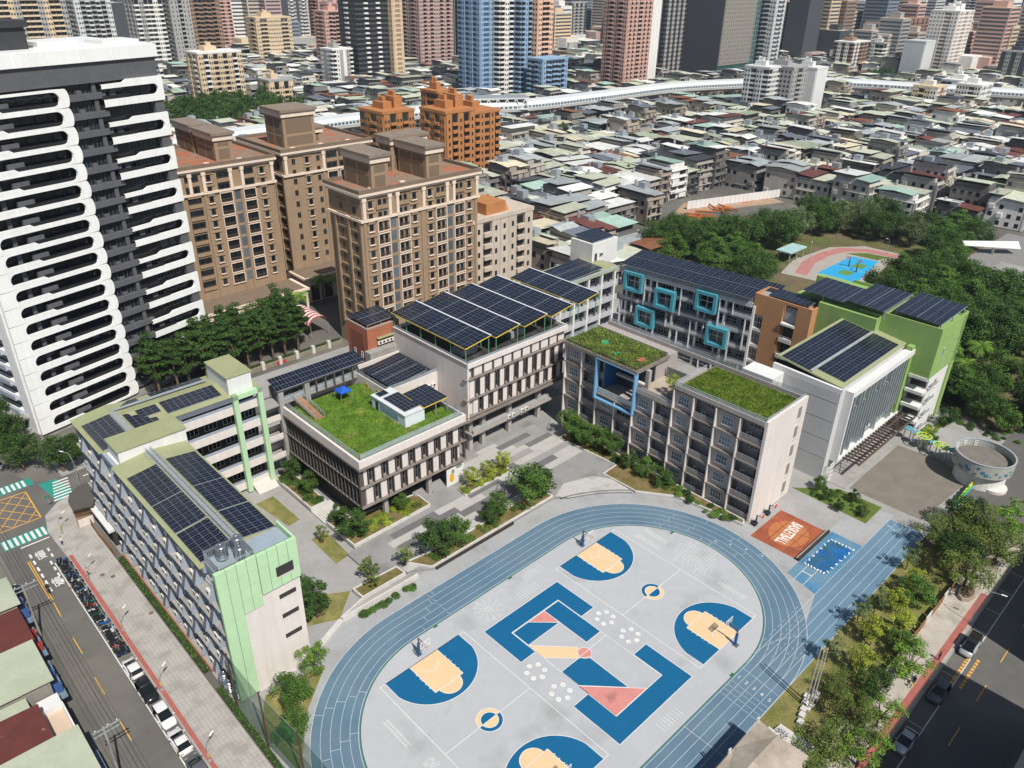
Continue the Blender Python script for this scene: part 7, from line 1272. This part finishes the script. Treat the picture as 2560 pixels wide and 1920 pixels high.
gm1 = leafmat('grass_roof_blade', '638a2c', '7a953c'); gm2 = leafmat('grass_dry_blade', '7a8a3a', '5f7a28'); gm3 = leafmat('lawn_blade', '8c8654', '757a42')
scatter('grass', lb_, -17.3, 4.7, 29, 52.8, 14.28, 15000, gm1, .3, 1, .3, (-5.1, -.6, 32.9, 43.4)); scatter('grass', dm_, 35.5, 46.5, -14.1, 3.1, 20.28, 9000, gm2, .3, 2, .32)
g = scatter('lawn_grass', None, -20, 50, -46.4, -38.5, .01, 8000, gm3, .25, 3, .1); g['label'] = 'dry grass blades of the roadside lawn'; g['category'] = 'grass'
gd_ = thing('roof_garden', 'unruly vegetable garden on the roof above the blue-framed opening', 'roof garden', (39, 21, 20.5)); b = [MB(), MB(), MB()]; r = random.Random(8)
for _ in range(9000):
    x, y = r.uniform(34, 43.5), r.uniform(12.4, 30.2); e = (x < 34.8 or y < 13.2); hz = (.55 if e else .35)*r.random()*(1+math.sin(x*1.7)*math.sin(y*1.3)*.7); leaf_quad(b[0 if r.random() < .55 or e else (1 if r.random() < .6 else 2)], Vector((x-(.25 if e else 0), y-(.2 if e and y < 13 else 0), 20.55+hz-(.3*r.random() if e else 0))), .3, r, Vector((0, 0, 1)))
for q, k in zip(b, ('mid', 'bright', 'yellow')): q.obj('foliage', LF[k], gd_, kind='stuff')
MB().prism([(38.5+.9*math.cos(t*.8), 24+.7*math.sin(t*.8)) for t in range(8)], 20.6, 20.9).obj('green_net', mat('net_green', '3d9a6a'), gd_); MB().prism([(36.2+.7*math.cos(t*.8), 19+.6*math.sin(t*.8)) for t in range(8)], 20.6, 20.85).obj('green_net', MATS['net_green'], gd_)
# ---------------------------------------------------------------- vehicles
tyre = mat('tyre', '1d1d1e', var=.1, rough=.9); rim = mat('rim', '9ea3a7', rough=.3, metal=.7); lampc = mat('lamp_clear', 'd9dde0', rough=.15); lampr = mat('lamp_red', '8f1f1c', rough=.2); carglass = mat('car_glass', '14181b', rough=.06, spec=.6)
def loft(secs, m=0):
    """secs: list of (x, [(y, z), ...]) rings with equal counts"""
    b = MB(); n = len(secs[0][1])
    for x, ring_ in secs: b.v += [(x, y, z) for y, z in ring_]
    for i in range(len(secs)-1):
        for j in range(n): k = (j+1) % n; b.f.append((i*n+j, i*n+k, (i+1)*n+k, (i+1)*n+j)); b.m.append(m)
    b.f.append(tuple(range(n))[::-1]); b.m.append(m); b.f.append(tuple((len(secs)-1)*n+j for j in range(n))); b.m.append(m); return b
def ringb(w, z0, z1): return [(-w*.86, z0), (w*.86, z0), (w, z0+(z1-z0)*.35), (w*.97, z0+(z1-z0)*.8), (w*.86, z1), (-w*.86, z1), (-w*.97, z0+(z1-z0)*.8), (-w, z0+(z1-z0)*.35)]
def carmesh(L, Wd, H, belt, hood, cab0, cab1, rear, paint):
    hl, w = L/2, Wd/2
    body = loft([(-hl, ringb(w*.8, .38, belt*.86)), (-hl+.25, ringb(w*.97, .25, belt*.98)), (-hl+.9, ringb(w, .22, belt)), (cab0, ringb(w, .22, belt)), (cab1, ringb(w, .22, belt)), (cab1+.2, ringb(w, .22, belt*.985)), (hl-.35, ringb(w*.95, .25, hood)), (hl, ringb(w*.74, .38, hood*.8))])
    cabin = loft([(cab0-.05, ringb(w*.86, belt-.05, belt+.02)), (cab0+rear, ringb(w*.80, belt-.05, H-.06)), (cab1-1.0, ringb(w*.80, belt-.05, H-.04)), (cab1+.15, ringb(w*.86, belt-.05, belt+.02))])
    roof = loft([(cab0+rear-.1, ringb(w*.72, H-.1, H-.05)), (cab0+rear+.2, ringb(w*.76, H-.08, H)), (cab1-1.25, ringb(w*.76, H-.08, H)), (cab1-.95, ringb(w*.72, H-.1, H-.05))])
    return body.mesh('body', paint, True), cabin.mesh('windows', carglass), roof.mesh('roof', paint, True)
wh = MB().tube((0, -.11, 0), (0, .11, 0), .32, n=16).mesh('tyre', tyre); rimm = MB().tube((0, -.125, 0), (0, .125, 0), .2, n=12).mesh('rim', rim)
def car(label, x, y, rz, kind, paint, z=.004):
    dims = {'sedan': (4.6, 1.8, 1.45, .92, .78, -1.75, 1.05, .75), 'suv': (4.5, 1.86, 1.68, 1.02, .92, -2.0, 1.0, .35), 'van': (4.8, 1.8, 1.95, 1.1, .98, -2.25, 1.75, .2), 'hatch': (4.2, 1.78, 1.5, .95, .82, -1.85, 1.0, .45)}[kind]
    t = thing('parked_car', label, 'car', (x, y, z), rz); b, c, r_ = carmesh(*dims, paint); link('body', b, t, world=False); link('windows', c, t, world=False); link('roof', r_, t, world=False)
    L = dims[0]/2; w = dims[1]/2
    for sx in (-1, 1):
        for sy in (-1, 1): o = link('wheel', wh, t, (sx*L*.6, sy*(w-.1), .32), world=False); q = link('rim', rimm, o, world=False)
    for sy in (-1, 1): MB().box(L-.3, L-.1, sy*w*.62-.16, sy*w*.62+.16, .58, .72).obj('headlight', lampc, t, world=False); MB().box(-L+.02, -L+.16, sy*w*.66-.16, sy*w*.66+.16, .68, .84).obj('tail_light', lampr, t, world=False); MB().box(dims[6]-.25, dims[6]-.05, sy*(w+.06)-.08, sy*(w+.06)+.08, dims[3]-.05, dims[3]+.1).obj('mirror', paint, t, world=False)
    return t
pw = mat('car_white', 'dcdcda', rough=.25, var=.02, spec=.6); pb2 = mat('car_black', '202225', rough=.2, var=.05, spec=.6); pgy = mat('car_grey', '5a5e63', rough=.25, var=.03, spec=.6); psv = mat('car_silver', 'b9bdc0', rough=.25, var=.03, metal=.3)
H_ = math.pi/2
car('white hatchback parked right behind the scooter row', -58.3, 25.7, H_, 'hatch', pw); car('black sport utility car parked between white cars', -58.35, 20.5, -H_, 'suv', pb2); car('white sport utility car parked third in the street line', -58.3, 15.0, -H_, 'suv', pw); car('white sedan with dark rear window parked fourth in line', -58.4, 9.9, H_, 'sedan', pw); car('dark grey car at the bottom edge of the parking line', -58.35, 4.9, H_, 'hatch', pgy)
v_ = car('silver van with a roof rack on the right street', 32, -53.0, math.pi, 'van', psv); MB().box(-1.9, .9, -.7, .7, 1.98, 2.02).box(-1.9, -1.8, -.7, .7, 2.0, 2.12).box(.8, .9, -.7, .7, 2.0, 2.12).box(-.5, -.45, -.7, .7, 2.0, 2.1).obj('roof_rack', tyre, v_, world=False)
car('dark grey sport utility car in shade on the right street', 20.1, -53.0, math.pi, 'suv', pgy); car('pale silver sedan in shade on the right street', 9.0, -53.0, math.pi, 'sedan', psv); car('dark car half under the trees at the bottom right', -3.2, -53, 0, 'sedan', pb2)
car('white van driving beside the street trees at the left edge', -58.6, 94.5, H_, 'van', pw); car('dark car parked in the shade of the lower left shops', -66, 52.5, H_, 'sedan', pb2)
# scooters
scp = objcol('scooter_paint', .3, spec=.6, var=.05); seatm = mat('scooter_seat', '1f1f21', rough=.6)
sbody = MB(); sbody.add([(-.75, -.16, .45), (-.75, .16, .45), (-.1, .18, .3), (-.1, -.18, .3), (-.8, -.12, .75), (-.8, .12, .75), (-.05, .15, .68), (-.05, -.15, .68)], [(0, 1, 2, 3)[::-1], (4, 7, 6, 5)[::-1], (0, 4, 5, 1)[::-1], (1, 5, 6, 2)[::-1], (2, 6, 7, 3)[::-1], (3, 7, 4, 0)[::-1]]); sbody.box(-.1, .45, -.16, .16, .24, .32); sbody.add([(.4, -.2, .3), (.4, .2, .3), (.5, .17, 1.0), (.5, -.17, 1.0), (.55, -.18, .3), (.55, .18, .3), (.62, .13, .98), (.62, -.13, .98)], [(0, 1, 2, 3), (7, 6, 5, 4), (0, 4, 5, 1), (1, 5, 6, 2), (2, 6, 7, 3), (3, 7, 4, 0)]); sbody.box(.45, .8, -.07, .07, .5, .58)
sb_me = sbody.mesh('body', scp); ss_me = MB().box(-.78, .02, -.15, .15, .74, .84).mesh('seat', seatm); sw_me = MB().tube((0, -.06, .25), (0, .06, .25), .25, n=12).mesh('wheel', tyre); sh_me = MB().bar((.5, -.33, 1.05), (.5, .33, 1.05), .04, .04).tube((.48, .3, 1.05), (.42, .36, 1.25), .015, n=4).tube((.48, -.3, 1.05), (.42, -.36, 1.25), .015, n=4).ell((.4, .38, 1.27), (.03, .06, .04), 6, 4).ell((.4, -.38, 1.27), (.03, .06, .04), 6, 4).mesh('handlebar', steel)
SCOL = ['2a2c30', '2f3236', '3a3d42', '45484d', '26292e', '5a5d62', '1f3556', '3a3d42', 'a9adb0', '2a2c30', '2d6d5a', 'c9cccd', '35383c', '2b2e33']
rs_ = random.Random(21); ys = [56.4-i*.52 for i in range(34)]+[38.6-i*.6 for i in range(3)]+[36.0-i*.52 for i in range(5)]+[33.0-i*.5 for i in range(8)]
for i, y in enumerate(ys):
    y += rs_.uniform(-.06, .06); c = SCOL[rs_.randrange(len(SCOL))] if i % 9 else rs_.choice(['2f9a62', 'b0483c', '2a5d9a']); seg = 'long upper scooter row' if i < 34 else ('pair of bays in mid row' if i < 42 else 'last scooter bay before the cars'); cn_ = {'2f9a62': 'green', 'b0483c': 'red', '2a5d9a': 'blue'}.get(c, 'dark' if lin(c)[0] < .2 else 'silver')
    t = thing('parked_scooter', f'{cn_} scooter, {ordw(i)} in the kerbside row counted from the crossing', 'scooter', (-58.15+rs_.uniform(-.12, .12), y, .006), rs_.choice([0, 0, 0, math.pi])+rs_.uniform(-.18, .18)-.12, 'scooters parked along the kerb')
    o = link('body', sb_me, t, world=False); f = lin(c); o.color = (*f, 1); link('seat', ss_me, t, world=False); link('wheel', sw_me, t, (.68, 0, 0), world=False); link('wheel', sw_me, t, (-.62, 0, 0), world=False); link('handlebar', sh_me, t, world=False)
# ---------------------------------------------------------------- people
def person(label, x, y, z, rz, pose, top, legs, skin='b08968', hair='1e1a17', hold=None):
    J = {'stand': dict(pelvis=(0, 0, .92), chest=(0, 0, 1.3), neck=(0, 0, 1.47), head=(.02, 0, 1.62), s=.19, e=(.02, .25, 1.1), h=(.1, .27, .87), k=(.03, .1, .48), a=(0, .1, .08), t=(.14, .11, .04)),
         'sit': dict(pelvis=(-.3, 0, .9), chest=(-.22, 0, 1.26), neck=(-.18, 0, 1.42), head=(-.15, 0, 1.57), s=.19, e=(.05, .26, 1.1), h=(.38, .27, 1.08), k=(.14, .14, .82), a=(.12, .15, .4), t=(.26, .15, .36))}[pose]
    vs = [J['pelvis'], J['chest'], J['neck'], J['head'], (J['head'][0], 0, J['head'][2]+.09)]; es = [(0, 1), (1, 2), (2, 3), (3, 4)]; rd = [(.15, .12), (.17, .11), (.055, .055), (.085, .1), (.06, .07)]; m = {}
    for sy in (1, -1):
        b0 = len(vs); vs += [(J['chest'][0], sy*J['s'], J['chest'][2]+.1), (J['e'][0], sy*J['e'][1], J['e'][2]), (J['h'][0], sy*J['h'][1], J['h'][2]), (J['pelvis'][0], sy*.1, J['pelvis'][2]-.06), (J['k'][0], sy*J['k'][1], J['k'][2]), (J['a'][0], sy*J['a'][1], J['a'][2]), (J['t'][0], sy*J['t'][1], J['t'][2])]
        es += [(1, b0), (b0, b0+1), (b0+1, b0+2), (0, b0+3), (b0+3, b0+4), (b0+4, b0+5), (b0+5, b0+6)]; rd += [(.06, .06), (.045, .045), (.035, .035), (.09, .09), (.06, .06), (.045, .045), (.04, .035)]
    me = bpy.data.meshes.new('body'); me.from_pydata(vs, es, []); t = thing('person', label, 'person', (x, y, z), rz); o = link('body', me, t, world=False)
    sk = o.modifiers.new('skin', 'SKIN'); 
    for i, r_ in enumerate(rd): me.skin_vertices[0].data[i].radius = r_
    me.skin_vertices[0].data[0].use_root = True; o.modifiers.new('sub', 'SUBSURF').levels = 1; o.modifiers['sub'].render_levels = 1
    mm = bpy.data.materials.new('clothes'); mm.use_nodes = True; nt = mm.node_tree; tc = nt.nodes.new('ShaderNodeTexCoord'); sp_ = nt.nodes.new('ShaderNodeSeparateXYZ'); nt.links.new(tc.outputs['Object'], sp_.inputs[0]); cr = nt.nodes.new('ShaderNodeValToRGB'); cr.color_ramp.interpolation = 'CONSTANT'
    mpn = nt.nodes.new('ShaderNodeMath'); mpn.operation = 'DIVIDE'; mpn.inputs[1].default_value = 2; nt.links.new(sp_.outputs[2], mpn.inputs[0]); nt.links.new(mpn.outputs[0], cr.inputs[0]); zp, zn = J['pelvis'][2], J['neck'][2]
    cr.color_ramp.elements[0].color = (*lin('2a2624'), 1); cr.color_ramp.elements[1].position = .045 if pose == 'stand' else .2; cr.color_ramp.elements[1].color = (*lin(legs), 1)
    e = cr.color_ramp.elements.new((zp+.02)/2); e.color = (*lin(top), 1); e = cr.color_ramp.elements.new(zn/2); e.color = (*lin(skin), 1); nt.links.new(cr.outputs[0], nt.nodes['Principled BSDF'].inputs[0]); nt.nodes['Principled BSDF'].inputs['Roughness'].default_value = .8; me.materials.append(mm)
    hx, hz = J['head'][0], J['head'][2]; MB().ell((hx-.02, 0, hz+.06), (.115, .1, .12), 12, 8).obj('helmet' if hold else 'hair', mat('helmet_'+hair, hair, rough=.3), t, True, world=False); return t
person('rider in dark clothes on a scooter in mid road', -62.0, 50.3, .0, -H_, 'sit', '23252b', '2b2f3a', hair='ced2d4', hold=1)
t = thing('ridden_scooter', 'dark scooter ridden along the yellow centre line', 'scooter', (-62.0, 50.3, .006), -H_); o = link('body', sb_me, t, world=False); o.color = (.02, .02, .03, 1); link('seat', ss_me, t, world=False); link('wheel', sw_me, t, (.68, 0, 0), world=False); link('wheel', sw_me, t, (-.62, 0, 0), world=False); link('handlebar', sh_me, t, world=False)
person('cyclist in black on the right pavement', 19.2, -49.9, .1, math.pi, 'sit', '1e1f22', '26282c'); bk = thing('bicycle', 'yellow-fendered share bicycle under the cyclist in black', 'bicycle', (19.0, -49.9, .13), math.pi)
for x in (-.5, .5): b = ring(18, .28, .33, -.02, .02, 0, 0); o = b.obj('wheel', tyre, bk, world=False); o.rotation_euler = (math.pi/2, 0, 0); o.location = (x, 0, .33)
MB().tube((-.5, 0, .33), (-.15, 0, .75), .025).tube((-.15, 0, .75), (.35, 0, .8), .025).tube((.35, 0, .8), (.5, 0, .33), .025).tube((-.05, 0, .35), (.38, 0, .75), .025).tube((.36, -.25, 1.0), (.36, .25, 1.0), .02).obj('frame', tyre, bk, world=False); MB().box(-.3, -.05, -.08, .08, .82, .88).obj('saddle', seatm, bk, world=False); MB().box(-.8, -.25, -.06, .06, .66, .7).box(.45, .7, -.15, .15, .7, .9).obj('fender', yl_m, bk, world=False)
person('walker in white top on the left pavement', -56.9, 60.6, .13, .6, 'stand', 'd6d6d2', '2a4a78'); person('walker in dark jacket by the kerb of the right pavement', 26.4, -50.7, .13, 1.2, 'stand', '2c2f36', '3a3f4a'); person('person in a bright green vest on the kindergarten forecourt', 77.5, -47.2, .0, .4, 'stand', '3f9a3a', '27406b'); person('child in blue beside the green-vested person', 77.9, -47.9, .0, 2., 'stand', '2b4f9a', '23324f')
# ---------------------------------------------------------------- lamps, hoops, poles, signs, net
def lamp(label, x, y, z, rz, h=3.4, arm=1.1, poleh=None, bands=True):
    t = thing('street_lamp', label, 'street lamp', (x, y, z), rz); MB().tube((0, 0, 0), (0, 0, h*.75), .07, .05, 8).tube((0, 0, h*.75), (arm*.3, 0, h*.97), .05, .045, 6).tube((arm*.3, 0, h*.97), (arm, 0, h), .045, .04, 6).obj('pole', steel, t, world=False); MB().add([(arm-.1, -.13, h+.06), (arm+.65, -.1, h+.1), (arm+.65, .1, h+.1), (arm-.1, .13, h+.06), (arm-.1, -.13, h-.03), (arm+.65, -.1, h+.02), (arm+.65, .1, h+.02), (arm-.1, .13, h-.03)], [(0, 1, 2, 3), (7, 6, 5, 4), (0, 4, 5, 1), (1, 5, 6, 2), (2, 6, 7, 3), (3, 7, 4, 0)]).obj('lamp_head', white, t, world=False); MB().box(-.2, .2, -.2, .2, 0, .12).obj('base_plate', concrete, t, world=False)
    if bands:
        for k in range(3): MB().tube((0, 0, .9+k*.22), (0, 0, 1.02+k*.22), .09, n=8).obj('warning_band', yl_m, t, world=False)
lamp('grey street lamp with yellow bands beside the scooter row', -56.6, 34.2, .13, .55); lamp('grey street lamp with yellow bands beside the parked black car', -56.75, 19.7, .13, .55); lamp('grey street lamp with yellow bands at the bottom of the pavement', -56.85, 5.1, .13, .55); lamp('grey street lamp behind the red triangular sign', -56.4, 49.4, .13, .55); lamp('grey street lamp at the pavement corner by the crossing', -55.9, 64, .13, .55); lamp('tall white street lamp at the lane mouth', -49, 76.4, .0, 2.2, 7.5, 1.6, bands=False); lamp('tall curved street lamp on the right pavement', 37.6, -51.2, .13, -1.4, 7.0, 2.4, bands=False)
def hoop(label, x, y, rz, ground=.02, postc=None):
    t = thing('basketball_hoop', label, 'basketball hoop', (x, y, ground), rz); pc_ = postc or mat('post_blue', '1f5c8f', rough=.4); MB().box(-.17, .17, -.17, .17, 0, 2.2).obj('post_pad', pc_, t, world=False); MB().box(-.08, .08, -.08, .08, 2.2, 3.3).bar((0, 0, 3.2), (1.5, 0, 3.25), .1, .12).bar((0, 0, 2.5), (1.4, 0, 3.0), .08, .08).bar((1.5, -.5, 3.1), (1.5, .5, 3.1), .06, .06).obj('arm', mat('post_grey', '5d646b', rough=.5), t, world=False)
    b = MB(); [b.box(1.55, 1.6, a, c, d, e) for a, c, d, e in ((-.9, .9, 2.85, 2.93), (-.9, .9, 3.85, 3.93), (-.9, -.82, 2.93, 3.85), (.82, .9, 2.93, 3.85), (-.3, .3, 3.1, 3.15), (-.3, .3, 3.5, 3.55))]; b.obj('board_frame', white, t, world=False); MB().box(1.565, 1.585, -.85, .85, 2.9, 3.88).obj('backboard', mat('board_clear', 'c3ccd2', rough=.1, alpha=.35), t, world=False); ring(16, .21, .25, 3.03, 3.07, 1.87, 0).bar((1.6, 0, 3.05), (1.64, 0, 3.05), .1, .05).obj('rim', mat('rim_red', 'b5402c', rough=.4), t, world=False)
    b = MB(); 
    for k in range(12): a = k*math.pi/6; c = (k+1)*math.pi/6; b.tube((1.87+.23*math.cos(a), .23*math.sin(a), 3.03), (1.87+.15*math.cos(c), .15*math.sin(c), 2.65), .008, n=3, cap=False)
    b.obj('net', white, t, world=False); MB().box(-.5, .3, -.4, .4, 0, .06).obj('base_plate', MATS['post_grey'], t, world=False)
hoop('basketball hoop of the court half beside the loggia block', 7.6, 1.0, -H_); hoop('basketball hoop beside the sprint lanes, on the far court', 7.5, -29.0, H_); hoop('basketball hoop of the court half beside the left straight', -27.5, 1.0, -H_); hoop('basketball hoop at the bottom edge of the near court', -27.5, -29.0, H_)
for i, x in enumerate((34.6, 39.0)):
    t = thing('practice_hoop', ['practice hoop with a red round board against the beige wall, left one', 'practice hoop with a red round board against the beige wall, right one'][i], 'basketball hoop', (x, -16.2, 0)); MB().box(x-.08, x+.08, -16.3, -16.1, 0, 2.2).bar((x, -16.2, 2.15), (x, -17.2, 2.3), .08, .08).obj('post', mat('post_navy', '2b4a66'), t); b = MB(); b.tube((x, -17.2, 2.5), (x, -17.26, 2.5), .6, n=20); b.obj('round_board', white, t); MB().tube((x, -17.26, 2.5), (x, -17.28, 2.5), .5, n=20).obj('red_disc', mat('disc_red', 'c04a3c'), t); MB().box(x-.5, x+.5, -16.4, -15.6, 0, .5).obj('counterweight', mat('weight_dark', '2c3138'), t)
# floodlight poles beside the track
for i, (x, y) in enumerate(((5.2, -41.3), (5.6, -42.0), (4.7, -41.9))): t = thing('flood_pole', ['pale steel pole of the three-pole mast, front one', 'pale steel pole of the three-pole mast, rear one', 'pale steel pole of the three-pole mast, left one'][i], 'pole', (x, y, 0)); MB().tube((x, y, 0), (x, y, 10.6), .11, .07, 8).obj('shaft', mat('mast_pale', 'b5b2aa', rough=.5), t); MB().box(x-.3, x+.3, y-.3, y+.3, 0, .4).obj('footing', stone, t); MB().tube((x, y, 10.6), (x, y, 10.9), .05, n=6).obj('mast_tip', white, t)
# green ball-stop net
nf_ = thing('ball_net_fence', 'green ball-stop net on tall brown posts beside the track bend', 'fence', (-49.8, -2, 0)); NP = [(-50.6, 10.2), (-50.5, 2), (-49.9, -6), (-49.6, -16), (-49.8, -28)]; bpole = mat('pole_brown', '5a3a30', rough=.6)
for x, y in NP: MB().tube((x, y, 0), (x, y, 10), .13, .1, 8).obj('post', bpole, nf_)
for (x0, y0), (x1, y1) in zip(NP[:-1], NP[1:]):
    MB().add([(x0, y0, .3), (x1, y1, .3), (x1, y1, 9.6), (x0, y0, 9.6)], [(0, 1, 2, 3)]).obj('net', mat('net_mesh', '1f6b52', alpha=.5, rough=.9), nf_); MB().tube((x0, y0, 9.7), (x1, y1, 9.7), .02, n=4).tube((x0, y0, 5), (x1, y1, 5), .015, n=4).obj('cable', steel, nf_)
for i, (x, y) in enumerate(((-50.0, 13.3), (-49.9, 15.0), (-49.6, 11.6))): tank(x-.1, y, 0.05, ['steel ground tank beside the street hedge, middle one', 'steel ground tank beside the street hedge, upper one', 'steel ground tank beside the street hedge, lower one'][i], 1.5, .7)
# utility poles and wires along the left road
for i, y in enumerate((41, 9.5, -24)):
    t = thing('utility_pole', ['concrete utility pole with crossarms by the uppermost shop', 'concrete utility pole with crossarms by the bottom shop', 'concrete utility pole beyond the bottom edge of the street'][i], 'utility pole', (-65.7, y, 0)); MB().tube((-65.7, y, 0), (-65.7, y, 10), .17, .12, 8).obj('pole', concrete, t)
    for z in (9.0, 9.7): MB().box(-66.9, -63.9, y-.06, y+.06, z, z+.12).obj('crossarm', steel, t)
    for x in (-66.6, -65.2, -64.2): MB().tube((x, y, 9.82), (x, y, 10.1), .07, n=6).obj('insulator', white, t)
for i, (x, z) in enumerate(((-66.6, 10.0), (-65.2, 10.0), (-64.2, 10.0), (-64.6, 9.05), (-66, 9.05))):
    b = MB(); pts = []
    for (ya, yb) in ((75, 41), (41, 9.5), (9.5, -24)):
        for k in range(9): u = k/8; pts.append((x, ya+(yb-ya)*u, z-1.0*4*u*(1-u)*.55))
    for a, c in zip(pts[:-1], pts[1:]): b.tube(a, c, .022, n=4, cap=False)
    b.obj('overhead_wire', mat('wire', '1c1c1d'), None, label=['overhead wire nearest the shop roofs on the upper crossarm', 'overhead wire at the pole head', 'overhead wire nearest the road on the upper crossarm', 'overhead wire on the lower crossarm, road side', 'overhead wire on the lower crossarm, shop side'][i], cat='wire')
# signs
sg = thing('warning_sign', 'triangular red-bordered warning sign on a pole beside the scooters', 'road sign', (-56.5, 48.6, .13)); MB().tube((-56.5, 48.6, .1), (-56.5, 48.6, 2.9), .04).obj('pole', steel, sg); MB().poly([(-56.95, 48.52, 2.1), (-56.05, 48.52, 2.1), (-56.5, 48.52, 2.9)]).obj('sign_border', mat('sign_red', 'a33b35'), sg); MB().poly([(-56.8, 48.5, 2.18), (-56.2, 48.5, 2.18), (-56.5, 48.5, 2.72)]).obj('sign_face', white, sg); MB().poly([(-56.54, 48.48, 2.24), (-56.46, 48.48, 2.24), (-56.42, 48.48, 2.5), (-56.56, 48.48, 2.5)]).obj('sign_symbol', tyre, sg)
g2 = thing('street_name_sign', 'small green street name sign at the crossing corner', 'road sign', (-55.2, 72.4, .13)); MB().tube((-55.2, 72.4, .1), (-55.2, 72.4, 3), .04).obj('pole', steel, g2); MB().box(-55.6, -54.8, 72.36, 72.4, 2.6, 3.0).obj('sign_face', mat('sign_green', '1f7a52'), g2); text('一', 'sign_lettering', (-55.2, 72.34, 2.8), 0, .3, white, g2).rotation_euler = (H_, 0, 0)
# stage canopy at the lower right
ca = thing('stage_canopy', 'faceted beige concrete canopy over the stage beside the sprint lanes', 'canopy', (-14, -43.5, 0)); cm_ = mat('canopy_beige', 'b0a597', var=.1, scale=.3, streak=.08, col2='9c9183', c2=(.5, .65), c2s=.2); X = [-5.2, -11, -18, -26, -34]
b = MB()
for i, x in enumerate(X): b.v += [(x, -39.6-.35*i*.2, 4.5), (x-1, -42.6, 5.9 if i % 2 else 5.2), (x-.3, -46.4, 4.6), (x-.3, -46.6, 4.2), (x, -39.6-.35*i*.2, 4.2)]
for i in range(len(X)-1):
    for j in range(4): p = i*5+j; b.f += [(p, p+5, p+6), (p, p+6, p+1)] if (i+j) % 2 else [(p, p+5, p+1), (p+1, p+5, p+6)]; b.m += [0, 0]
b.f += [(0, 1, 2, 3, 4)]; b.m += [0]; b.obj('canopy_shell', cm_, ca)
for i, x in enumerate((-8, -18, -28)): MB().tube((x, -45.5, 0), (x, -44.8, 4.8), .25, n=8).obj('column', concrete, ca)
for x in (-5.8, -12.2, -20): MB().box(x-.1, x+.1, -39.75, -39.6, 4.5, 5.3).box(x+.25, x+.4, -39.75, -39.6, 4.5, 5.2).obj('roof_light', white, ca)
MB().box(-34, -2, -46, -39.9, 0, .7).obj('stage_floor', stone, ca); [bx('step', stone, ca, -2+.45*k, -1.5+.45*k, -46, -40.6, 0, .7-.14*k) for k in range(4)]
gs = thing('garden_steps', 'white block steps and low walls beside the flood poles', 'steps', (4, -42, 0)); [MB().box(1.5+i*1.1, 2.4+i*1.1, -42.6+i*.35, -41.9+i*.35, 0, .5+.12*(i % 2)).obj('stone_block', stone, gs) for i in range(5)]; [MB().box(6.6+i*.9, 7.2+i*.9, -42.2+.3*i, -41.2+.3*i, 0, .6).obj('stone_block', stone, gs) for i in range(2)]
tp_ = thing('stone_tree_planter', 'octagonal stone planter holding the gnarled pavement tree', 'planter', (42.5, -49.0, .13)); MB().prism([(43.6+2.2*math.cos(k*.785), -48.6+1.2*math.sin(k*.785)) for k in range(8)], .1, .75).obj('planter_wall', mat('planter_stone', 'a39684', var=.12), tp_); MB().prism([(43.6+1.9*math.cos(k*.785), -48.6+.95*math.sin(k*.785)) for k in range(8)], .75, .78).obj('soil', soil, tp_)
fe = thing('school_fence', 'timber and rail school fence along the right pavement', 'fence', (10, -46.5, 0)); [bx('fence_panel', MATS['timber'] if (i % 3) else stone, fe, -40+i*2.4, -37.75+i*2.4, -46.62, -46.48, .1, 1.3+.25*(i % 3 == 0)) for i in range(42)]
# stone wall with pillars behind the school
sw_ = thing('stone_boundary_wall', 'grey stone boundary wall with pillars below the avenue trees', 'wall', (-5, 98, 0)); bx('wall_body', mat('wall_stone', '86806f', var=.2, scale=1.5), sw_, -30, 22, 97.0, 97.5, 0, 1.1); [bx('pillar', stone, sw_, -28.5+i*4.6, -27.7+i*4.6, 96.8, 97.7, 0, 2.0) for i in range(11)]; hedge('clipped hedge behind the stone boundary wall', -30, 22, 97.7, 98.9, 1.5, 'mid', 22)
bn = thing('red_banner', 'red banner hung on the stone boundary wall', 'banner', (4.3, 96.9, .2)); MB().box(2.9, 5.6, 96.9, 96.95, .25, 1.05).obj('cloth', mat('banner_red', 'b53a3a', var=.15), bn); MB().box(2.85, 2.9, 96.88, 96.97, .1, 1.2).box(5.6, 5.65, 96.88, 96.97, .1, 1.2).obj('banner_posts', steel, bn)
for i, (x, y) in enumerate(((181.5, 36), (178, 31.8))): hoop(['basketball hoop at the far end of the cyan park court', 'basketball hoop at the near end of the cyan park court'][i], x, y, 0 if i else math.pi, 0, MATS['post_grey'])
lamp('tall floodlight with white heads beside the cyan park court', 168, 44, 0, .5, 9, 1.0, bands=False); lamp('second tall floodlight right of the cyan park court', 196, 30, 0, 2.5, 8, 1.0, bands=False)
# ---------------------------------------------------------------- haze
HZ = True
if HZ:
    hm_ = bpy.data.materials.new('haze_air'); hm_.use_nodes = True; nt = hm_.node_tree; nt.nodes.remove(nt.nodes['Principled BSDF']); pv_ = nt.nodes.new('ShaderNodeVolumePrincipled'); pv_.inputs['Color'].default_value = (.72, .85, 1, 1); pv_.inputs['Density'].default_value = 1.0e-4; pv_.inputs['Anisotropy'].default_value = .2; nt.links.new(pv_.outputs[0], nt.nodes['Material Output'].inputs['Volume'])
    hz_o = MB().box(-900, 5600, -900, 5600, -8, 124).obj('haze', hm_, kind='stuff'); tag(hz_o, 'thin bluish haze lying over the whole city', 'haze')
